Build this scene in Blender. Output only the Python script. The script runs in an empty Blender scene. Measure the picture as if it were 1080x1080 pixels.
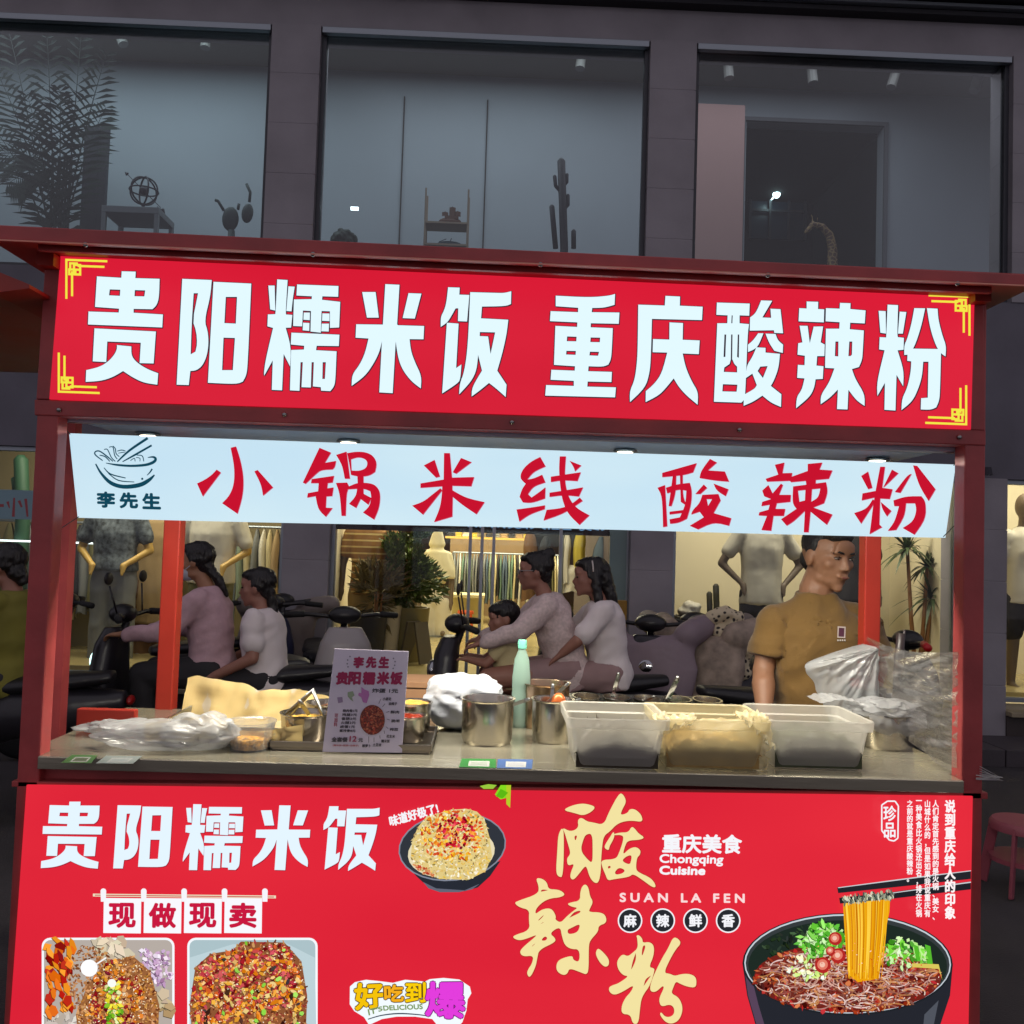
import bpy, bmesh, math, random
import numpy as np
from mathutils import Vector, Matrix, noise
from mathutils.geometry import delaunay_2d_cdt
random.seed(7)
scene = bpy.context.scene
COL = scene.collection

# ------------------------------------------------------------------ camera
F_PX, YAW, PITCH, ROLL = 947.1, .0216, .0424, .0318
CAM = Vector((-.0726, -2.1955, 1.4183))
fw = Vector((math.sin(YAW)*math.cos(PITCH), math.cos(YAW)*math.cos(PITCH), math.sin(PITCH)))
rt0 = fw.cross(Vector((0, 0, 1))).normalized(); up0 = rt0.cross(fw)
RT = math.cos(ROLL)*rt0 + math.sin(ROLL)*up0
UP = -math.sin(ROLL)*rt0 + math.cos(ROLL)*up0
cam = bpy.data.objects.new('camera', bpy.data.cameras.new('camera')); COL.objects.link(cam)
cam.matrix_world = Matrix(((RT.x, UP.x, -fw.x, CAM.x), (RT.y, UP.y, -fw.y, CAM.y), (RT.z, UP.z, -fw.z, CAM.z), (0, 0, 0, 1)))
cam.data.sensor_width = 36; cam.data.lens = 36*F_PX/1080
cam.data.clip_start = .05; cam.data.clip_end = 400
scene.camera = cam

# ------------------------------------------------------------------ night sky and exposure
world = bpy.data.worlds.new("World"); scene.world = world; world.use_nodes = True
bgn = world.node_tree.nodes['Background']
bgn.inputs[0].default_value = (.66, .61, .70, 1); bgn.inputs[1].default_value = .55
scene.view_settings.view_transform = 'Standard'; scene.view_settings.look = 'None'
scene.view_settings.exposure = 0; scene.view_settings.gamma = 1
scene.render.engine = 'CYCLES'
scene.cycles.use_denoising = True
scene.cycles.max_bounces = 8; scene.cycles.transparent_max_bounces = 24
scene.cycles.diffuse_bounces = 3; scene.cycles.glossy_bounces = 3
scene.cycles.sample_clamp_indirect = 4
scene.cycles.caustics_reflective = False; scene.cycles.caustics_refractive = False

def area(name, loc, size, power, col, rot=(0, 0, 0), sy=None):
    l = bpy.data.lights.new(name, 'AREA'); l.energy = power; l.color = col; l.size = size
    if sy: l.shape = 'RECTANGLE'; l.size_y = sy
    o = bpy.data.objects.new(name, l); o.location = loc; o.rotation_euler = rot; COL.objects.link(o)
    return o
PI = math.pi
area('stall_downlight', (0, .20, 1.69), 2.0, 37, (1, .93, .80), sy=.10)
area('display_light', (-2.9, 5.2, 2.72), 2.2, 50, (1, .90, .68), sy=.5)
area('display_light', (2.35, 5.2, 2.72), 2.0, 48, (1, .91, .72), sy=.5)
area('display_light', (4.9, 5.2, 2.72), 1.4, 44, (1, .90, .68), sy=.5)
area('shop_light', (-.2, 6.0, 2.74), 1.8, 62, (1, .89, .64), sy=1.2)
area('shop_light', (-.4, 9.6, 2.74), 3.2, 230, (1, .89, .62), sy=2.6)
area('upstairs_light', (-3.9, 5.7, 6.26), 3.2, 34, (.80, .94, .98), sy=1.2)
area('upstairs_light', (-.3, 5.7, 6.26), 2.6, 23, (.86, .93, .97), sy=1.2)
area('upstairs_light', (2.6, 5.7, 6.26), 2.6, 16, (.92, .93, 1), sy=1.2)

# ------------------------------------------------------------------ pixel <-> world helpers (photo is 1080 px wide)
def ray(px, py):
    return fw*F_PX + RT*(px-540) + UP*(540-py)
def S(px, py, Y=0.):
    r = ray(px, py); t = (Y-CAM.y)/r.y
    return CAM + r*t
def G(px, py, z):
    r = ray(px, py); t = (z-CAM.z)/r.z
    return CAM + r*t
def lin(c):
    return tuple(((v/255+.055)/1.055)**2.4 if v > 10 else v/255/12.92 for v in c)

# ------------------------------------------------------------------ materials
MC = {}
def mat(name, col, rough=.6, metal=0., bump=0., bscale=40., var=0., vscale=6., spec=.5, emit=None, es=0., trans=0., stretch=None, sheen=0.):
    if name in MC: return MC[name]
    m = bpy.data.materials.new(name); m.use_nodes = True; MC[name] = m
    nt = m.node_tree; p = nt.nodes['Principled BSDF']
    c = lin(col) if max(col) > 1 else col
    p.inputs['Base Color'].default_value = (*c, 1); p.inputs['Roughness'].default_value = rough
    p.inputs['Metallic'].default_value = metal; p.inputs['Specular IOR Level'].default_value = spec
    if sheen: p.inputs['Sheen Weight'].default_value = sheen
    if emit:
        p.inputs['Emission Color'].default_value = (*lin(emit), 1); p.inputs['Emission Strength'].default_value = es
    if var or bump:
        tc = nt.nodes.new('ShaderNodeTexCoord'); mp = nt.nodes.new('ShaderNodeMapping')
        nt.links.new(tc.outputs['Object'], mp.inputs['Vector'])
        if stretch: mp.inputs['Scale'].default_value = stretch
    if var:
        n = nt.nodes.new('ShaderNodeTexNoise'); n.inputs['Scale'].default_value = vscale; n.inputs['Detail'].default_value = 6
        nt.links.new(mp.outputs[0], n.inputs['Vector'])
        r = nt.nodes.new('ShaderNodeMapRange'); r.inputs['From Min'].default_value = .3; r.inputs['From Max'].default_value = .7
        r.inputs['To Min'].default_value = 1-var; r.inputs['To Max'].default_value = 1+var
        mx = nt.nodes.new('ShaderNodeVectorMath'); mx.operation = 'SCALE'; mx.inputs[0].default_value = c
        nt.links.new(n.outputs['Fac'], r.inputs['Value']); nt.links.new(r.outputs[0], mx.inputs['Scale'])
        nt.links.new(mx.outputs[0], p.inputs['Base Color'])
        rr = nt.nodes.new('ShaderNodeMapRange'); rr.inputs['To Min'].default_value = max(.02, rough-.12); rr.inputs['To Max'].default_value = min(1, rough+.12)
        nt.links.new(n.outputs['Fac'], rr.inputs['Value']); nt.links.new(rr.outputs[0], p.inputs['Roughness'])
    if bump:
        n2 = nt.nodes.new('ShaderNodeTexNoise'); n2.inputs['Scale'].default_value = bscale; n2.inputs['Detail'].default_value = 5
        nt.links.new(mp.outputs[0], n2.inputs['Vector'])
        b = nt.nodes.new('ShaderNodeBump'); b.inputs['Strength'].default_value = bump; b.inputs['Distance'].default_value = .01
        nt.links.new(n2.outputs['Fac'], b.inputs['Height']); nt.links.new(b.outputs[0], p.inputs['Normal'])
    return m

def see_through(name, col, clear=.5, rough=.2, bump=0., bscale=30, stretch=None, streak=0., gloss=.25):
    """thin plastic or glass: part clear, part milky, part glossy"""
    if name in MC: return MC[name]
    m = bpy.data.materials.new(name); m.use_nodes = True; MC[name] = m
    nt = m.node_tree; nt.nodes.clear(); N = nt.nodes.new; L = nt.links.new
    out = N('ShaderNodeOutputMaterial'); tr = N('ShaderNodeBsdfTransparent')
    df = N('ShaderNodeBsdfDiffuse'); df.inputs[0].default_value = (*lin(col), 1)
    tl = N('ShaderNodeBsdfTranslucent'); tl.inputs[0].default_value = (*lin(col), 1)
    gl = N('ShaderNodeBsdfGlossy'); gl.inputs['Roughness'].default_value = rough+.06
    m1 = N('ShaderNodeMixShader'); m1.inputs[0].default_value = .45; L(df.outputs[0], m1.inputs[1]); L(tl.outputs[0], m1.inputs[2])
    m2 = N('ShaderNodeMixShader'); m2.inputs[0].default_value = clear; L(m1.outputs[0], m2.inputs[1]); L(tr.outputs[0], m2.inputs[2])
    fr = N('ShaderNodeFresnel'); fr.inputs[0].default_value = 1.45
    ml = N('ShaderNodeMath'); ml.operation = 'MULTIPLY_ADD'; ml.inputs[1].default_value = .45; ml.inputs[2].default_value = gloss*.06; ml.use_clamp = True
    L(fr.outputs[0], ml.inputs[0])
    m3 = N('ShaderNodeMixShader'); L(ml.outputs[0], m3.inputs[0]); L(m2.outputs[0], m3.inputs[1]); L(gl.outputs[0], m3.inputs[2])
    L(m3.outputs[0], out.inputs[0])
    if bump or streak:
        tc = N('ShaderNodeTexCoord'); mp = N('ShaderNodeMapping'); L(tc.outputs['Object'], mp.inputs[0])
        if stretch: mp.inputs['Scale'].default_value = stretch
        n = N('ShaderNodeTexNoise'); n.inputs['Scale'].default_value = bscale; n.inputs['Detail'].default_value = 4
        L(mp.outputs[0], n.inputs['Vector'])
        if bump:
            b = N('ShaderNodeBump'); b.inputs['Strength'].default_value = bump; b.inputs['Distance'].default_value = .01
            L(n.outputs['Fac'], b.inputs['Height'])
            for s in (gl, df): L(b.outputs[0], s.inputs['Normal'])
        if streak:
            r = N('ShaderNodeMapRange'); r.inputs['From Min'].default_value = .50; r.inputs['From Max'].default_value = .72
            r.inputs['To Min'].default_value = clear; r.inputs['To Max'].default_value = clear-streak
            L(n.outputs['Fac'], r.inputs['Value']); L(r.outputs[0], m2.inputs[0])
    return m

def glass(name='window_glass', tint=(1, 1, 1), refl=.05, ior=1.5):
    if name in MC: return MC[name]
    m = bpy.data.materials.new(name); m.use_nodes = True; MC[name] = m
    nt = m.node_tree; nt.nodes.clear(); N = nt.nodes.new; L = nt.links.new
    out = N('ShaderNodeOutputMaterial'); tr = N('ShaderNodeBsdfTransparent'); tr.inputs[0].default_value = (*tint, 1)
    gl = N('ShaderNodeBsdfGlossy'); gl.inputs['Roughness'].default_value = .02
    fr = N('ShaderNodeFresnel'); fr.inputs[0].default_value = ior
    a = N('ShaderNodeMath'); a.operation = 'ADD'; a.inputs[1].default_value = refl; a.use_clamp = True; L(fr.outputs[0], a.inputs[0])
    mx = N('ShaderNodeMixShader'); L(a.outputs[0], mx.inputs[0]); L(tr.outputs[0], mx.inputs[1]); L(gl.outputs[0], mx.inputs[2]); L(mx.outputs[0], out.inputs[0])
    return m

def print_mat(name, lit):
    """ink on a panel: colour from the mesh's own ink attribute; lit sets its glow"""
    if name in MC: return MC[name]
    m = bpy.data.materials.new(name); m.use_nodes = True; MC[name] = m
    nt = m.node_tree; p = nt.nodes['Principled BSDF']; at = nt.nodes.new('ShaderNodeAttribute'); at.attribute_name = 'ink'
    if lit:
        e = nt.nodes.new('ShaderNodeEmission'); nt.links.new(at.outputs['Color'], e.inputs[0]); e.inputs[1].default_value = lit
        nt.links.new(e.outputs[0], nt.nodes['Material Output'].inputs[0])
    else:
        nt.links.new(at.outputs['Color'], p.inputs['Base Color']); p.inputs['Roughness'].default_value = .45
    return m

# ------------------------------------------------------------------ object helpers
ORG = {}
def thing(name, label, cat, loc=(0, 0, 0), group=None, kind=None):
    o = bpy.data.objects.new(name, None); COL.objects.link(o); o.location = loc; ORG[o] = Vector(loc); o.empty_display_size = .1
    if label: o['label'] = label
    if cat: o['category'] = cat
    if group: o['group'] = group
    if kind: o['kind'] = kind
    return o
def tag(o, label=None, cat=None, group=None, kind=None):
    if label: o['label'] = label
    if cat: o['category'] = cat
    if group: o['group'] = group
    if kind: o['kind'] = kind
    return o
def link(name, me, parent=None, loc=None):
    o = bpy.data.objects.new(name, me); COL.objects.link(o)
    L = ORG[parent] if parent is not None else Vector(loc if loc is not None else (0, 0, 0))
    me.transform(Matrix.Translation(-L)); ORG[o] = L
    if parent is not None: o.parent = parent
    else: o.location = L
    return o
def copy_tree(o, parent=None):
    c = o.copy(); COL.objects.link(c)
    if parent is not None: c.parent = parent
    ORG[c] = ORG.get(o, Vector())
    for ch in list(o.children): copy_tree(ch, c)
    return c

class MB:
    def __init__(s): s.v = []; s.f = []
    def add(s, vs, fs):
        n = len(s.v); s.v += [Vector(v) for v in vs]; s.f += [tuple(n+i for i in f) for f in fs]; return s
    def box(s, lo, hi):
        x0, y0, z0 = lo; x1, y1, z1 = hi
        return s.add([(x0, y0, z0), (x1, y0, z0), (x1, y1, z0), (x0, y1, z0), (x0, y0, z1), (x1, y0, z1), (x1, y1, z1), (x0, y1, z1)],
                     [(3, 2, 1, 0), (4, 5, 6, 7), (0, 1, 5, 4), (1, 2, 6, 5), (2, 3, 7, 6), (3, 0, 4, 7)])
    def obox(s, c, size, R=None):
        R = R or Matrix.Identity(3); c = Vector(c); h = Vector(size)/2
        vs = [c + R @ Vector((a*h.x, b*h.y, d*h.z)) for d in (-1, 1) for a, b in ((-1, -1), (1, -1), (1, 1), (-1, 1))]
        return s.add(vs, [(3, 2, 1, 0), (4, 5, 6, 7), (0, 1, 5, 4), (1, 2, 6, 5), (2, 3, 7, 6), (3, 0, 4, 7)])
    def slab(s, pts, d):
        """quad/polygon extruded by vector d"""
        n = len(pts); d = Vector(d); vs = [Vector(p) for p in pts] + [Vector(p)+d for p in pts]
        return s.add(vs, [tuple(range(n)), tuple(range(2*n-1, n-1, -1))] + [((i+1) % n, i, n+i, n+(i+1) % n) for i in range(n)])
    def beam(s, a, b, w, h, up=(0, 0, 1)):
        a, b = Vector(a), Vector(b); d = (b-a).normalized(); x = d.cross(Vector(up)).normalized(); y = x.cross(d)
        q = [x*w/2+y*h/2, -x*w/2+y*h/2, -x*w/2-y*h/2, x*w/2-y*h/2]
        return s.slab([a+v for v in q], b-a)
    def tube(s, pts, r, seg=8, cap=True):
        pts = [Vector(p) for p in pts]; n = len(pts); rs = r if isinstance(r, (list, tuple)) else [r]*n
        t = (pts[1]-pts[0]).normalized(); x = t.orthogonal().normalized(); vs = []
        for i in range(n):
            t2 = (pts[min(i+1, n-1)]-pts[max(i-1, 0)])
            t2 = t2.normalized() if t2.length > 1e-9 else t
            x = (x - t2*x.dot(t2)); x = x.normalized() if x.length > 1e-6 else t2.orthogonal().normalized()
            y = t2.cross(x); t = t2
            vs += [pts[i] + (x*math.cos(a)+y*math.sin(a))*rs[i] for a in (2*PI*k/seg for k in range(seg))]
        fs = [(i*seg+k, i*seg+(k+1) % seg, (i+1)*seg+(k+1) % seg, (i+1)*seg+k) for i in range(n-1) for k in range(seg)]
        if cap: fs += [tuple(range(seg-1, -1, -1)), tuple((n-1)*seg+k for k in range(seg))]
        return s.add(vs, fs)
    def lathe(s, prof, c, seg=32, R=None, sx=1., sy=1.):
        c = Vector(c); R = R or Matrix.Identity(3); vs = []
        for r, z in prof: vs += [c + R @ Vector((r*sx*math.cos(a), r*sy*math.sin(a), z)) for a in (2*PI*k/seg for k in range(seg))]
        n = len(prof)
        fs = [(i*seg+k, i*seg+(k+1) % seg, (i+1)*seg+(k+1) % seg, (i+1)*seg+k) for i in range(n-1) for k in range(seg)]
        if prof[0][0] > 1e-6: fs.append(tuple(range(seg-1, -1, -1)))
        if prof[-1][0] > 1e-6: fs.append(tuple((n-1)*seg+k for k in range(seg)))
        return s.add(vs, fs)
    def ell(s, c, r, R=None, seg=14, rings=9):
        prof = [(math.sin(PI*i/rings), -math.cos(PI*i/rings)) for i in range(rings+1)]
        R = R or Matrix.Identity(3); c = Vector(c); vs = []
        for a0, z in prof: vs += [c + R @ Vector((a0*r[0]*math.cos(a), a0*r[1]*math.sin(a), z*r[2])) for a in (2*PI*k/seg for k in range(seg))]
        fs = [(i*seg+k, i*seg+(k+1) % seg, (i+1)*seg+(k+1) % seg, (i+1)*seg+k) for i in range(rings) for k in range(seg)]
        return s.add(vs, fs)
    def cap(s, a, ra, b, rb, seg=12):
        """closed tapered capsule"""
        a, b = Vector(a), Vector(b); d = b-a; L = max(d.length, 1e-5); d = d/L; pts = []; rs = []
        for k in range(5):
            t = PI/2*(1-k/4); pts.append(a-d*ra*math.sin(t)); rs.append(max(1e-4, ra*math.cos(t)))
        for k in range(5):
            t = PI/2*k/4; pts.append(b+d*rb*math.sin(t)); rs.append(max(1e-4, rb*math.cos(t)))
        return s.tube(pts, rs, seg)
    def loft(s, rings, seg=20, e=.85):
        """closed body through elliptical rings: (centre, side axis, front axis, half width, half depth)"""
        vs = []; c0 = rings[0][0]; n = len(rings)
        for c, ax, ay, hw, hd in rings:
            c = Vector(c); ax = Vector(ax); ay = Vector(ay)
            for k in range(seg):
                a = 2*PI*k/seg; ca, sa = math.cos(a), math.sin(a)
                vs.append(c+ax*hw*math.copysign(abs(ca)**e, ca)+ay*hd*math.copysign(abs(sa)**e, sa))
        fs = [(i*seg+k, i*seg+(k+1) % seg, (i+1)*seg+(k+1) % seg, (i+1)*seg+k) for i in range(n-1) for k in range(seg)]
        fs += [tuple(range(seg-1, -1, -1)), tuple((n-1)*seg+k for k in range(seg))]
        return s.add(vs, fs)
    def grid(s, fn, nu, nv):
        vs = [fn(i/nu, j/nv) for j in range(nv+1) for i in range(nu+1)]
        fs = [(j*(nu+1)+i, j*(nu+1)+i+1, (j+1)*(nu+1)+i+1, (j+1)*(nu+1)+i) for j in range(nv) for i in range(nu)]
        return s.add(vs, fs)
    def mesh(s, name):
        me = bpy.data.meshes.new(name); me.from_pydata([tuple(v) for v in s.v], [], s.f)
        bm = bmesh.new(); bm.from_mesh(me); bmesh.ops.remove_doubles(bm, verts=bm.verts, dist=1e-6)
        bmesh.ops.recalc_face_normals(bm, faces=bm.faces); bm.to_mesh(me); bm.free(); return me
    def build(s, name, m, parent=None, loc=None, smooth=False, bevel=0., solid=0., sub=0, auto=None):
        me = s.mesh(name); me.materials.append(m); o = link(name, me, parent, loc)
        if smooth: me.shade_smooth()
        if auto: me.shade_smooth(); me.set_sharp_from_angle(angle=math.radians(auto))
        if solid: md = o.modifiers.new('s', 'SOLIDIFY'); md.thickness = solid; md.offset = 0
        if sub: md = o.modifiers.new('u', 'SUBSURF'); md.levels = md.render_levels = sub
        if bevel:
            md = o.modifiers.new('b', 'BEVEL'); md.width = bevel; md.segments = 2; md.limit_method = 'ANGLE'; md.harden_normals = False
        return o

def blob(name, mb, m, parent=None, loc=None, voxel=.012, smooth=3, wr=0., wscale=9., seed=0, noisefn=None):
    """one continuous surface grown round overlapping closed shapes"""
    me = bpy.data.meshes.new('tmp'); me.from_pydata([tuple(v) for v in mb.v], [], mb.f)
    bm = bmesh.new(); bm.from_mesh(me); bmesh.ops.recalc_face_normals(bm, faces=bm.faces); bm.to_mesh(me); bm.free()
    t = bpy.data.objects.new('tmp', me); COL.objects.link(t)
    r = t.modifiers.new('r', 'REMESH'); r.mode = 'VOXEL'; r.voxel_size = voxel
    if smooth: q = t.modifiers.new('q', 'SMOOTH'); q.factor = .6; q.iterations = smooth
    dg = bpy.context.evaluated_depsgraph_get(); ev = t.evaluated_get(dg)
    me2 = bpy.data.meshes.new_from_object(ev); bpy.data.objects.remove(t); bpy.data.meshes.remove(me)
    me2.materials.clear(); me2.materials.append(m); me2.name = name
    if wr:
        n = len(me2.vertices)
        for v in me2.vertices:
            p = v.co; nn = v.normal
            d = noise.noise((p*wscale)+Vector((seed, 0, 0)))*.7 + noise.noise(p*wscale*2.3+Vector((0, seed, 3)))*.3
            if noisefn: d = noisefn(p, d)
            v.co = p + nn*d*wr
    me2.shade_smooth()
    return link(name, me2, parent, loc)

# ------------------------------------------------------------------ printed art: polygons given in photo pixels, laid on a plane Y = const
class Art:
    STEP = .00005
    def __init__(s, plane, base=.001):
        s.plane = plane; s.base = base; s.v = []; s.f = []; s.c = []; s.n = 0
    def pt(s, x, y, off):
        if callable(s.plane): return s.plane(x, y, off)
        return S(x, y, s.plane-off)
    def tri(s, pts, tris, col, step=None):
        off = s.base + s.n; s.n += (s.STEP if step is None else step)
        k = len(s.v); s.v += [s.pt(x, y, off) for x, y in pts]; s.f += [tuple(k+i for i in t) for t in tris]; s.c += [lin(col)]*len(tris)
    def poly(s, pts, col, step=None):
        s.shape([pts], [], col, step)
    def conv(s, pts, col, step=None):   # convex polygon
        s.tri(pts, [tuple(range(len(pts)))], col, step)
    def shape(s, pos, neg, col, step=None):
        vs, es, fs = [], [], []
        for pl in list(pos)+list(neg):
            k = len(vs); vs += [Vector(p[:2]) for p in pl]; fs.append([k+i for i in range(len(pl))])
        np_ = len(pos)
        # make all loops counter-clockwise
        for i, f in enumerate(fs):
            a = sum(vs[f[j]].x*vs[f[(j+1) % len(f)]].y - vs[f[(j+1) % len(f)]].x*vs[f[j]].y for j in range(len(f)))
            if a < 0: fs[i] = f[::-1]
        ov, oe, of, _, _, off_ = delaunay_2d_cdt(vs, [], fs, 1, 1e-4, True)
        keep = [f for f, src in zip(of, off_) if any(q < np_ for q in src) and not any(q >= np_ for q in src)]
        s.tri([(p.x, p.y) for p in ov], [tuple(f) for f in keep], col, step)
    def stroke(s, pts, col, k=1., step=None):
        """tapered brush line, points (x, y, width)"""
        n = len(pts); L, R_ = [], []
        fine = []
        for i in range(n-1):
            p0 = pts[max(i-1, 0)]; p1 = pts[i]; p2 = pts[i+1]; p3 = pts[min(i+2, n-1)]
            for t in (0, .25, .5, .75):
                fine.append(tuple(.5*((2*p1[j])+(-p0[j]+p2[j])*t+(2*p0[j]-5*p1[j]+4*p2[j]-p3[j])*t*t+(-p0[j]+3*p1[j]-3*p2[j]+p3[j])*t**3) for j in range(3)))
        fine.append(pts[-1]); n = len(fine)
        for i in range(n):
            a = fine[max(i-1, 0)]; b = fine[min(i+1, n-1)]; dx, dy = b[0]-a[0], b[1]-a[1]; l = math.hypot(dx, dy) or 1
            w = fine[i][2]*k/2; L.append((fine[i][0]-dy/l*w, fine[i][1]+dx/l*w)); R_.append((fine[i][0]+dy/l*w, fine[i][1]-dx/l*w))
        s.tri(L+R_, [(i, i+1, n+i+1, n+i) for i in range(n-1)], col, step)
    def text(s, body, quad, col, bold=0., outline=None, ow=0., line=1., step=None):
        """quad: photo pixels of the text box corners TL, TR, BR, BL"""
        pts, tris = glyphs(body, line)
        dirs = [(0, 0)]
        def lay(b, c):
            ds = [(0, 0)] if b == 0 else [(b*math.cos(a), b*math.sin(a)) for a in (PI/4*k for k in range(8))]
            for dx, dy in ds:
                out = []
                for u, v in pts:
                    a = [quad[0][i]+(quad[1][i]-quad[0][i])*u for i in (0, 1)]; b2 = [quad[3][i]+(quad[2][i]-quad[3][i])*u for i in (0, 1)]
                    out.append((a[0]+(b2[0]-a[0])*v+dx, a[1]+(b2[1]-a[1])*v+dy))
                s.tri(out, tris, c, step if step is not None else s.STEP*.2)
        if outline: lay(bold+ow, outline)
        lay(bold, col)
    def build(s, name, m, parent=None, loc=None):
        me = bpy.data.meshes.new(name); me.from_pydata([tuple(v) for v in s.v], [], s.f)
        at = me.color_attributes.new('ink', 'FLOAT_COLOR', 'CORNER'); buf = []
        for pl, c in zip(me.polygons, s.c): buf += [c[0], c[1], c[2], 1.]*pl.loop_total
        at.data.foreach_set('color', buf)
        me.materials.append(m); return link(name, me, parent, loc)

def chaik(poly, lim=180., it=1, k=.25):
    for _ in range(it):
        out = []; n = len(poly)
        for i in range(n):
            a, b, c = poly[i-1], poly[i], poly[(i+1) % n]
            v1 = (b[0]-a[0], b[1]-a[1]); v2 = (c[0]-b[0], c[1]-b[1])
            ang = abs(math.degrees(math.atan2(v1[0]*v2[1]-v1[1]*v2[0], v1[0]*v2[0]+v1[1]*v2[1])))
            if ang < lim: out += [(b[0]-v1[0]*k, b[1]-v1[1]*k), (b[0]+v2[0]*k, b[1]+v2[1]*k)]
            else: out.append(b)
        poly = out
    return poly
GC = {}
def glyphs(body, line=1.):
    key = (body, line)
    if key in GC: return GC[key]
    c = bpy.data.curves.new('t', 'FONT'); c.body = body; c.resolution_u = 4; c.space_line = line
    o = bpy.data.objects.new('t', c); COL.objects.link(o)
    dg = bpy.context.evaluated_depsgraph_get(); me = bpy.data.meshes.new_from_object(o.evaluated_get(dg))
    P = [(v.co.x, v.co.y) for v in me.vertices]; T = [tuple(p.vertices) for p in me.polygons]
    bpy.data.objects.remove(o); bpy.data.meshes.remove(me)
    xs = [p[0] for p in P]; ys = [p[1] for p in P]; x0, x1, y0, y1 = min(xs), max(xs), min(ys), max(ys)
    GC[key] = ([((x-x0)/(x1-x0), (y1-y)/(y1-y0)) for x, y in P], T); return GC[key]
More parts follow.
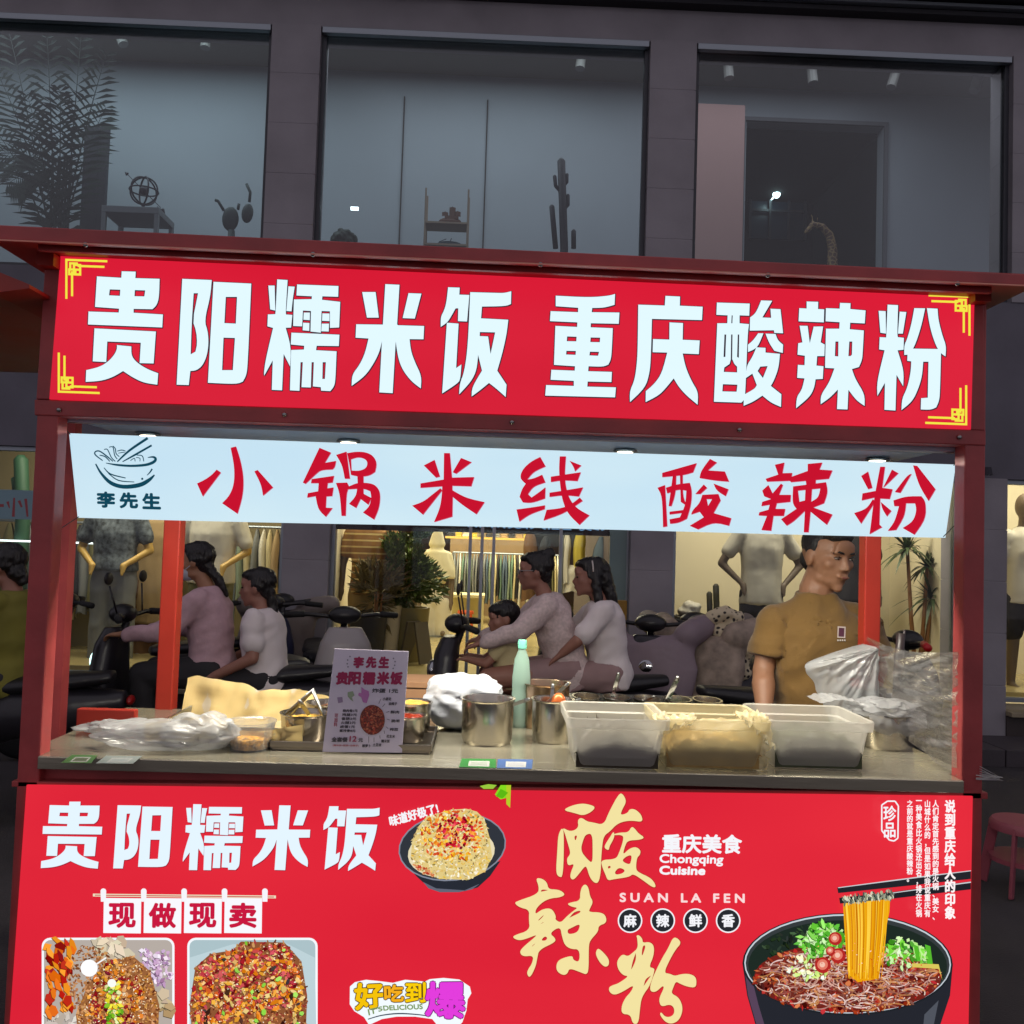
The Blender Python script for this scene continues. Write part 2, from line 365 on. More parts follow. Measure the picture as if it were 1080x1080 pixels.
# ------------------------------------------------------------------ lettering traced stroke by stroke (photo pixels; origin, scale, outlines, holes)
def pp(t): 
    n = list(map(float, t.replace(',', ' ').split())); return list(zip(n[::2], n[1::2]))
def GL(ox, oy, k, pos, neg=''):
    f = lambda t: [[(ox+x/k, oy+y/k) for x, y in pp(q)] for q in t.split('|') if q.strip()]
    return f(pos), f(neg)
WHITE = {
'gui': GL(70,270,5.4,'174,116 313,124 315,87 395,89 393,126 531,130 528,235 515,280 490,303 383,301 383,323 550,333 546,407 123,390 126,316 298,322 300,300 163,290|160,412 510,430 497,612 417,610 424,494 233,487 227,604 150,600|288,507 370,515 370,560 385,590 420,620 470,648 523,668 518,733 440,722 375,690 323,655 265,690 195,712 110,717 113,650 190,632 240,600 275,560 288,530',
 '247,190 307,192 305,227 243,224|390,194 449,196 444,230 388,229'),
'yang': GL(70,270,5.4,'660,130 828,137 820,230 786,368 806,430 810,500 800,570 775,625 740,652 706,655 697,735 628,733|838,147 1053,157 1033,620 1025,680 1005,715 970,730 806,722',
 '725,212 750,212 719,368 740,430 745,500 735,545 708,560 714,380|908,233 972,233 965,385 900,382|895,465 960,467 948,650 887,650'),
'nuo': GL(270,280,6,'78,127 118,127 122,285 90,278|134,88 200,92 188,290 190,310 230,313 222,393 188,394 222,515 216,640 175,560 165,790 100,787 106,600 52,697 50,680 60,600 108,395 72,385 75,310 122,308 125,285|205,132 245,134 232,215 225,290 192,288|260,120 522,130 520,198 420,195 418,217 533,230 526,392 468,395 468,290 415,288 410,425 345,418 348,288 297,285 292,385 235,383 240,215 352,213 354,195 256,190|302,298 341,298 340,346 300,343|298,362 338,364 337,414 295,410|420,303 465,304 465,352 418,350|416,368 462,368 460,418 413,416|224,425 528,438 524,510 384,508 380,536 510,543 503,720 495,765 470,795 412,792 410,770 360,765 366,612 352,612 347,772 288,770 296,612 282,612 275,793 215,790 222,535 303,532 305,508 220,500',
 '422,612 442,612 436,718 420,718'),
'mi': GL(270,280,6,'672,168 757,168 777,330 702,330|965,175 1047,178 1005,336 928,333|818,118 908,122 893,372 898,378 1064,383 1060,467 972,466 980,540 1005,610 1048,700 1043,778 985,735 930,665 900,590 884,480 865,808 780,803 797,480 780,550 745,620 690,700 605,762 608,690 655,630 690,555 712,462 630,457 634,372 803,374'),
'fan': GL(450,290,5.4,'122,70 188,72 186,112 243,114 230,265 178,263 180,190 165,190 140,235 118,270 80,296 80,238 98,205 112,160|115,272 182,277 168,530 198,510 192,590 180,615 88,675|248,98 400,102 440,103 482,93 480,165 450,178 315,180 310,247 465,255 455,340 430,450 402,545 455,625 450,695 400,650 355,615 300,660 256,692 258,640 315,545 293,455 285,540 255,605 185,680 188,620 215,550 235,400',
 '303,325 390,327 364,450 350,350 302,348'),
'chong': GL(450,290,5.4,'735,118 930,128 1040,118 1073,108 1070,170 1010,187 943,188 940,212 1098,214 1094,278 935,275 934,298 1060,303 1055,420 1050,480 1035,510 1005,523 922,520 920,548 1055,552 1052,610 917,607 915,636 1078,640 1073,697 675,687 680,627 838,632 838,603 706,597 710,540 843,545 845,520 725,512 733,290 857,296 858,270 702,263 706,206 862,212 863,187 735,178',
 '800,350 854,352 852,378 798,377|796,432 850,433 848,455 794,453|934,356 988,357 986,383 932,382|930,437 982,438 976,460 927,458'),
'qing': GL(650,295,5.4,'280,92 363,96 362,148 492,154 488,230 203,223 197,440 190,530 165,615 78,697 76,635 105,570 118,470 122,380 125,142 276,147|303,243 380,247 378,342 475,346 470,424 378,420 395,500 430,580 467,640 463,712 400,660 355,610 327,562 280,620 240,660 167,697 168,635 220,590 260,530 290,415 207,413 209,338 302,341'),
'suan': GL(650,295,5.4,'573,130 760,136 757,205 702,203 702,248 756,253 748,310 735,650 728,685 712,700 556,695 575,248 632,248 634,203 570,200|825,118 888,120 832,215 882,217 878,165 935,168 940,210 950,305 900,303 898,288 760,290 762,215 795,190|808,305 838,305 812,370 790,395 750,412 750,370 780,345|850,307 907,309 920,345 950,370 948,417 900,405 870,360|798,385 850,388 850,415 932,422 925,500 900,570 880,605 940,652 938,725 880,700 832,660 780,695 725,718 727,655 790,620 800,600 775,535 738,560 742,490 775,440',
 '616,312 626,312 621,440 611,440|654,312 662,312 660,455 652,455|692,312 700,312 698,445 688,440|657,203 663,203 661,248 655,248|612,525 615,500 645,480 652,455 662,455 672,480 688,495 688,528|607,595 690,598 685,638 604,636|805,520 820,495 862,492 835,560'),
'la': GL(830,300,5.4,'112,97 178,99 177,140 212,142 210,216 66,210 70,135 112,137|72,235 118,236 130,335 152,240 206,239 192,330 215,342 213,408 172,408 168,462 208,466 204,538 163,540 155,590 130,640 52,705 55,640 85,600 100,535 58,532 62,458 100,460 102,406 60,400 64,335 88,330|302,105 362,107 361,140 448,148 443,222 360,218 358,255 438,262 432,380 428,430 410,470 370,482 390,540 443,625 442,692 395,660 350,600 345,712 285,710 290,598 245,645 192,682 192,630 240,560 270,478 217,475 222,252 298,252 300,215 220,210 222,135 300,138',
 '276,325 293,325 292,410 273,408|355,325 372,325 370,400 362,408 350,408'),
'fen': GL(830,300,5.4,'573,115 633,118 628,285 632,300 666,304 664,372 630,375 666,490 662,580 624,515 618,718 555,714 558,560 515,635 512,555 556,375 525,370 528,300 565,302 566,282|522,150 562,152 564,280 532,275|642,155 680,157 660,280 632,280|725,135 787,136 765,240 725,360 690,400 668,402 668,345 685,310 710,220|797,135 858,138 862,200 885,290 907,350 903,410 880,395 850,355 815,250|688,365 878,368 872,600 868,660 850,700 820,714 762,712 764,648 802,645 806,440 776,440 770,520 750,590 715,665 652,716 655,650 685,590 705,500 708,438 685,435'),
}
RED = [
 GL(200,460,4.909,'140,173 162,188 68,312 38,245 80,225 115,200|212,60 240,53 265,130 280,220 275,310 248,402 168,347 205,310 230,250 232,160|335,182 352,175 432,265 380,308 370,250'),
 GL(200,460,4.909,'672,60 732,85 700,138 758,128 752,160 740,172 680,175 655,195 600,247 586,240|632,222 748,205 740,240 715,243 712,270 745,265 738,310 708,312 705,370 740,372 705,418 665,380 652,310 608,318 612,295 665,285 668,243 628,243|758,97 812,80 830,220 803,220 790,150|868,200 900,200 900,250 870,250|757,242 815,240 825,260 870,240 940,243 972,262 988,300 982,370 955,432 897,395 930,365 942,320 935,285 900,270 820,275 812,300 808,412 786,412 778,300|868,262 900,262 900,298 942,320 925,355 885,325 862,372 825,350 862,310'),
 GL(200,460,4.909,'815,88 860,80 910,82 950,100 970,140 960,185 930,205 880,210 835,200 828,150','835,120 870,108 905,115 922,135 915,165 880,180 838,178'),
 GL(420,465,4.909,'132,127 188,98 216,185 195,190|325,88 380,110 300,170 282,162|237,63 267,63 278,190 393,187 378,235 280,232 280,255 350,295 447,317 405,380 330,330 282,290 280,392 185,420 215,350 225,290 228,235 115,243 115,220 235,200|218,245 228,255 128,382 72,335 130,315 180,275'),
 GL(420,465,4.909,'735,83 763,132 700,160 668,200 700,195 745,175 762,215 700,235 672,275 690,293 730,265 762,240 760,298 690,322 645,318 628,290 640,250 660,222 635,200 632,175 650,140 690,105|612,355 700,343 760,333 758,353 680,380 627,418|836,80 868,80 862,160 865,230 885,300 925,350 990,385 938,435 880,380 850,310 838,230 832,150|790,185 890,170 945,162 928,208 850,203 790,213|783,268 870,255 957,240 935,288 860,280 783,290|940,293 955,310 860,375 752,412 768,357 850,348 900,325|887,103 948,127 915,158 908,135'),
 GL(680,470,3.375,'62,97 185,62 172,95 140,105 62,112|45,150 72,140 80,287 65,290 62,180|75,150 110,138 160,132 168,160 165,210 150,260 120,275 90,278 88,262 125,255 145,210 148,160 120,155 80,170|100,105 112,103 110,170 95,215 85,215|125,100 135,100 135,180 150,215 128,200|88,235 145,228 145,238 88,245|232,47 257,60 225,88 285,92 300,128 255,125 195,115 200,90|210,138 222,150 198,172 180,172|245,135 298,155 288,180 255,160|205,175 262,172 270,195 245,240 308,258 300,285 245,272 190,298 160,285 210,255 195,235 165,245 170,230 195,205','220,190 240,190 225,215'),
 GL(680,470,3.375,'463,68 497,60 490,98 525,97 520,125 435,128 430,118 475,103|418,160 440,140 455,170 485,135 492,140 478,175 520,175 518,200 470,205 465,225 500,225 495,250 458,250 450,303 415,300 435,250 405,248 408,237 440,228 445,210 415,215 418,200 450,190 425,180|580,65 632,60 622,85 668,88 655,118 520,130 510,115 580,90|570,100 610,95 608,140 575,140|528,145 645,130 652,165 638,205 600,220 668,245 648,282 590,235 583,308 566,308 570,232 530,270 505,285 485,262 540,225 525,205','545,160 572,157 570,195 550,200|595,155 625,152 618,185 592,200'),
 GL(680,470,3.375,'770,108 795,92 810,150 795,155|838,75 855,75 845,150 882,155 872,190 838,188 835,280 845,290 800,315 805,280 815,195|812,190 820,200 770,278 745,240 790,225|775,170 838,158 838,180 772,195|880,85 903,98 860,140 848,150|840,200 878,232 862,252 845,225|935,105 950,100 910,168 890,165|955,70 970,72 1035,155 1010,197 975,140|885,195 930,180 985,180 1000,200 1000,260 960,317 918,293 955,270 968,230 962,205 930,205 925,250 895,300 865,303 890,270 905,215 888,215'),
]
GOLD = [
 GL(570,825,8.308,'195,245 270,205 360,185 430,195 485,218 440,265 370,293 300,270|155,460 190,395 207,440 200,830 160,830 135,790 148,600|190,395 265,435 335,400 325,330 360,308 410,345 460,352 555,375 600,260 690,95 725,105 755,170 715,240 700,290 765,270 780,235 830,235 885,285 898,350 800,335 720,345 660,375 610,430 555,470 540,560 530,700 530,780 510,882 470,882 430,830 405,740 385,740 340,800 290,858 260,840 265,790 300,710 240,735 230,670 255,640 262,610 235,520 215,450|640,430 650,460 640,500 605,560 598,600 558,575 570,540 610,480|640,455 700,440 770,440 800,385 830,410 860,450 915,485 870,505 765,510 740,560 720,640 780,580 840,565 880,600 870,640 845,660 835,760 860,790 960,835 1000,880 1012,920 980,920 900,860 810,800 780,830 640,850 590,862 570,810 540,740 530,680 660,675 690,620 735,480 700,460 650,465',
  '295,470 325,465 305,520|400,455 455,450 458,600 455,710 415,680 350,600 375,500|710,690 750,650 800,635 795,690 780,725|650,785 690,745 745,770 720,800 660,812|590,740 605,730 620,745 595,760'),
 GL(530,915,8.308,'290,92 345,95 390,130 402,190 480,192 525,210 548,240 500,262 430,268 370,290 320,330 290,370 288,410 340,370 400,355 440,370 470,430 460,455 510,485 560,430 620,380 660,352 610,345 565,320 600,305 680,290 680,215 700,160 730,145 755,180 765,250 795,300 765,360 755,390 860,392 905,420 912,485 840,510 840,560 765,640 755,700 755,900 735,938 690,920 585,880 570,930 530,945 470,905 475,830 520,795 615,770 618,810 675,830 675,715 600,715 545,680 520,600 505,515 410,575 465,620 460,655 320,720 305,790 290,870 240,970 212,930 225,890 260,840 272,770 180,780 150,745 170,705 290,605 295,590 220,620 150,640 95,620 95,595 240,550 230,450 235,370 150,350 102,310 140,290 310,232 320,170|845,708 900,760 935,810 930,860 895,872 850,830 815,760 825,720',
  '330,215 345,190 400,198|310,462 360,415 355,430 318,465|330,495 362,475 355,485|335,640 370,600 395,615 380,640|585,440 625,390 680,375 685,392 640,415|568,545 600,530 680,490 670,545 640,575 575,585|255,690 285,665 280,675 258,692'),
 GL(630,975,9,'240,280 290,305 340,265 385,225 380,140 370,105 395,100 428,135 430,175 490,165 530,190 540,240 530,310 490,405 535,415 545,435 500,580 440,660 415,720 405,800 390,945 335,945 315,855 230,850 230,770 270,690 320,640 350,570 240,640 160,672 112,640 110,595 150,575 200,560 300,490 250,485 205,440 185,380 195,330|720,118 770,135 795,180 745,235 690,330 630,460 690,468 735,490 800,470 870,468 925,490 942,530 935,602 850,590 780,560 745,540 720,600 700,655 770,690 805,760 808,830 775,910 710,945 650,930 600,870 595,840 610,835 640,875 690,880 730,850 730,790 690,757 610,782 588,740 590,690 635,600 620,580 560,640 510,640 498,600 520,520 560,430 620,310 670,230',
  '430,200 462,198 430,295 420,290|365,270 368,330 340,400 320,430 335,350|455,520 500,490 510,485 440,585'),
]

RED = [([chaik(q, 42, 2) for q in p], [chaik(q, 60, 2) for q in n]) for p, n in RED]
GOLD = [([chaik(q, 150, 2) for q in p], [chaik(q, 150, 2) for q in n]) for p, n in GOLD]
WHITE = {k: ([chaik(q, 36, 2) for q in p], [chaik(q, 30, 1) for q in n]) for k, (p, n) in WHITE.items()}
# ------------------------------------------------------------------ shared materials
m_red = mat('red_painted_steel', (168, 66, 66), .45, var=.2, vscale=8, bump=.10, bscale=40)
m_orange = mat('orange_red_paint', (158, 44, 30), .4, var=.10, vscale=7)
m_steel = mat('brushed_steel', (150, 152, 150), .3, metal=1., bump=.12, bscale=60, stretch=(.15, 1, 1), var=.08)
m_counter = mat('counter_steel', (188, 182, 160), .26, metal=.72, bump=.10, bscale=40, stretch=(.12, 1, 1), var=.15, vscale=3)
m_canopy = mat('canopy_sheet', (120, 128, 145), .4, metal=.2, var=.1)
m_lit = print_mat('backlit_print', 1.06)
m_bannerglow = print_mat('banner_print_glow', .93)  # banner inks emit too, standing in for light on the cloth
m_ink = print_mat('printed_card', 0)
C_RED = (224, 30, 56); C_WHITE = (222, 244, 252)

def pq(mb, quad, Y, d):
    mb.slab([S(x, y, Y) for x, y in quad], (0, d, 0)); return mb
def tone_face(name, quad, Y, col1, col2, strength, parent, scale=1.2):
    """backlit acrylic sheet: its film colour mottles slightly"""
    mb = MB(); pq(mb, quad, Y, .012); o = mb.build(name, film(name+'_film', col1, col2, strength, scale), parent); return o
def film(name, c1, c2, strength, scale):
    if name in MC: return MC[name]
    m = bpy.data.materials.new(name); MC[name] = m; m.use_nodes = True; nt = m.node_tree; p = nt.nodes['Principled BSDF']
    tc = nt.nodes.new('ShaderNodeTexCoord'); n = nt.nodes.new('ShaderNodeTexNoise'); n.inputs['Scale'].default_value = scale; n.inputs['Detail'].default_value = 3
    mp = nt.nodes.new('ShaderNodeMapping'); mp.inputs['Scale'].default_value = (.6, 1, 1.6)
    nt.links.new(tc.outputs['Object'], mp.inputs[0]); nt.links.new(mp.outputs[0], n.inputs['Vector'])
    mx = nt.nodes.new('ShaderNodeMix'); mx.data_type = 'RGBA'; mx.inputs[6].default_value = (*lin(c1), 1); mx.inputs[7].default_value = (*lin(c2), 1)
    r = nt.nodes.new('ShaderNodeMapRange'); r.inputs['From Min'].default_value = .35; r.inputs['From Max'].default_value = .65
    nt.links.new(n.outputs['Fac'], r.inputs[0]); nt.links.new(r.outputs[0], mx.inputs[0])
    nt.links.new(mx.outputs[2], p.inputs['Emission Color']); p.inputs['Emission Strength'].default_value = strength
    p.inputs['Base Color'].default_value = (*[v*.12 for v in lin(c1)], 1); p.inputs['Roughness'].default_value = .35; p.inputs['Specular IOR Level'].default_value = .25
    return m

# ------------------------------------------------------------------ street
ZC = .5*(S(30, 805, -.03).z + S(1027, 820, -.03).z)      # counter height
m_ground = mat('asphalt', (58, 54, 56), .8, bump=.4, bscale=120, var=.25, vscale=3)
g = MB(); g.box((-60, -12, -.3), (60, 60, 0)); tag(g.build('street', m_ground), kind='structure')
m_pave = mat('paving_slabs', (70, 64, 68), .7, var=.2, vscale=2, bump=.2, bscale=60)
g = MB()
for i in range(-14, 14): g.box((i*.6+.004, 4.12, .0), (i*.6+.596, 4.69, .12))
tag(g.build('pavement', m_pave, bevel=.004), kind='structure')

# ------------------------------------------------------------------ the food cart
XL, XR = -1.187, 1.147
YR = .62
cart = thing('food_cart', 'red steel street food cart with lit red signboards and steel counter', 'food cart', (0, .3, 0))
PW = .052
ztop = S(540, 285, 0).z
def post(x0, y0, m, top=None):
    b = MB(); b.box((x0, y0, .05), (x0+PW, y0+PW, top or ztop)); return b.build('post', m, cart, bevel=.004)
post(XL, 0, m_red); post(XR-PW, 0, m_red)
xl2 = S(181, 560, YR).x; xr2 = S(921.5, 570, YR).x
post(xl2-PW/2, YR, m_orange); post(xr2-PW/2, YR, m_orange)
# roof: projecting shed roof with folded fascia
b = MB(); pq(b, [(-22, 236), (1102, 290), (1102, 302), (-22, 252)], -.17, .02)
b.build('roof_fascia', m_red, cart, bevel=.003)
zl, zr = S(-22, 246, -.15).z, S(1102, 297, -.15).z
b = MB(); a0 = S(-22, 246, -.15); a1 = S(1102, 297, -.15)
b.slab([a0, a1, a1+Vector((0, .98, 0)), a0+Vector((0, .98, 0))], (0, 0, .016))
for x in (XL, XR-PW): b.box((x, -.04, a0.z-.035), (x+.04, .8, a0.z-.004))
b.build('roof', m_orange, cart)
b = MB(); pq(b, [(40, 253), (1046, 300), (1046, 309), (40, 264)], -.13, .012); b.build('soffit_board', m_red, cart)
b = MB(); pq(b, [(-22, 251.2), (1102, 301.2), (1102, 302.6), (-22, 252.6)], -.176, .004); b.build('fascia_highlight', mat('edge_highlight', (226, 150, 130), .4), cart)  # bright highlight along the fascia foot, put in as a pale strip
# header frame round the sign
b = MB()
pq(b, [(46, 262), (1042, 303), (1042, 313), (46, 271)], -.003, .05)
pq(b, [(36, 421), (1040, 453), (1040, 470), (36, 438)], -.003, .05)
b.build('header_frame', m_red, cart, bevel=.003)
for q in ([(48, 268), (66, 268), (53, 421), (38, 421)], [(1025, 311), (1038, 311), (1039, 454), (1022, 453)]):
    b = MB(); pq(b, q, -.005, .03); b.build('header_side', m_red, cart, bevel=.002)
b = MB(); pq(b, [(58, 438.5), (1017, 470.5), (1017, 477), (58, 445)], .051, .02)
b.build('light_trim', mat('pale_steel_trim', (196, 206, 222), .35, var=.15, vscale=4), cart, bevel=.003)
sign = tone_face('signboard', [(64, 267), (1028, 309), (1024, 453), (52, 421)], -.006, (226, 32, 58), (212, 24, 50), .97, cart)
A = Art(-.006)
for k in WHITE:
    pos, neg = WHITE[k]
    for sh in pos:      # thin dark keyline, drawn as the same stroke a little larger
        n = len(sh)
        for dx, dy in ((1.1, 1.2), (-.9, -.6), (1.1, -.6), (-.9, 1.1)):
            pass
    for dx, dy in ((1.0, 1.1), (-.9, .2), (.9, -.5), (-.2, 1.2)):
        A.shape([[(x+dx, y+dy) for x, y in q] for q in pos], [[(x+dx, y+dy) for x, y in q] for q in neg], (52, 38, 50))
for k in WHITE: A.shape(*WHITE[k], C_WHITE)
A.build('lettering', m_lit, cart)
def ornament(cx, cy, sx, sy):
    a = Art(-.006); Y_ = (238, 226, 70); w = 2.3
    def ln(u0, v0, u1, v1):
        u0, u1 = sorted((u0, u1)); v0, v1 = sorted((v0, v1)); h = w/2
        sl = .035
        q = [(u0-h, v0-h), (u1+h, v0-h), (u1+h, v1+h), (u0-h, v1+h)]
        a.conv([(cx+sx*u, cy+sy*v+sx*u*sl) for u, v in q], Y_)
    ln(13, 1, 43, 1); ln(14, 7, 40, 7); ln(1, 12, 1, 41); ln(7, 14, 7, 38)
    ln(1, 1, 13, 1); ln(1, 1, 1, 12); ln(5, 4.5, 12, 4.5); ln(5, 4.5, 5, 11)
    for x0, y0 in ((9, 6), (4, 11), (9, 11)):
        ln(x0, y0, x0+6.5, y0); ln(x0, y0+5, x0+6.5, y0+5); ln(x0, y0, x0, y0+5); ln(x0+6.5, y0, x0+6.5, y0+5)
    return a.build('corner_ornament', m_lit, cart)
ornament(69, 273, 1, 1); ornament(1023.5, 312, -1, 1); ornament(61, 414, 1, -1); ornament(1020, 448.5, -1, -1)

for x, y in ((62, 432), (300, 437), (540, 445), (780, 453), (1012, 461), (90, 258), (330, 268), (570, 279), (810, 290), (1010, 299)):
    b = MB(); p = S(x, y, -.006 if y > 400 else -.171); b.lathe([(.001, -.002), (.006, -.002), (.0055, .0015), (.003, .003), (.001, .003)], p, 10, R=Matrix.Rotation(PI/2, 3, 'X')); b.build('bolt', m_steel, cart, smooth=True)
# under-canopy sheet and its little round lamps
zcan = S(540, 457, .05).z
b = MB(); b.box((XL+PW, .052, zcan), (XR-PW, YR+.1, zcan+.006)); b.build('canopy_sheet', m_canopy, cart)
b = MB(); b.box((XL+PW, .052, zcan-.012), (XR-PW, .06, zcan)); b.box((XL+PW, YR-.03, zcan-.05), (XR-PW, YR-.0, zcan)); b.build('canopy_edge', m_steel, cart)
m_lamp = mat('lamp_lens', (250, 245, 230), .4, emit=(255, 244, 215), es=7)
for px in (130, 357, 670, 955):
    p = S(px, 448, .13); b = MB(); b.lathe([(.001, 0), (.03, 0), (.034, -.004), (.034, -.008), (.024, -.008)], (p.x, .30, zcan-.002), 20)
    dl = b.build('downlight', m_steel, cart, smooth=True)
    b = MB(); b.lathe([(.022, -.0085), (.022, -.006)], (p.x, .30, zcan-.002), 16); b.build('lens', m_lamp, dl)

# counter
b = MB(); b.box((XL+PW+.001, -.010, ZC-.012), (XR-PW-.001, .06, ZC)); b.box((XL, .0602, ZC-.012), (XR, YR+.02, ZC)); b.box((XL+PW+.001, -.0135, ZC-.030), (XR-PW-.001, -.0105, ZC-.001))
b.build('counter_top', m_counter, cart, bevel=.002)
b = MB(); pq(b, [(12, 824), (1042, 836), (1042, 843), (12, 830)], -.0, .04); b.build('counter_rail', m_red, cart, bevel=.002)
b = MB(); p = S(80, 760, .32); q = S(150, 762, .32); b.box((p.x, .32, ZC), (p.x+.16, .345, ZC+.052)); b.build('low_lip', m_orange, cart, bevel=.003)
b = MB(); b.box((XL+.03, .03, .12), (XR-.03, YR, ZC-.013)); b.build('cabinet', m_red, cart)
b = MB(); b.box((XL+.052, .004, .05), (XR-.052, .03, .12)); b.build('bottom_rail', m_red, cart)
for x in (XL+.15, XR-.15):
    for y in (.1, YR-.1):
        b = MB(); b.lathe([(.001, -.018), (.045, -.018), (.05, -.01), (.05, .01), (.045, .018), (.001, .018)], (x, y, .05), 20, R=Matrix.Rotation(PI/2, 3, 'Y'))
        b.build('castor', mat('black_rubber', (24, 24, 26), .7), cart, smooth=True)
zb = .13
pl = S(28, 826, -.006); 
panel = tone_face('front_panel', [(28, 828), (1026, 840), (1021, 1110), (8, 1110)], -.006, (222, 32, 54), (238, 48, 62), .95, cart, scale=.9)

# ---- lettering on the lower panel: the same five characters, smaller
A = Art(-.006)
def remap(keys, src, dst):
    (sx0, sy0, sx1, sy1, ssl), (dx0, dy0, dx1, dy1, dsl) = src, dst
    def f(p):
        u = (p[0]-sx0)/(sx1-sx0); v = ((p[1]-ssl*(p[0]-sx0))-sy0)/(sy1-sy0)
        x = dx0+u*(dx1-dx0); return (x - (v-.5)*(-0), dy0+v*(dy1-dy0)+dsl*(x-dx0))
    for k in keys:
        pos, neg = WHITE[k]; P_ = [[f(p) for p in q] for q in pos]; N_ = [[f(p) for p in q] for q in neg]
        A.shape([[(x+.7, y+.8) for x, y in q] for q in P_], [[(x+.7, y+.8) for x, y in q] for q in N_], (150, 22, 48))
        A.shape(P_, N_, (224, 240, 250))
remap(['gui', 'yang', 'nuo', 'mi', 'fan'], (90.4, 286, 540, 406, .030), (43, 846, 401, 917.5, .0035))
A.build('headline', m_lit, cart)

A = Art(-.006)
for pos, neg in GOLD:
    for dx, dy in ((.9, .9), (-.6, .9), (.9, -.3)): A.shape([[(x+dx, y+dy) for x, y in q] for q in pos], [[(x+dx, y+dy) for x, y in q] for q in neg], (176, 44, 40))
for i, (pos, neg) in enumerate(GOLD): A.shape(pos, neg, (238, 222, 158))
rg = random.Random(3)
A.build('gold_calligraphy', m_lit, cart)

A = Art(-.006)
W_ = (240, 240, 245)
A.text('重庆美食', [(699, 880), (782, 881), (782, 900), (699, 899)], W_, .7)
A.build('small_lettering', m_lit, cart); A = Art(-.006); A.text('Chongqing', [(696, 901), (763, 902), (762, 913.5), (696, 912.5)], W_, .4)
A.build('small_lettering', m_lit, cart); A = Art(-.006); A.text('Cuisine', [(696, 913.5), (744, 914), (743, 922.5), (696, 922)], W_, .6)
A.build('small_lettering', m_lit, cart); A = Art(-.006); A.text('S U A N   L A   F E N', [(654, 942), (785, 943), (785, 952), (654, 951)], (246, 214, 214), .5)
def disc(a, x, y, rx, col, ry=None, n=28, rot=0.):
    ry = ry or rx; c_, s_ = math.cos(rot), math.sin(rot)
    a.conv([(x+rx*math.cos(t)*c_-ry*math.sin(t)*s_, y+rx*math.cos(t)*s_+ry*math.sin(t)*c_) for t in (2*PI*k/n for k in range(n))], col)
A.build('small_lettering', m_lit, cart)
for ch, x in zip('麻辣鲜香', (664.5, 699, 733.5, 768)):
    A = Art(-.006)
    disc(A, x, 971, 13, W_); disc(A, x, 971, 11.6, (38, 40, 46))
    A.text(ch, [(x-6.5, 964.5), (x+6.5, 964.5), (x+6.5, 977.5), (x-6.5, 977.5)], W_, .5)
    A.build('round_badge', m_lit, cart)
def vt(s, x0, x1, y0, y1, b=.35): A.text('\n'.join(s), [(x0, y0), (x1, y0), (x1, y1), (x0, y1)], (250, 240, 242), b)

# ---- hanging cards 现做现卖
A = Art(-.006)
A.conv([(98, 942.5), (291, 944.5), (291, 947.5), (98, 945.5)], (228, 220, 190)); A.conv([(100, 943.6), (289, 945.6), (289, 946.6), (100, 944.6)], (200, 60, 66))
for i, ch in enumerate('现做现卖'):
    x = 109.5+i*42.5
    A.conv([(x, 947), (x+39.5, 947.5), (x+39, 984.5), (x-.6, 984)], (243, 243, 248))
    A.text(ch, [(x+6, 953), (x+33, 953.3), (x+32.6, 978), (x+5.6, 977.6)], (196, 24, 62), 1.1)
for i in range(5):
    x = 109+i*42.6; disc(A, x, 940, 3, W_); A.conv([(x-3, 940), (x+3, 940), (x+2.6, 951), (x-2.6, 951)], W_)
A.build('hanging_cards', m_lit, cart)

# ---- pictures of food (flat prints)
rnd = random.Random(11)
def inside(poly, x, y):
    r = False; j = len(poly)-1
    for i in range(len(poly)):
        (xi, yi), (xj, yj) = poly[i], poly[j]
        if (yi > y) != (yj > y) and x < (xj-xi)*(y-yi)/(yj-yi)+xi: r = not r
        j = i
    return r
def jit(c, a): 
    k = rnd.uniform(-a, a); return tuple(max(0, min(255, v+k+rnd.uniform(-a/4, a/4))) for v in c)
def scatter(A, poly, n, pal, size, el=1.6, ja=18, step=4e-6, ang=None):
    xs = [p[0] for p in poly]; ys = [p[1] for p in poly]
    for _ in range(n):
        for _t in range(20):
            x, y = rnd.uniform(min(xs), max(xs)), rnd.uniform(min(ys), max(ys))
            if inside(poly, x, y): break
        else: continue
        s_ = rnd.uniform(*size); a = rnd.uniform(0, PI) if ang is None else ang+rnd.gauss(0, .3); m = rnd.choice((4, 5, 6)); l = rnd.uniform(1, el)
        pts = [(s_*l*math.cos(t)*rnd.uniform(.75, 1.1), s_/l*math.sin(t)*rnd.uniform(.75, 1.1)) for t in (2*PI*k/m for k in range(m))]
        pts = [(x+u*math.cos(a)-v*math.sin(a), y+u*math.sin(a)+v*math.cos(a)) for u, v in pts]
        col = jit(rnd.choice(pal), ja)
        if s_ > 2.4:
            A.conv([(px-.5, py+.7) for px, py in pts], tuple(v*.45 for v in col), step)
        A.conv(pts, col, step)
def clipy(pts, y1): return [(x, min(y, y1)) for x, y in pts]
def ellp(x, y, rx, ry, n=36, rot=0.):
    c_, s_ = math.cos(rot), math.sin(rot)
    return [(x+rx*math.cos(t)*c_-ry*math.sin(t)*s_, y+rx*math.cos(t)*s_+ry*math.sin(t)*c_) for t in (2*PI*k/n for k in range(n))]
def rrect(x0, y0, x1, y1, r):
    o = []
    for cx, cy, a0 in ((x1-r, y0+r, -PI/2), (x1-r, y1-r, 0), (x0+r, y1-r, PI/2), (x0+r, y0+r, PI)):
        o += [(cx+r*math.cos(a0+PI/2*k/5), cy+r*math.sin(a0+PI/2*k/5)) for k in range(6)]
    return o
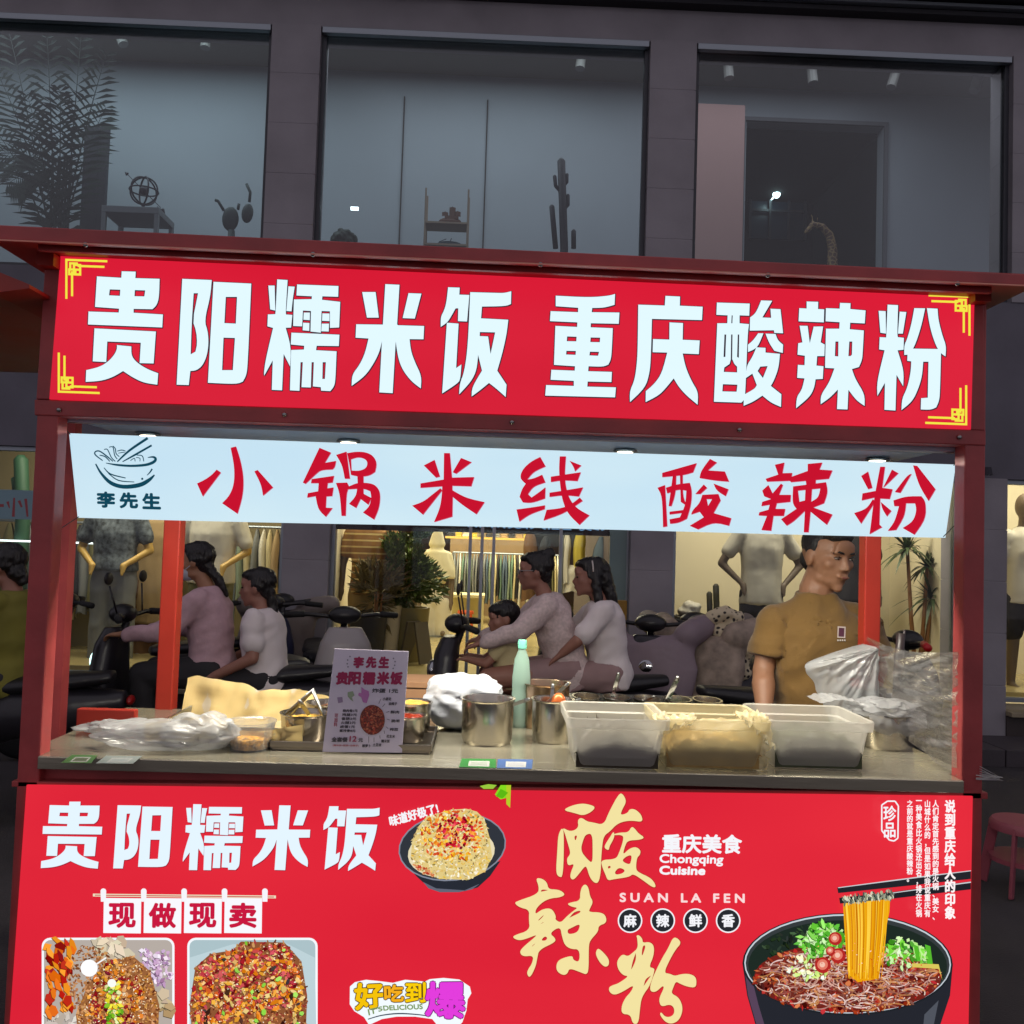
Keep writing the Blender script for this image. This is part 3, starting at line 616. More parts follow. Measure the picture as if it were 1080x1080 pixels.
# sticky rice in a black bowl
A = Art(-.006)
A.poly([(428, 912), (440, 925), (452, 936), (468, 940), (490, 940), (504, 936), (517, 924), (528, 908), (505, 915), (450, 915)], (38, 42, 52))
A.poly([(446, 930), (460, 937), (490, 939), (506, 932), (498, 938), (484, 941), (464, 941), (452, 937)], (96, 100, 116))
disc(A, 477, 893, 57, (128, 134, 150), 36, rot=-.12); disc(A, 477, 893, 55.6, (48, 52, 60), 34.4, rot=-.12)
disc(A, 476, 899, 46, (226, 214, 178), 27, rot=-.1)
MO = [(433, 905), (435, 886), (441, 872), (450, 861), (462, 858), (476, 854), (492, 853), (503, 856), (511, 864), (516, 882), (519, 903), (512, 919), (494, 928), (464, 927), (442, 918)]
A.poly(MO, (222, 198, 128))
scatter(A, MO, 900, [(236, 226, 190), (228, 208, 150), (240, 232, 206), (214, 176, 96), (232, 190, 70), (200, 180, 120), (150, 130, 80)], (.7, 1.7), 2)
TOPZ = [(444, 880), (452, 863), (470, 856), (496, 855), (508, 866), (512, 884), (498, 905), (470, 908), (452, 902)]
scatter(A, TOPZ, 260, [(240, 170, 36), (236, 140, 40), (250, 200, 60), (222, 90, 40), (246, 214, 130), (200, 70, 30)], (1, 2.6), 1.7)
scatter(A, [(458, 868), (476, 858), (498, 862), (502, 880), (486, 896), (472, 894), (460, 884)], 150, [(190, 20, 44), (150, 16, 36), (216, 40, 60), (240, 150, 50), (110, 10, 30), (230, 80, 90)], (.9, 2.4), 1.5)
scatter(A, [(436, 912), (450, 915), (460, 926), (446, 922)], 40, [(196, 90, 50), (180, 60, 40), (220, 150, 100)], (.8, 2), 1.6)
A.text('味道好极了!', [(410, 861), (460, 847), (463, 857), (412, 872)], W_, .45)
for q, c_ in (([(506, 829), (515, 827), (524, 828), (520, 832), (510, 832)], (150, 196, 60)), ([(522, 838), (528, 828), (538, 828), (536, 841), (528, 843)], (130, 214, 30)), ([(534, 828), (539, 828), (538, 852), (534, 848)], (176, 200, 40)), ([(523, 840), (528, 832), (536, 836), (530, 842)], (90, 180, 20))):
    A.poly(q, c_)
A.build('rice_bowl_picture', m_lit, cart)
# noodles in soup
A = Art(-.006)
A.poly([(783, 1016), (788, 1050), (800, 1092), (806, 1108), (980, 1108), (992, 1080), (1002, 1050), (1005, 1016), (893, 1070)], (36, 38, 46))
A.poly([(785, 1020), (789, 1050), (802, 1095), (812, 1100), (800, 1060), (795, 1040)], (86, 66, 88))
A.poly([(975, 1070), (990, 1055), (984, 1085), (972, 1100)], (78, 82, 92))
disc(A, 894, 1017, 111, (30, 34, 40), 54, 44, .01); disc(A, 894, 1016.5, 109, (196, 206, 214), 52.4, 44, .01); disc(A, 894, 1016.8, 107.6, (52, 58, 60), 51, 44, .01); disc(A, 894, 1018.5, 105, (30, 42, 36), 48, 44, .01)
scatter(A, [(800, 1000), (830, 978), (880, 971), (870, 985), (820, 1010)], 60, [(46, 62, 40), (60, 82, 50), (30, 40, 34)], (1, 3), 2)
soup = ellp(894, 1031, 99, 37, 30)
A.poly(soup, (112, 34, 26))
scatter(A, soup, 700, [(150, 50, 30), (186, 74, 40), (96, 22, 18), (70, 14, 14), (210, 120, 70), (180, 40, 40), (120, 70, 60)], (1.2, 3.4), 2)
for k in range(620):
    a = rnd.uniform(0, 2*PI); r_ = math.sqrt(rnd.random())*.92; x = 894+99*r_*math.cos(a); y = 1031+37*r_*math.sin(a)
    th = rnd.uniform(0, 2*PI); R1 = rnd.uniform(4, 12); a0 = rnd.uniform(.6, 1.9); pts = []
    for i in range(5):
        t = th+a0*(i/4); pts.append((x+R1*1.5*(math.cos(t)-math.cos(th)), y+R1*.8*(math.sin(t)-math.sin(th)), rnd.uniform(.8, 1.5)))
    if all(((p[0]-894)/100)**2+((p[1]-1031)/38)**2 < 1 for p in pts):
        A.stroke(pts, jit(rnd.choice([(206, 160, 144), (172, 124, 116), (226, 200, 190), (150, 84, 70), (196, 136, 84), (120, 60, 50)]), 14), step=6e-6)
scatter(A, [(826, 1024), (842, 1008), (870, 1016), (872, 1032), (850, 1034)], 60, [(236, 240, 190), (200, 226, 120), (240, 244, 226)], (1.5, 3.2), 1.5)
scatter(A, [(836, 994), (848, 980), (868, 974), (886, 976), (892, 998), (876, 1006), (856, 1010)], 160, [(110, 206, 60), (150, 226, 100), (86, 180, 50), (200, 240, 170), (70, 150, 40)], (1.8, 4.6), 1.8)
for x, y, r_ in ((881, 990, 7), (884, 1008, 8), (868, 1018, 8.5), (876, 1003, 5)):
    disc(A, x, y, r_, (176, 38, 36)); disc(A, x-.5, y-.7, r_*.66, (222, 120, 100)); disc(A, x-.7, y-.6, r_*.34, (240, 190, 170))
for i in range(9):
    x = 934+i*5.2+rnd.uniform(-2, 2); y = 1000+abs(i-3)*1.6; h_ = rnd.uniform(12, 24); w = rnd.uniform(4, 6.5)
    A.poly([(x, y-h_/2), (x+w, y-h_/2+2), (x+w+3, y+h_/2), (x+3, y+h_/2)], jit(rnd.choice([(120, 214, 60), (180, 236, 130), (90, 190, 50), (220, 244, 200)]), 12))
scatter(A, [(930, 996), (948, 988), (975, 996), (982, 1014), (950, 1022), (934, 1018)], 60, [(130, 220, 70), (206, 240, 170), (70, 150, 40)], (1.4, 3.4), 2)
A.poly([(962, 1016), (990, 1017), (994, 1034), (990, 1022), (962, 1020)], (214, 196, 90))
A.poly([(889, 950), (939, 944), (938, 962), (931, 996), (927, 1032), (905, 1036), (895, 1028), (892, 1000), (890, 970)], (232, 160, 14))
for k in range(90):
    x = rnd.uniform(890, 937); b_ = 893+(x-889)*.76; A.stroke([(x, 948, .7), ((x+b_)/2+1, 985, 1.), (b_, 1024+rnd.uniform(-6, 10), .7)], jit(rnd.choice([(240, 182, 30), (222, 140, 10), (250, 206, 70), (196, 116, 8)]), 10), step=6e-6)
A.poly([(883, 936), (900, 934), (960, 926), (1024, 918), (1024, 927), (960, 934), (884, 942)], (34, 36, 42)); A.stroke([(884, 936.3, .8), (960, 926.3, 1.2), (1024, 918.4, .8)], (200, 206, 212))
A.poly([(885, 947), (940, 941), (1024, 929.5), (1024, 938), (940, 948), (886, 953)], (30, 32, 38)); A.stroke([(940, 942, .8), (1024, 930.4, 1.2)], (206, 210, 214))
scatter(A, [(888, 945), (942, 939), (943, 947), (889, 954)], 130, [(150, 156, 130), (110, 116, 104), (206, 206, 180), (80, 84, 80)], (1, 2.2), 2.2, ang=1.4)
scatter(A, soup, 160, [(240, 150, 90), (250, 220, 200), (220, 60, 40)], (.4, .9), 1.5)
A.build('noodle_bowl_picture', m_lit, cart)
# two photographs of boxed rice
def photo_card(x0, x1):
    A.poly(rrect(x0, 989, x1, 1108, 9), (240, 244, 248)); return rrect(x0+2.4, 991.4, x1-2.4, 1108, 7)
A = Art(-.006)
fr = photo_card(44, 184); A.poly(fr, (178, 168, 160))
scatter(A, [(100, 993), (140, 993), (135, 1015), (105, 1010)], 30, [(220, 206, 180), (200, 186, 160)], (4, 8), 1.5)
scatter(A, [(48, 1070), (78, 1062), (90, 1106), (48, 1106)], 30, [(214, 204, 196), (190, 178, 170)], (4, 8), 1.5)
scatter(A, [(72, 996), (110, 1000), (120, 1020), (110, 1060), (70, 1066), (66, 1030)], 420, [(176, 116, 70), (150, 92, 54), (200, 146, 96), (120, 70, 40)], (1, 2.2), 2)
scatter(A, [(49, 994), (78, 993), (72, 1030), (76, 1066), (50, 1070)], 60, [(190, 40, 24), (226, 110, 24), (240, 150, 40), (140, 20, 20)], (3.5, 7), 1.8, ang=1.2)
scatter(A, [(146, 1000), (178, 1004), (180, 1036), (166, 1040), (150, 1018)], 130, [(196, 160, 196), (216, 190, 216), (170, 130, 170), (240, 226, 240)], (1.5, 3.5), 1.5)
scatter(A, [(160, 1050), (180, 1046), (181, 1106), (164, 1106)], 26, [(206, 190, 160), (186, 160, 120)], (4, 8), 1.4)
box_ = [(84, 1106), (80, 1070), (92, 1040), (112, 1014), (140, 1008), (158, 1024), (168, 1060), (166, 1106)]
A.poly(box_, (150, 96, 56)); scatter(A, box_, 900, [(176, 116, 66), (140, 84, 48), (206, 150, 100), (110, 60, 34), (190, 130, 60)], (1, 2.2), 1.9)
scatter(A, [(100, 1030), (120, 1012), (150, 1036), (150, 1100), (96, 1104), (90, 1066)], 330, [(216, 120, 30), (150, 30, 34), (232, 160, 60), (120, 20, 40), (206, 146, 90)], (1.5, 3.6), 1.5)
scatter(A, [(112, 1034), (126, 1036), (130, 1070), (120, 1098), (112, 1080)], 60, [(130, 190, 40), (90, 160, 30), (220, 226, 160), (240, 220, 60)], (2, 3.6), 1.5)
scatter(A, box_, 500, [(246, 210, 160), (80, 36, 20), (230, 170, 110), (250, 236, 210)], (.4, 1.0), 1.6)
disc(A, 94, 1021, 9, (250, 250, 250)); A.stroke([(100, 1018, 1.6), (112, 1010, 1.6)], (244, 244, 244)); disc(A, 118, 1037, 4.5, (244, 246, 240))
A.build('rice_box_picture', m_lit, cart)
A = Art(-.006)
fr = photo_card(197.5, 335); A.poly(fr, (168, 190, 196))
A.poly([(200, 1010), (245, 996), (300, 994), (332, 1010), (334, 1106), (200, 1106)], (186, 206, 212))
box_ = [(204, 1106), (200, 1060), (206, 1020), (222, 1006), (246, 1002), (254, 993), (300, 994), (318, 1014), (324, 1050), (322, 1106)]
A.poly(box_, (140, 84, 50)); scatter(A, box_, 1100, [(176, 116, 66), (140, 84, 48), (206, 150, 100), (110, 56, 34), (150, 40, 40)], (1, 2.4), 1.9)
scatter(A, [(206, 1100), (204, 1030), (226, 1006), (300, 996), (318, 1030), (316, 1060), (250, 1068)], 700, [(224, 130, 30), (206, 90, 40), (236, 168, 60), (176, 40, 50), (210, 90, 90), (232, 190, 120), (120, 24, 30), (196, 70, 80)], (1.3, 3.6), 1.5)
scatter(A, [(206, 1060), (240, 1040), (320, 1030), (316, 1100), (210, 1104)], 90, [(224, 130, 30), (236, 168, 60), (226, 196, 120), (70, 40, 30)], (2., 4.2), 1.7)
scatter(A, box_, 700, [(246, 206, 150), (70, 28, 16), (236, 150, 90), (250, 236, 210)], (.4, 1.0), 1.6)
scatter(A, box_, 30, [(130, 200, 60), (160, 220, 90), (60, 50, 50)], (1.8, 3.4), 1.4)
A.build('rice_box_picture', m_lit, cart)
# vertical text over the chopsticks, and the seal
A = Art(-.006, base=.02)
vt('说到重庆给人的印象', 996.5, 1007.5, 844, 969, .5)
vt('人们肯定首先感到的是火锅、美女、', 983.5, 990, 844, 970, .22)
vt('山城什么的，但是如果我说重庆有', 975, 981.3, 844, 967, .22)
vt('一种美食比火锅还出名，排在火锅', 966, 972.3, 844, 967, .22)
vt('之前的就是重庆酸辣粉。', 956.5, 962.8, 844, 930, .22)
sl = [(930, 849), (936, 845), (944, 845), (947.5, 850), (947, 884), (943, 887), (938, 886), (930, 876)]
for i in range(len(sl)): A.stroke([(*sl[i], 1.5), (*sl[(i+1) % len(sl)], 1.5)], W_)
A.text('珍\n品', [(932, 850), (945, 850), (945, 883), (932, 883)], W_, .35)
A.build('column_lettering', m_lit, cart)
# bubble lettering sticker 好吃到爆
A = Art(-.006)
k_ = 7.714; f = lambda t: [(360+x/k_, 1010+y/k_) for x, y in pp(t)]
A.poly(f('70 235 110 200 200 180 300 190 420 205 520 180 680 195 720 175 830 165 960 178 1045 235 1058 290 1028 340 1018 430 985 525 950 560 780 550 740 500 600 480 450 480 330 500 225 548 185 485 105 435 68 380'), (238, 246, 250))
A.stroke([(388, 1075, 1), (402, 1071, 1.2), (420, 1069, 1.4), (440, 1070, 1.2), (454, 1072, 1)], (40, 60, 80))
OD = (84, 58, 20)
def bub(ch, q, c1, bold, oc): A.text(ch, f(q), c1, bold, outline=oc, ow=1.0)
bub('好', '105 215 335 205 340 400 120 425', (240, 190, 10), 1.1, OD); bub('吃', '350 225 500 222 505 352 355 358', (240, 170, 30), .7, OD); bub('到', '525 205 682 205 685 360 525 365', (244, 200, 10), .7, OD)
bub('爆', '690 205 1005 200 1000 500 690 470', (222, 60, 216), 1.3, (110, 20, 110))
A.text("IT'S", f('215 420 330 395 335 430 225 470'), (120, 150, 90), .3); A.text("DELICIOUS", f('340 392 660 378 662 418 345 430'), (120, 150, 90), .3)
A.build('sticker_lettering', m_lit, cart)

# ------------------------------------------------------------------ hanging banner
a_, b_, c_ = S(73, 457, .075), S(1008, 490, .075), S(540, 556, .125)
nrm = (b_-a_).cross(c_-a_).normalized()
if nrm.y > 0: nrm = -nrm
def bplane(x, y, off):
    r = ray(x, y); t = (a_+nrm*off-CAM).dot(nrm)/r.dot(nrm); return CAM + r*t
ban = thing('banner', 'long white hanging banner with red brush characters and bowl logo', 'banner', tuple(bplane(540, 546, 0)))
mb = MB()
def bfn(u, v):
    x = (73+(1008-73)*u)*(1-v) + (82+(997-82)*u)*v; y = (457+33*u)*(1-v)+(546+21*u)*v
    y += math.sin(u*9)*.5*v
    p = bplane(x, y, -.0006); return p
mb.grid(bfn, 60, 4)
o = mb.build('cloth', film('banner_film', (200, 230, 247), (218, 242, 250), .95, 1.5), ban, solid=.0012)  # cloth given its own glow in place of lamplight on and through it
A = Art(bplane, base=.0015)
for grp in ([0], [1, 2], [3], [4], [5], [6], [7]):
    A = Art(bplane, base=.0015)
    for i in grp: A.shape([[(x+.5, y+.5) for x, y in q] for q in RED[i][0]], [[(x+.5, y+.5) for x, y in q] for q in RED[i][1]], (210, 130, 160))
    for i in grp: A.shape(*RED[i], (206, 20, 48))
    A.build('brush_character', m_bannerglow, ban)
A = Art(bplane, base=.0015); T_ = (18, 72, 92)
ST = ['125 205 8 160 265 14 220 325 22 300 350 24 400 340 26 460 310 22 498 275 8', '190 200 4 260 212 12 350 218 14 440 212 16 490 195 18 505 175 16 490 162 12 455 165 4', '262 192 8 340 120 14 455 42 16', '295 192 6 380 145 12 480 88 12',
 '170 185 6 125 150 8 122 130 8 150 125 8 200 160 8 235 190 6', '150 150 6 185 160 7 215 190 6', '178 115 5 200 115 6 225 165 6 250 190 6', '210 100 5 235 100 6 245 150 6 262 175 6', '235 92 5 250 110 6 255 140 6 275 160 5', '262 125 5 290 118 6 315 125 5', '268 138 4 300 132 5 310 134 3',
 '345 185 5 370 170 5 375 190 5', '385 150 5 420 155 6 430 190 5', '380 165 4 405 170 5 405 190 4', '178 230 5 220 270 8 315 295 6', '205 265 5 270 310 7 370 320 5', '483 237 10 468 260 8 450 278 4']
for s_ in ST:
    n = list(map(float, s_.split())); A.stroke([(80+n[i]/6, 455+n[i+1]/6, n[i+2]/6*1.05) for i in range(0, len(n), 3)], T_)
disc(A, 150, 505, 1.2, T_)
for i, ch in enumerate('李先生'):
    x = 102.5+i*24; A.text(ch, [(x, 519+i*.8), (x+18, 519.5+i*.8), (x+18.5, 535+i*.8), (x+.5, 534.5+i*.8)], T_, .9)
A.build('bowl_logo', m_bannerglow, ban)
for (x, y), (x2, y2) in (((74, 458), (58, 440)), ((1006, 491), (1013, 470)), ((995, 566), (1016, 545)), ((83, 545), (60, 560))):
    mb = MB(); mb.tube([bplane(x, y, 0), S(x2, y2, .03)], .0012, 5); mb.build('tie_cord', mat('dark_cord', (60, 60, 64), .8), ban)
# ================================================================== the shop building behind
YF = 4.7                                            # facade plane
def SX(px, py, Y=YF): return S(px, py, Y).x
def SZ(px, py, Y=YF): return S(px, py, Y).z
m_stone = mat('violet_grey_stone', (138, 134, 139), .55, var=.16, vscale=2.2, bump=.12, bscale=30)
m_stone2 = mat('dark_grey_stone', (96, 94, 104), .6, var=.2, vscale=2, bump=.1, bscale=30)
m_cor = mat('dark_cornice', (34, 34, 40), .6, var=.2)
m_alu = mat('aluminium_frame', (150, 158, 165), .35, metal=.7)
m_dkf = mat('black_window_frame', (62, 64, 70), .4)
m_glass = glass('shop_glass', (.96, .98, .98), .0, 1.28)
m_glass2 = glass('upper_glass', (.92, .96, .98), .012)
m_upwall = mat('upstairs_plaster', (168, 176, 184), .8, var=.04, vscale=1.5)
m_upceil = mat('upstairs_ceiling', (120, 118, 108), .9)
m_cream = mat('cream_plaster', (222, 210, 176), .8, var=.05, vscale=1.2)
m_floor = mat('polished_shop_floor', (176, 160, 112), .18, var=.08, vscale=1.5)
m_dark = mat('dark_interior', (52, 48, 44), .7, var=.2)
m_wood = mat('warm_wood', (150, 104, 60), .5, var=.2, vscale=8, stretch=(1, 1, .2))
FLOOR = SZ(490, 719); CEIL = 2.78
xp1a, xp1b = SX(283, 140), SX(335, 140); xp2a, xp2b = SX(683, 150), SX(732, 150); xp3 = SX(1066, 170)
xl1a, xl1b = SX(298, 610), SX(347, 610); xl2a, xl2b = SX(663, 620), SX(708, 620); xl3a, xl3b = SX(1012, 640), SX(1058, 640)
zu1 = SZ(540, 37); zu0 = SZ(540, 300)               # upper windows top / bottom
zw1 = SZ(540, 488); zw0 = SZ(1055, 741)             # lower windows top / bottom
X0, X1 = -9.5, 9.5
bld = thing('shop_building', 'two storey grey stone clothes shop with lit ground floor and dim upper windows', 'building', (0, YF, 0))
b = MB(); b.box((X0, YF-.02, zw1), (X1, YF+.25, zu0)); b.build('spandrel_wall', m_stone2, bld)
b = MB(); b.box((X0, YF-.0, zu1), (X1, YF+.3, zu1+.26)); b.build('lintel', m_stone, bld)
b = MB()
b.box((X0, YF-.10, zu1+.26), (X1, YF+.3, zu1+.30)); b.box((X0, YF-.28, zu1+.34), (X1, YF+.3, zu1+.42)); b.box((X0, YF-.42, zu1+.42), (X1, YF+.3, zu1+.62)); b.box((X0, YF-.2, zu1+.62), (X1, YF+.3, zu1+1.6))
b.build('cornice', m_cor, bld, bevel=.006)
b = MB(); b.box((X0, YF-.15, zu1+.301), (X1, YF-.10, zu1+.325)); b.build('cornice_strip', m_alu, bld)
for xa, xb in ((X0, -6.5), (xp1a, xp1b), (xp2a, xp2b), (xp3, xp3+.42)):
    b = MB(); n = 5; h = (zu1-zu0)/n
    for i in range(n): b.box((xa, YF-.03, zu0+i*h+.0015), (xb, YF+.3, zu0+(i+1)*h-.0015))
    b.box((xa+.002, YF-.028, zu0), (xb-.01, YF+.28, zu1)); b.build('upper_pillar', m_stone, bld, bevel=.003)
for xa, xb in ((X0, -6.5), (xl1a, xl1b), (xl2a, xl2b), (xl3a, xl3b), (xl3b+1.9, xl3b+2.3)):
    b = MB(); n = 5; h = (zw1-.1)/n
    for i in range(n): b.box((xa, YF-.05, .1+i*h+.0015), (xb, YF+.3, .1+(i+1)*h-.0015))
    b.box((xa+.002, YF-.048, .0), (xb-.01, YF+.28, zw1)); b.build('lower_pillar', m_stone, bld, bevel=.003)
# plinth under the windows, ledge
def plinth(xa, xb):
    b = MB(); b.box((xa, YF-.06, 0), (xb, YF+.3, zw0-.09)); b.build('plinth', mat('dark_plinth', (58, 50, 48), .5, var=.25, vscale=3), bld)
    b = MB(); b.box((xa, YF-.13, zw0-.09), (xb, YF+.02, zw0-.055)); b.build('ledge', mat('ledge_stone', (150, 138, 112), .5, var=.1), bld, bevel=.004)
plinth(-6.5, xl1a); plinth(xl2b, xl3a); plinth(xl3b, xl3b+1.9)
# window frames and panes
def window(xa, xb, za, zb, fm, gm, y=YF+.06, w=.035, sill=True):
    f = MB()
    f.box((xa, y-.03, zb-w), (xb, y+.03, zb)); f.box((xa, y-.03, za), (xb, y+.03, za+w)); f.box((xa, y-.029, za+w), (xa+w, y+.029, zb-w)); f.box((xb-w, y-.029, za+w), (xb, y+.029, zb-w))
    fo = f.build('window', fm, bld, bevel=.003)
    g_ = MB(); g_.box((xa+w, y-.004, za+w), (xb-w, y+.004, zb-w)); g_.build('pane', gm, fo)
    return fo
for xa, xb in ((-6.5, xp1a), (xp1b, xp2a), (xp2b, xp3)):
    fo = window(xa, xb, zu0, zu1, m_dkf, m_glass2)
    b = MB(); b.box((xa+.01, YF-.028, zu1-.06), (xb-.01, YF+.02, zu1-.012)); b.build('head_strip', m_alu, fo, bevel=.003)
window(-6.5, xl1a, zw0, zw1, m_alu, m_glass); window(xl2b, xl3a, zw0, zw1, m_alu, m_glass); window(xl3b, xl3b+1.9, zw0, zw1, m_alu, m_glass)
# shop front opening: glass doors with slim posts and steps
dr = window(xl1b, xl2a, FLOOR, zw1, m_alu, m_glass, w=.03)
for px in (495, 507.5, 520, 591):
    x = SX(px, 600); b = MB(); b.box((x-.012, YF+.02, FLOOR+.03), (x+.012, YF+.055, zw1-.03)); b.build('door_post', m_alu, bld)
b = MB(); x = SX(643, 600); b.box((x, YF+.02, FLOOR+.03), (xl2a-.02, YF+.05, zw1-.03)); b.build('door_panel', mat('frosted_green_panel', (110, 132, 130), .4), bld)
for i in range(3):
    b = MB(); h = FLOOR/3; b.box((xl1b+.01, YF-.9+.3*i, 0), (xl2a-.01, YF+.3, h*(i+1)-.002*(2-i))); b.build('step', mat('step_stone', (92, 78, 70), .5, var=.15), bld, bevel=.004)
# interior shell, ground floor
b = MB(); b.box((-9.4, YF+.28, FLOOR-.06), (9.4, 15.6, FLOOR)); b.build('shop_floor', m_floor, bld)
b = MB(); b.box((-9.4, YF+.28, CEIL), (9.4, 15.6, CEIL+.2)); b.build('shop_ceiling', mat('shop_ceiling_white', (196, 188, 170), .9), bld)
b = MB(); b.box((-9.4, 15.3, FLOOR), (9.4, 15.5, CEIL)); b.build('back_wall', mat('back_wall_brown', (96, 74, 66), .8, var=.15), bld)
def wall(name, lo, hi, m): b = MB(); b.box(lo, hi); return b.build(name, m, bld)
wall('display_back', (-9.4, 6.25, zw0-.08), (xl1a+.12, 6.35, CEIL), mat('olive_display_wall', (128, 116, 82), .8, var=.12, vscale=1.5))
wall('display_back', (xl2b-.16, 6.2, zw0-.08), (xl3a+.12, 6.3, CEIL), m_cream)
wall('display_back', (xl3b-.12, 6.2, zw0-.08), (xl3b+2.2, 6.3, CEIL), m_cream)
wall('display_floor', (-9.4, YF+.1, zw0-.10), (xl1a+.12, 6.25, zw0-.02), mat('display_floor_grey', (120, 112, 92), .5))
wall('display_floor', (xl2b-.16, YF+.1, zw0-.10), (xl3a+.12, 6.2, zw0-.02), mat('display_floor_cream', (190, 178, 140), .5))
wall('display_floor', (xl3b-.12, YF+.1, zw0-.10), (xl3b+2.2, 6.2, zw0-.02), m_cream)
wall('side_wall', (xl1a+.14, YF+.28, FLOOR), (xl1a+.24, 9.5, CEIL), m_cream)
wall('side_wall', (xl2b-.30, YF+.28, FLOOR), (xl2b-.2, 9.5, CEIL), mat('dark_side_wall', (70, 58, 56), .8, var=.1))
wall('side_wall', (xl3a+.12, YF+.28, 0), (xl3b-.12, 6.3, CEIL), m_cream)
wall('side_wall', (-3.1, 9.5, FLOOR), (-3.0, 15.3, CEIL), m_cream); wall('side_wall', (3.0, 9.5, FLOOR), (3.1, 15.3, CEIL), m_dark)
# upstairs rooms
zc2 = 6.3; zf2 = zu0-.25
wall('upper_back_wall', (-9.4, 6.9, zf2), (SX(786, 200, 6.9), 7.05, zc2), m_upwall); wall('upper_back_wall', (SX(931, 200, 6.9), 6.9, zf2), (9.4, 7.05, zc2), m_upwall)
zt = SZ(860, 131, 6.9); wall('upper_back_wall', (SX(786, 200, 6.9), 6.9, zt), (SX(931, 200, 6.9), 7.05, zc2), m_upwall)
wall('upper_ceiling', (-9.4, YF+.3, zc2), (9.4, 9.2, zc2+.1), m_upceil); wall('upper_floor', (-9.4, YF+.3, zf2-.1), (9.4, 9.2, zf2), m_dark)
wall('upper_partition', (-9.4, YF+.3, zf2), (-9.3, 6.9, zc2), m_upwall); wall('upper_partition', (9.3, YF+.3, zf2), (9.4, 6.9, zc2), m_upwall)
for px in (425, 513): 
    x = SX(px, 150, 6.895); wall('reflected_line', (x-.006, 6.885, zf2), (x+.006, 6.899, zc2-.25), m_dark)  # reflected lines in the pane, put in as thin dark strips
x = SX(899, 200, 6.89); 
wall('pinkish_panel', (SX(729, 200, 6.6), 6.6, zf2), (SX(784, 200, 6.6), 6.66, SZ(760, 110, 6.6)), mat('pink_beige_board', (186, 150, 146), .8))
# reflection of the building opposite in window three, built as a dark recess
wall('reflected_dark', (SX(786, 200, 6.9)-.1, 9.0, zf2), (SX(931, 200, 6.9)+.6, 9.1, zc2), mat('recess_black', (12, 12, 15), .9))
wall('reflected_dark_side', (SX(786, 200, 6.9)-.12, 7.05, zf2), (SX(786, 200, 6.9)-.02, 9.0, zc2), MC['recess_black']); wall('reflected_dark_side', (SX(931, 200, 6.9)+.02, 7.05, zf2), (SX(931, 200, 6.9)+.12, 9.0, zc2), MC['recess_black'])
wall('reflected_dark_side', (SX(786, 200, 6.9)-.02, 7.05, zt), (SX(931, 200, 6.9)+.02, 9.0, zt+.08), MC['recess_black'])
m_trim = mat('grey_recess_trim', (110, 112, 118), .6)
b = MB(); xa, xb = SX(785, 200, 6.88), SX(932, 200, 6.88); b.box((xa-.04, 6.87, zf2), (xa, 6.899, zt+.04)); b.box((xb, 6.87, zf2), (xb+.04, 6.899, zt+.04)); b.box((xa, 6.871, zt), (xb, 6.899, zt+.04)); b.build('recess_trim', m_trim, bld)
b = MB(); Yw = 8.9
for x in (792, 813, 833, 850): X = SX(x, 200, Yw); b.box((X-.014, Yw, SZ(820, 252, Yw)), (X+.014, Yw+.03, SZ(820, 182, Yw)))
for y in (182, 197, 222): Z = SZ(820, y, Yw); b.box((SX(792, 200, Yw), Yw-.001, Z-.014), (SX(852, 200, Yw), Yw+.03, Z+.014))
b.build('reflected_window', m_dkf, bld)
wall('reflected_pane', (SX(792, 200, 8.95), 8.96, SZ(820, 252, 8.95)), (SX(852, 200, 8.95), 8.98, SZ(820, 182, 8.95)), mat('dark_blue_pane', (36, 54, 70), .3))
p = S(819, 205, 8.7); b = MB(); b.ell(p, (.045, .045, .045)); b.tube([p+Vector((0, .05, .0)), p+Vector((0, .22, .02))], .01, 6)  # lamp within that reflection, added as a glowing ball
tag(b.build('wall_lamp', mat('reflected_lamp_glow', (230, 250, 250), .3, emit=(215, 250, 250), es=9), None, p, smooth=True), 'small round white lamp reflection glowing in the dark upstairs recess', 'lamp')

# track spotlights upstairs
m_spot = mat('white_spotlight', (128, 128, 124), .5)
sp = [(13, 22, 6.4), (121, 34, 6.4), (217, 38, 6.4), (614, 60, 6.4), (767, 70, 6.4), (855, 75, 6.4), (946, 80, 6.4), (1034, 84, 6.4)]
spl = ['leftmost spotlight above the palm upstairs', 'tilted spotlight right of the palm upstairs', 'spotlight over the cactus sculpture upstairs', 'only spotlight in the middle upstairs window', 'first spotlight from the left in the right upstairs window', 'second spotlight from the left in the right upstairs window', 'third spotlight from the left in the right upstairs window', 'spotlight in the far corner of the right upstairs window']
for (x, y, Y), lb in zip(sp, spl):
    p = S(x, y, Y); t = thing('spotlight', 'white tubular '+lb, 'spotlight', tuple(p), 'ceiling spotlights upstairs')
    tl = rg.uniform(-.35, .35) if x != 121 else .45
    b = MB(); b.tube([p+Vector((0, 0, .09)), p+Vector((tl*.22, -.02, -.13))], .048, 12); b.build('barrel', m_spot, t, smooth=False)
    b = MB(); b.tube([p+Vector((0, 0, .06)), Vector((p.x, p.y, zc2))], .012, 8); b.build('stem', m_spot, t)

# ------------------------------------------------------------------ upstairs decorations
m_darkmetal = mat('dark_bronze', (44, 42, 50), .4, metal=.5)
FL2 = zf2
def std(name, label, cat, px, py, Y): 
    p = S(px, py, Y); return thing(name, label, cat, (p.x, p.y, p.z))
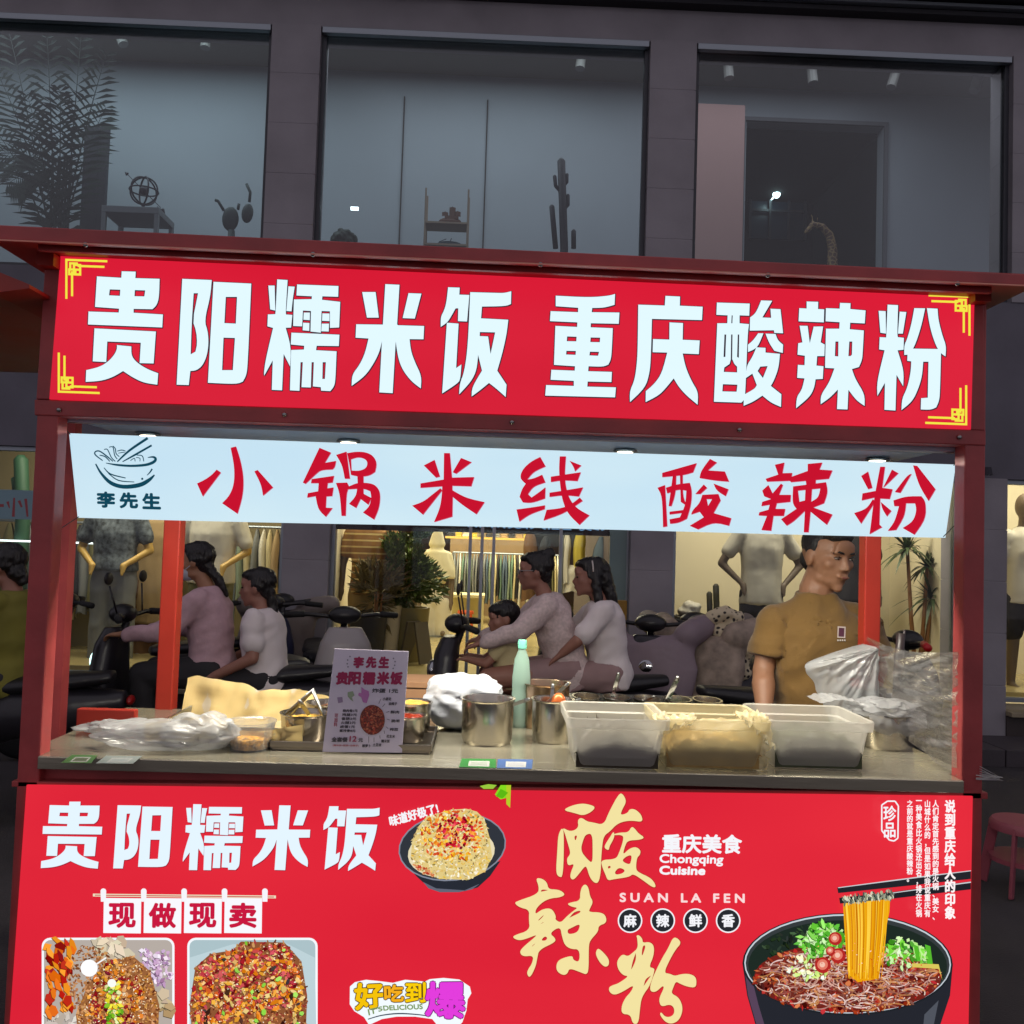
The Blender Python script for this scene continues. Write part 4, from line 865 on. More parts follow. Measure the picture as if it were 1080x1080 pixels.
# side table and armillary sphere
Y = 6.0; p = S(145, 226, Y); t = thing('side_table', 'low grey side table in the left upstairs window', 'table', (p.x, Y, FL2))
tz = SZ(145, 226, Y); xa, xb = SX(117, 226, Y), SX(176, 226, Y); m_gt = mat('grey_table', (120, 124, 128), .6)
b = MB(); b.box((xa, Y-.2, tz-.06), (xb, Y+.2, tz)); b.build('table_top', m_gt, t, bevel=.004)
for x in (xa+.02, xb-.02):
    for y in (Y-.18, Y+.18): b = MB(); b.box((x-.018, y-.018, FL2), (x+.018, y+.018, tz-.06)); b.build('leg', m_gt, t)
t = thing('armillary_sphere', 'dark metal ring globe sculpture on the grey side table', 'sculpture', (SX(152, 220, Y), Y, tz))
c = S(152, 198, Y); R1 = .125
c.z = tz+.065+R1+.03
for k, ang in enumerate((0, .9, -.9)):
    b = MB(); b.tube([c+Matrix.Rotation(ang, 3, 'Z') @ Vector((R1*math.cos(a), 0, R1*math.sin(a))) for a in (2*PI*i/28 for i in range(29))], .0085, 6, False); b.build('ring', m_darkmetal, t, smooth=True)
b = MB(); b.tube([c+Vector((R1*math.cos(a), R1*math.sin(a), .0)) for a in (2*PI*i/28 for i in range(29))], .007, 6, False); b.build('ring', m_darkmetal, t, smooth=True)
b = MB(); b.ell(c, (.042, .042, .042)); b.build('ball', m_darkmetal, t, smooth=True)
b = MB(); b.lathe([(.001, 0), (.06, 0), (.06, .012), (.02, .03), (.012, .07), (.02, .09), (.001, .095)], (c.x, Y, tz), 16); b.build('base', m_darkmetal, t, smooth=True)
b = MB(); b.tube([c+Vector((-.16, 0, .15)), c+Vector((.16, 0, -.15))], [.004, .004], 6); b.tube([c+Vector((-.16, 0, .15)), c+Vector((-.185, 0, .172))], [.018, .001], 8); b.build('arrow', m_darkmetal, t)
b = MB(); q = S(172, 219, Y); q.z = tz; b.cap(q+Vector((0, 0, .02)), .02, q+Vector((0, 0, .05)), .014); b.cap(q+Vector((-.02, 0, .05)), .01, q+Vector((-.05, 0, .075)), .006)
tag(b.build('figurine', m_darkmetal, None, q, smooth=True), 'tiny dark bird figurine beside the ring globe', 'figurine')
# cactus sculpture
Y = 5.7; t = thing('cactus_sculpture', 'dark prickly pear sculpture with two round pads upstairs', 'sculpture', (SX(245, 245, Y), Y, FL2))
m_cac = mat('dark_cactus_green', (46, 62, 62), .6, var=.2, bump=.3, bscale=60)
for (x, y, rx, rz, a) in ((243, 231, .074, .11, 0), (261, 225, .052, .088, .1)):
    b = MB(); b.ell(S(x, y, Y), (rx, .035, rz), Matrix.Rotation(a, 3, 'Y')); b.build('pad', m_cac, t, smooth=True)
b = MB(); b.tube([S(244, 243, Y), S(244, 262, Y), Vector((SX(244, 262, Y), Y, FL2))], [.03, .035, .04], 8); b.build('stalk', m_cac, t, smooth=True)
for pts in ([(236, 222), (230, 212), (227, 211)], [(263, 213), (264, 203), (260, 194)], [(251, 221), (252, 215)]):
    b = MB(); b.tube([S(x, y, Y) for x, y in pts], [.014]*len(pts), 6); b.build('shoot', m_cac, t, smooth=True)
# dark standing screen by the palm
Y = 6.4; b = MB(); b.box((SX(86, 200, Y), Y, FL2), (SX(111, 200, Y), Y+.05, SZ(98, 133, Y))); b.box((SX(100, 200, Y), Y-.004, FL2), (SX(102, 200, Y), Y+.002, SZ(98, 135, Y)))
tag(b.build('standing_screen', mat('near_black_screen', (34, 38, 48), .5), None, (SX(98, 200, Y), Y, FL2)), 'tall dark standing screen behind the upstairs palm', 'screen')

def frond(b, base, tip, sag, n=22, ll=.20, w=.012, droop=.35, side=1.):
    """a pinnate palm frond: rachis with leaflet pairs"""
    base, tip = Vector(base), Vector(tip); d = tip-base; L = d.length; pts = []
    for i in range(n+1):
        t = i/n; pts.append(base+d*t+Vector((0, 0, sag*L*(math.sin(t*PI)*.5+(-t*t*.3)))))
    b.tube(pts, [.008*(1-t/n)+.002 for t in range(n+1)], 4)
    for i in range(2, n+1):
        t = i/n; q = pts[i]; tg = (pts[min(i+1, n)]-pts[i-1]).normalized(); sd = tg.cross(Vector((.25, -1, .1))).normalized()
        l = ll*(.35+.9*math.sin(PI*min(1, t*.85+.12)))*rnd.uniform(.85, 1.1)
        for s_ in (-1, 1):
            e = q+(tg*.75+sd*s_*.8).normalized()*l+Vector((0, 0, -l*droop*rnd.uniform(.5, 1.2))); pr = tg*w
            m_ = q.lerp(e, .5)+Vector((0, -.004, l*.07))
            b.add([q, m_+pr, e, m_-pr], [(0, 1, 2, 3)])
m_palm = mat('dark_palm_leaf', (24, 44, 36), .6, var=.35, vscale=5)
Y = 5.9; t = thing('potted_palm', 'tall feathery palm at the left edge of the upstairs window', 'palm', (SX(62, 300, Y), Y, FL2))
cr = S(60, 165, Y); bs = Vector((SX(62, 250, Y), Y, FL2))
for (x, y, dy, dz) in ((10, 28, .1, .35), (50, 36, -.1, .3), (86, 30, -.1, .3), (112, 52, -.2, .5), (-4, 64, -.1, .6), (-14, 116, .1, .9), (8, 190, -.2, 1.1), (112, 104, .2, .8), (-24, 160, .1, 1.0), (64, 92, -.3, .4), (30, 96, -.3, .5)):
    b = MB(); q = S(x, y, Y+dy); o0 = bs+Vector((rnd.uniform(-.05, .05), 0, rnd.uniform(.55, .9)))
    o0.z = min(o0.z, cr.z-.05) if y < 120 else cr.z+rnd.uniform(-.25, .05)
    frond(b, o0, q, .22*dz, n=24, ll=.25, w=.017); b.build('frond', m_palm, t)
for k in range(5): b = MB(); x = bs.x+(k-2)*.035; b.tube([(x, Y, FL2+.2), (x+rnd.uniform(-.02, .02), Y, cr.z)], [.016, .01], 6); b.build('stem', m_palm, t)
b = MB(); b.lathe([(.001, 0), (.15, 0), (.19, .3), (.17, .3), (.001, .27)], bs, 20); b.build('pot', m_darkmetal, t, smooth=False)
# small shelf with ship model
Y = 6.3; x0, x1 = SX(448, 240, Y), SX(493, 240, Y); t = thing('display_shelf', 'small open wooden shelf rack in the middle upstairs window', 'shelf', ((x0+x1)/2, Y, FL2))
m_sh = mat('pale_shelf_wood', (140, 124, 108), .6)
for x in (x0, x1): b = MB(); b.tube([(x, Y, FL2), (x, Y, SZ(470, 199, Y))], .009, 6); b.tube([(x, Y+.2, FL2), (x, Y+.2, SZ(470, 199, Y))], .009, 6); b.build('upright', m_sh, t)
for y in (234, 257, 285): z = SZ(470, y, Y); b = MB(); b.box((x0, Y-.01, z-.018), (x1, Y+.22, z)); b.build('shelf_board', m_sh, t)
z = SZ(470, 234, Y); xm = SX(474, 234, Y)
b = MB(); b.ell((xm, Y+.1, z+.04), (.11, .035, .04)); b.box((xm-.05, Y+.07, z+.06), (xm+.08, Y+.13, z+.09))
for dx, h_ in ((-.05, .14), (.02, .19), (.07, .15)): b.tube([(xm+dx, Y+.1, z+.07), (xm+dx, Y+.1, z+h_)], .004, 5); b.grid(lambda u, v: Vector((xm+dx-.03+.06*u, Y+.1-.015*math.sin(PI*u), z+.09+(h_-.10)*v)), 4, 2)
tag(b.build('model_ship', mat('ship_brown', (92, 62, 50), .6), None, (xm, Y+.1, z)), 'brown model sailing ship on the upstairs shelf', 'model ship')
z = SZ(470, 257, Y); b = MB(); b.ell((xm, Y+.1, z+.03), (.12, .03, .03)); b.tube([(xm, Y+.1, z+.03), (xm+.02, Y+.1, z+.09)], .004, 5); b.tube([(xm-.1, Y+.1, z+.05), (xm-.03, Y+.1, z+.08)], .004, 5)
tag(b.build('model_boat', mat('boat_grey', (60, 76, 84), .6), None, (xm, Y+.1, z), smooth=True), 'small grey model boat under the sailing ship', 'model boat')
# tall cactus
def column_cactus(label, Y, stems, m, base_z, name='column_cactus'):
    x, y = stems[0][0]; t = thing(name, label, 'cactus', (SX(x, y, Y), Y, base_z))
    for st in stems:
        pts = [S(a, c_, Y) for a, c_ in st[:-1]]; r = st[-1]
        if st is stems[0]: pts.append(Vector((pts[-1].x, Y, base_z)))
        b = MB(); b.tube([pts[0]+(pts[0]-pts[1]).normalized()*r*.7]+pts, [r*.45]+[r]*len(pts), 9); b.build('stem', m, t, smooth=True)
    return t
column_cactus('tall dark branching cactus in the middle upstairs window', 5.7, [[(592, 170), (594, 230), (595, 262), .036], [(585, 186), (586, 196), (592, 203), .017], [(598, 184), (598, 192), (593, 198), .015], [(599, 206), (599, 216), (594, 222), .017], [(582, 218), (586, 262), .024], [(605, 244), (605, 262), .022]], mat('black_cactus', (40, 42, 52), .6), FL2)
b = MB(); p = S(374, 220, 5.4); b.obox(p, (.065, .02, .025));  # lamp reflection in the pane, added as a small glowing block
tag(b.build('reflected_lamp', mat('lamp_reflection', (240, 250, 255), .3, emit=(235, 250, 255), es=3), None, p), 'tiny white lamp reflection glowing left in the middle upstairs window', 'lamp')
b = MB(); b.ell(S(362, 252, 5.6), (.12, .06, .09)); tag(blob('leafy_plant', b, m_palm, None, tuple(S(362, 270, 5.6)), .012, 1, .03, 24), 'low dark green plant at the bottom of the middle upstairs window', 'plant')
# giraffe figure
Y = 6.2; b = MB()
G_ = [(878, 276), (878, 262), (875, 248), (867, 239), (857, 237)]
for i in range(len(G_)-1): b.cap(S(*G_[i], Y), .05-.006*i, S(*G_[i+1], Y), .045-.006*i)
b.cap(S(857, 237, Y), .03, S(850, 245, Y), .02); b.cap(S(857, 232, Y), .01, S(856, 226, Y), .007); b.cap(S(862, 233, Y), .01, S(863, 227, Y), .007)
b.ell(Vector((SX(880, 276, Y), Y, FL2+.45)), (.14, .08, .12))
b.cap((SX(878, 276, Y), Y, SZ(878, 276, Y)), .05, (SX(880, 276, Y), Y, FL2+.45), .07)
for dx in (-.08, .08):
    for dy in (-.04, .04): b.cap((SX(880, 276, Y)+dx, Y+dy, FL2+.42), .03, (SX(880, 276, Y)+dx, Y+dy, FL2+.02), .018)
mg = mat('giraffe_spots', (178, 142, 70), .6)
nt = mg.node_tree; vo = nt.nodes.new('ShaderNodeTexVoronoi'); vo.feature = 'DISTANCE_TO_EDGE'; vo.inputs['Scale'].default_value = 22; tc = nt.nodes.new('ShaderNodeTexCoord'); nt.links.new(tc.outputs['Object'], vo.inputs['Vector'])
cr_ = nt.nodes.new('ShaderNodeValToRGB'); cr_.color_ramp.elements[0].position = .08; cr_.color_ramp.elements[1].position = .12; cr_.color_ramp.elements[0].color = (*lin((140, 116, 72)), 1); cr_.color_ramp.elements[1].color = (*lin((84, 58, 40)), 1)
nt.links.new(vo.outputs['Distance'], cr_.inputs[0]); nt.links.new(cr_.outputs[0], nt.nodes['Principled BSDF'].inputs['Base Color'])
tag(blob('giraffe_statue', b, mg, None, (SX(880, 276, Y), Y, FL2), .012, 2), 'yellow spotted giraffe statue before the dark reflected recess upstairs', 'statue')

# ================================================================== ground floor shop: garments, dummies, plants
def garment(label, x, Y, ztop_, h, w, m, group, name='hanging_garment', dep=.05, seed=0):
    r_ = random.Random(seed); ph = r_.uniform(0, 6)
    def fn(u, v, s_):
        sh = min(1, v*5)**.6; ww = w*(.25+.75*sh)*(1-.12*v+.10*v*v)
        return Vector((x+(u-.5)*ww+.006*math.sin(v*7+ph), Y+s_*dep*(.3+.7*sh)*(1-.7*abs(2*u-1)**3)+.012*math.sin(u*14+ph+v*2)*v, ztop_-h*v-.03*sh*abs(2*u-1)))
    b = MB(); b.grid(lambda u, v: fn(u, v, 1), 6, 8); b.grid(lambda u, v: fn(u, v, -1), 6, 8)
    o = b.build(name, m, None, (x, Y, ztop_), smooth=True)
    return tag(o, label, 'garment', group)
CLO = {k: mat('cloth_'+k, c_, .85, bump=.08, bscale=60) for k, c_ in dict(white=(214, 208, 190), cream=(198, 184, 140), grey=(122, 124, 122), olive=(104, 100, 66), black=(38, 36, 40), brown=(112, 80, 50), blue=(84, 100, 116), green=(96, 122, 104), pink=(176, 130, 120), yellow=(190, 170, 60), sage=(130, 144, 122), tan=(164, 138, 96)).items()}
def ordn(n):
    a = ['first', 'second', 'third', 'fourth', 'fifth', 'sixth', 'seventh', 'eighth', 'ninth', 'tenth', 'eleventh', 'twelfth', 'thirteenth', 'fourteenth', 'fifteenth', 'sixteenth', 'seventeenth', 'eighteenth', 'nineteenth']
    if n < 20: return a[n-1]
    t_ = {2: 'twent', 3: 'thirt', 4: 'fort'}[n//10]; return t_+'ieth' if n % 10 == 0 else t_+'y-'+a[n % 10-1]
def rail(label, x0, x1, Y, z, fl, group=None, stand=True):
    t = thing('clothes_rail', label, 'clothes rail', ((x0+x1)/2, Y, fl), group)
    b = MB(); b.tube([(x0, Y, z), (x1, Y, z)], .012, 8); b.build('rod', m_alu, t)
    if stand:
        for x in (x0, x1): b = MB(); b.tube([(x, Y, z), (x, Y, fl)], .012, 8); b.tube([(x, Y-.2, fl+.012), (x, Y+.2, fl+.012)], .012, 8); b.build('upright', m_alu, t)
    return t
# long rail deep in the shop
Y = 10.2; z = SZ(530, 584, Y); rail('long clothes rail deep inside the shop behind the doorway', SX(478, 584, Y), SX(594, 584, Y), Y, z, FLOOR)
keys = ['grey', 'green', 'sage', 'blue', 'grey', 'green', 'white', 'grey', 'cream', 'olive', 'sage', 'white', 'grey', 'blue', 'white', 'black', 'cream']
rr_ = random.Random(5)
cn = {}
for i in range(40):
    k = keys[(i*7+i//3) % len(keys)]; x = SX(480+i*2.85, 590, Y)
    garment(f'{k} garment, {ordn(i+1)} from the left on the long rail deep in the shop', x, Y, z-.01, rr_.uniform(.55, .78), .05, CLO[k], 'garments on the long rail', dep=.2, seed=i)
# shelf above
zs = SZ(520, 567, 10.4); b = MB(); b.box((SX(470, 567, 10.4), 10.3, zs-.03), (SX(564, 567, 10.4), 10.7, zs)); tag(b.build('wall_shelf', mat('yellowish_shelf', (214, 176, 90), .5), None, (SX(517, 567, 10.4), 10.5, zs)), 'yellowish shelf of folded clothes above the long rail', 'shelf')  # shelf in one even yellowish colour
for i in range(11):
    x = SX(476+i*8, 560, 10.4); hh = rr_.uniform(.06, .13); k = rr_.choice(list(CLO))
    b = MB(); n = rr_.randint(2, 4)
    for j in range(n): b.obox((x, 10.48, zs+hh/n*(j+.5)), (.085+rr_.uniform(-.01, .01), .24, hh/n*.9), Matrix.Rotation(rr_.uniform(-.06, .06), 3, 'Z'))
    tag(b.build('folded_clothes', CLO[k], None, (x, 10.48, zs), bevel=.008), f'{k} folded stack, number {["one","two","three","four","five","six","seven","eight","nine","ten","eleven"][i]} from the left on the shop shelf', 'folded clothes', 'stacks on the shop shelf')
b = MB(); b.box((SX(474, 600, 11.5), 11.5, FLOOR), (SX(562, 600, 11.5), 11.6, CEIL)); tag(b.build('partition_board', mat('partition_tan', (140, 116, 84), .8, var=.15), None, (SX(520, 600, 11.5), 11.55, FLOOR)), 'tan partition board behind the long clothes rail', 'partition')
# table and stool
Y = 9.2; x0, x1 = SX(474, 640, Y), SX(511, 640, Y); zt_ = SZ(490, 626, Y); t = thing('counter_desk', 'small cream desk in the middle of the shop floor', 'desk', ((x0+x1)/2, Y, FLOOR)); m_tab = mat('cream_table', (200, 190, 146), .6)
b = MB(); b.box((x0, Y-.3, zt_-.04), (x1, Y+.3, zt_)); b.build('table_top', m_tab, t, bevel=.005)
b = MB(); b.box((x0+.04, Y+.2, FLOOR+.05), (x1-.04, Y+.24, zt_-.04)); b.build('modesty_board', m_tab, t)
for x in (x0+.03, x1-.03):
    for y in (Y-.27, Y+.27): b = MB(); b.box((x-.02, y-.02, FLOOR), (x+.02, y+.02, zt_-.04)); b.build('leg', m_tab, t)
def stool(label, x, Y, fl, h, w, m, cat='stool'):
    t = thing('plastic_stool', label, cat, (x, Y, fl))
    b = MB(); b.lathe([(.001, h-.006), (w*.46, h-.006), (w*.5, h-.018), (w*.51, h-.045), (w*.485, h-.045), (w*.48, h-.02), (.001, h-.02)], (x, Y, fl), 24); b.build('seat', m, t, auto=40)
    for a in range(4):
        an = PI/4+a*PI/2; c_, s_ = math.cos(an), math.sin(an); b = MB()
        b.beam((x+c_*w*.42, Y+s_*w*.42, fl+h-.02), (x+c_*w*.62, Y+s_*w*.62, fl+.004), w*.16, .014, up=(s_, -c_, 0)); b.build('leg', m, t, bevel=.003)
    b = MB(); b.lathe([(w*.5, h*.42), (w*.52, h*.42), (w*.51, h*.48), (w*.49, h*.48)], (x, Y, fl), 24); b.build('brace_ring', m, t)
    return t
stool('small orange red plastic stool under the shop desk', SX(491, 650, 8.9), 8.9, FLOOR, .26, .2, mat('orange_plastic', (196, 84, 40), .4))
# long lit strips reflected/hung in the left window, banner reflection drawn as a pale strip with bowl logo
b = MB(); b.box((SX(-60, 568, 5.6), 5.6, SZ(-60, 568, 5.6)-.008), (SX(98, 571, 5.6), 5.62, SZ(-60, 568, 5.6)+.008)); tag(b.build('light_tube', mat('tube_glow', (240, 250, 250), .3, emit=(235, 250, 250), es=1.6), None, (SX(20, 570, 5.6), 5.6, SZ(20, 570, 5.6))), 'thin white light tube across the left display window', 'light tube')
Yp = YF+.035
t = thing('banner_reflection', 'pale blue banner reflection with bowl logo drawn on left shop window', 'reflection', tuple(S(40, 548, Yp)))
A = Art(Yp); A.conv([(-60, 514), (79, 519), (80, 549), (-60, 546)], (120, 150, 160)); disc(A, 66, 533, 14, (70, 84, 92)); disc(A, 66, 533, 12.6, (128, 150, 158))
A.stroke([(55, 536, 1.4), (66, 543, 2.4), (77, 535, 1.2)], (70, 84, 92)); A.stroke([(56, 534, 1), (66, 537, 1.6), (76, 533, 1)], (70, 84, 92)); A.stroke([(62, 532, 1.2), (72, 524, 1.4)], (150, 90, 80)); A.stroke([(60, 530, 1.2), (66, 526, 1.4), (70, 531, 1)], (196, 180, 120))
A.build('reflection_sheet', m_ink, t)
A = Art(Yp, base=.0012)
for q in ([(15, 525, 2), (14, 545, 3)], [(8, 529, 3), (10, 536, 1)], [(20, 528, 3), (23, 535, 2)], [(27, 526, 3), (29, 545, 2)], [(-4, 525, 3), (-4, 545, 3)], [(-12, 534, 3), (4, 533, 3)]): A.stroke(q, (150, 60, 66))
A.build('reflection_marks', m_ink, t)

# mannequins ------------------------------------------------------
m_dummy = mat('dummy_wood', (196, 158, 78), .45); m_dumgrey = mat('dummy_grey', (108, 92, 74), .5)
def mannequin(label, px, ysh, Y, topm, botm, fl, wood=None, wid=.40, length=.62, sleeve=.5, arms='down', poncho=False, skirt=False, head=True, bare=None):
    wood = wood or m_dumgrey
    s = S(px, ysh, Y); x, zs_ = s.x, s.z; t = thing('mannequin', label, 'mannequin', (x, Y, fl)); H = zs_-fl; w = wid/2
    hip = zs_-.52
    b = MB(); b.ell((x, Y, zs_-.12), (w*.78, .1, .17)); b.ell((x, Y, zs_-.36), (w*.62, .085, .2)); b.ell((x, Y, hip), (w*.75, .1, .12))
    b.cap((x, Y, zs_-.02), .05, (x, Y, zs_+.09), .045)
    if head: b.ell((x, Y-.01, zs_+.21), (.075, .09, .115)); 
    for s_ in (-1, 1):
        sh = Vector((x+s_*w*.86, Y, zs_-.05))
        if arms == 'hips': el = sh+Vector((s_*.16, .02, -.27)); ha = Vector((x+s_*w*.8, Y-.06, hip+.02))
        elif arms == 'front': el = sh+Vector((s_*.10, .0, -.27)); ha = el+Vector((-s_*.16, -.14, -.13))
        else: el = sh+Vector((s_*.07, .0, -.28)); ha = el+Vector((s_*.0, -.05, -.25))
        b.cap(sh, .048, el, .036); b.cap(el, .034, ha, .024); b.cap(ha, .03, ha+Vector((0, -.03, -.08)), .014)
        lp = Vector((x+s_*.085, Y, hip-.02)); kn = Vector((x+s_*.095, Y-.01, fl+(hip-fl)*.5)); an = Vector((x+s_*.10, Y+.01, fl+.07))
        b.cap(lp, .085, kn, .052); b.cap(kn, .052, an, .034); b.cap(an, .034, an+Vector((0, -.13, -.035)), .028)
        if s_ == -1: A1 = (sh, el)
        else: A2 = (sh, el)
    blob('body', b, wood, t, None, .014, 2)
    X_, Y_ = (1, 0, 0), (0, 1, 0); b = MB()
    b.loft([((x, Y, zs_+.035), X_, Y_, .06, .05), ((x, Y, zs_), X_, Y_, w*.55, .075), ((x, Y, zs_-.05), X_, Y_, w*.88, .10), ((x, Y, zs_-.18), X_, Y_, w*.88, .125), ((x, Y, zs_-.36), X_, Y_, w*.80, .115), ((x, Y, zs_-length*.85), X_, Y_, w*.86, .13), ((x, Y, zs_-length), X_, Y_, w*.90, .135)])
    for sh, el in (A1, A2): e2 = sh.lerp(el, sleeve*1.2); b.cap(sh+Vector((0, 0, -.005)), .075, e2, .068)
    if poncho: b.lathe([(.001, .36), (.02, .34), (.07, .2), (.10, .08), (.07, .04), (.15, .0), (.21, -.2), (.22, -.30), (.001, -.30)], (x, Y, zs_), 18)
    o = blob('top', b, topm, t, None, .014, 2, .010, 11, seed=px, noisefn=lambda p, d: noise.noise(Vector((p.x*14, p.y*10, p.z*4)))+d*.4)
    if botm:
        b = MB()
        if skirt: b.lathe([(.001, .02), (w*.7, .0), (w*.95, -.45), (.001, -.45)], (x, Y, hip), 20, sy=.7)
        else:
            b.ell((x, Y, hip-.0), (w*.84, .12, .15))
            for s_ in (-1, 1): b.cap((x+s_*.09, Y, hip-.06), .1, (x+s_*.10, Y-.01, hip-(.34 if bare else .8)), .085)
        blob('bottoms', b, botm, t, None, .016, 2, .01, 8, seed=px+3)
    b = MB(); b.lathe([(.001, 0), (.16, 0), (.16, .012), (.001, .014)], (x, Y+.02, fl), 20); b.build('base_plate', m_alu, t)
    return t
DF = zw0-.02
mannequin('mannequin in a white tee and black shorts in the right display window', 804, 556, 5.45, mat('printed_white_tee', (190, 184, 166), .8), CLO['black'], DF, arms='hips', wid=.42, length=.66, bare=True)
mannequin('black mannequin in dark clothes behind the vendor', 898, 560, 5.7, CLO['black'], CLO['black'], DF, wood=m_dumgrey, wid=.38, arms='down')
mannequin('mannequin in a white tee and black shorts in the far right window', 1080, 560, 5.4, CLO['white'], CLO['black'], DF, wid=.40, bare=True)
mannequin('wooden mannequin in an open white shirt in the left window', 226, 541, 5.5, CLO['white'], CLO['olive'], DF, wood=m_dummy, wid=.46, arms='front', sleeve=.62, length=.6)
camo = mat('grey_leaf_camouflage', (92, 100, 106), .85, var=.75, vscale=26)
mannequin('wooden mannequin in a grey camouflage tee in the left window', 124, 540, 5.5, camo, CLO['grey'], DF, wood=m_dummy, wid=.44, arms='front', sleeve=.5, length=.5)
mannequin('mannequin in a long brown coat beside the camouflage tee', 168, 545, 5.9, CLO['tan'], CLO['brown'], DF, wid=.40, length=.95, sleeve=.9)
strp = mat('striped_tan_tee', (160, 120, 74), .85)
nt = strp.node_tree; wv = nt.nodes.new('ShaderNodeTexWave'); wv.bands_direction = 'Z'; wv.inputs['Scale'].default_value = 5.5; tc = nt.nodes.new('ShaderNodeTexCoord'); nt.links.new(tc.outputs['Object'], wv.inputs['Vector'])
cr_ = nt.nodes.new('ShaderNodeValToRGB'); cr_.color_ramp.elements[0].position = .80; cr_.color_ramp.elements[1].position = .88; cr_.color_ramp.elements[0].color = (*lin((160, 118, 74)), 1); cr_.color_ramp.elements[1].color = (*lin((224, 200, 140)), 1); nt.links.new(wv.outputs[0], cr_.inputs[0]); nt.links.new(cr_.outputs[0], nt.nodes['Principled BSDF'].inputs['Base Color'])
mannequin('mannequin in a striped tan tee left of the big leafy plant', 392, 556, 5.9, strp, CLO['tan'], FLOOR, wid=.40, length=.6)
mannequin('mannequin in a pale hooded poncho right of the big leafy plant', 461, 582, 8.2, mat('pale_poncho', (224, 216, 180), .8), CLO['white'], FLOOR, wid=.26, length=.36, poncho=True, head=False)
# left window rails
Y = 5.95; z = SZ(80, 551, Y); rail('clothes rail at the left of the left display window', SX(-30, 551, Y), SX(150, 551, Y), Y, z, DF)
for i, (px, k) in enumerate(((56, 'black'), (66, 'grey'), (78, 'cream'), (85, 'black'), (92, 'grey'), (-6, 'green'), (10, 'olive'), (30, 'grey'), (42, 'black'), (102, 'olive'))):
    garment(f'{k} coat on the left window rail, {["ninth","eighth","seventh","sixth","fifth","tenth","eleventh","twelfth","thirteenth","fourth"][i]} hanger', SX(px, 560, Y), Y, z-.02, .72+.05*(i % 3), .10, CLO[k], 'coats on the left window rail', dep=.08, seed=i+60)
Y = 6.0; z = SZ(280, 556, Y); rail('clothes rail beside the pillar in the left window', SX(250, 556, Y), SX(297, 556, Y), Y, z, DF)
for i, (px, k) in enumerate(((256, 'sage'), (263, 'cream'), (271, 'grey'), (279, 'white'), (286, 'cream'), (292, 'tan'))):
    garment(f'{k} shirt on the rail by the left pillar, {["first","second","third","fourth","fifth","sixth"][i]} from the left', SX(px, 560, Y), Y, z-.02, .62, .07, CLO[k], 'shirts on the rail by the pillar', dep=.09, seed=i+80)
# right part of the doorway: coats and bags on hooks
Y = 6.6
for i, (px, py, k, h_, w_) in enumerate(((612, 556, 'yellow', .45, .12), (598, 560, 'white', .5, .08), (634, 566, 'blue', .75, .16), (646, 562, 'black', .7, .12), (604, 596, 'white', .25, .2), (560, 556, 'brown', .7, .14), (575, 566, 'black', .5, .14))):
    garment(f'{k} piece hung near the doorway at the right, {["top yellow","narrow","bulky","dark","lower white","leftmost","second from left"][i]} one', SX(px, py, Y), Y, SZ(px, py, Y), h_, w_, CLO[k], 'clothes hung right of the doorway', dep=.06, seed=i+90)
Y = 6.55; b = MB(); b.tube([S(588, 556, Y), S(660, 560, Y)], .012, 8); b.tube([S(594, 556, Y), Vector((SX(594, 556, Y), Y, FLOOR))], .012, 8); b.tube([S(652, 560, Y), Vector((SX(652, 556, Y), Y, FLOOR))], .012, 8)
tag(b.build('display_rack', m_alu, None, tuple(S(625, 640, Y))), 'slim metal rack holding clothes right of the doorway', 'rack')
# sign reflection in the door glass, put in as a glowing strip
t = thing('sign_reflection', 'dim blue sign reflection drawn as a strip across the top of the doorway', 'sign', tuple(S(575, 560, YF+.1)))
b = MB(); pq(b, [(352, 543), (664, 552), (664, 566), (352, 558)], YF+.12, .03); b.build('reflection_backing', mat('reflection_backing_black', (40, 24, 34), .5), t)
A = Art(YF+.12); A.text('米线 重庆酸辣粉', [(655, 548), (490, 543), (490, 556), (655, 561)], (120, 160, 200), .2); A.build('characters', print_mat('reflection_blue', .75), t)
# leafy plants
def pot(name, label, px, ytop, ybot, Y, w0, w1, m, fl=None, cat='plant pot'):
    p = S(px, ybot, Y); h = SZ(px, ytop, Y)-fl; b = MB(); b.lathe([(.001, 0), (w0, 0), (w1, h), (w1-.02, h), (w1-.03, h-.05), (.001, h-.05)], (p.x, Y, fl), 20)
    return tag(b.build(name, m, None, (p.x, Y, fl), auto=50), label, cat)
pot('plant_pot', 'dark round pot beside the white pot in the doorway', 387, 645, 690, 5.5, .13, .165, mat('black_pot', (34, 32, 40), .5), FLOOR)
pot('plant_pot', 'tall white tapering pot in the doorway', 407, 638, 690, 5.7, .09, .125, mat('white_pot', (196, 184, 160), .4), FLOOR)
pot('plant_pot', 'wide olive square pot under the big plant', 428, 640, 690, 5.9, .17, .20, mat('olive_pot', (136, 124, 78), .5), FLOOR)
m_leaf = mat('glossy_leaf', (86, 104, 46), .4, var=.45, vscale=9)
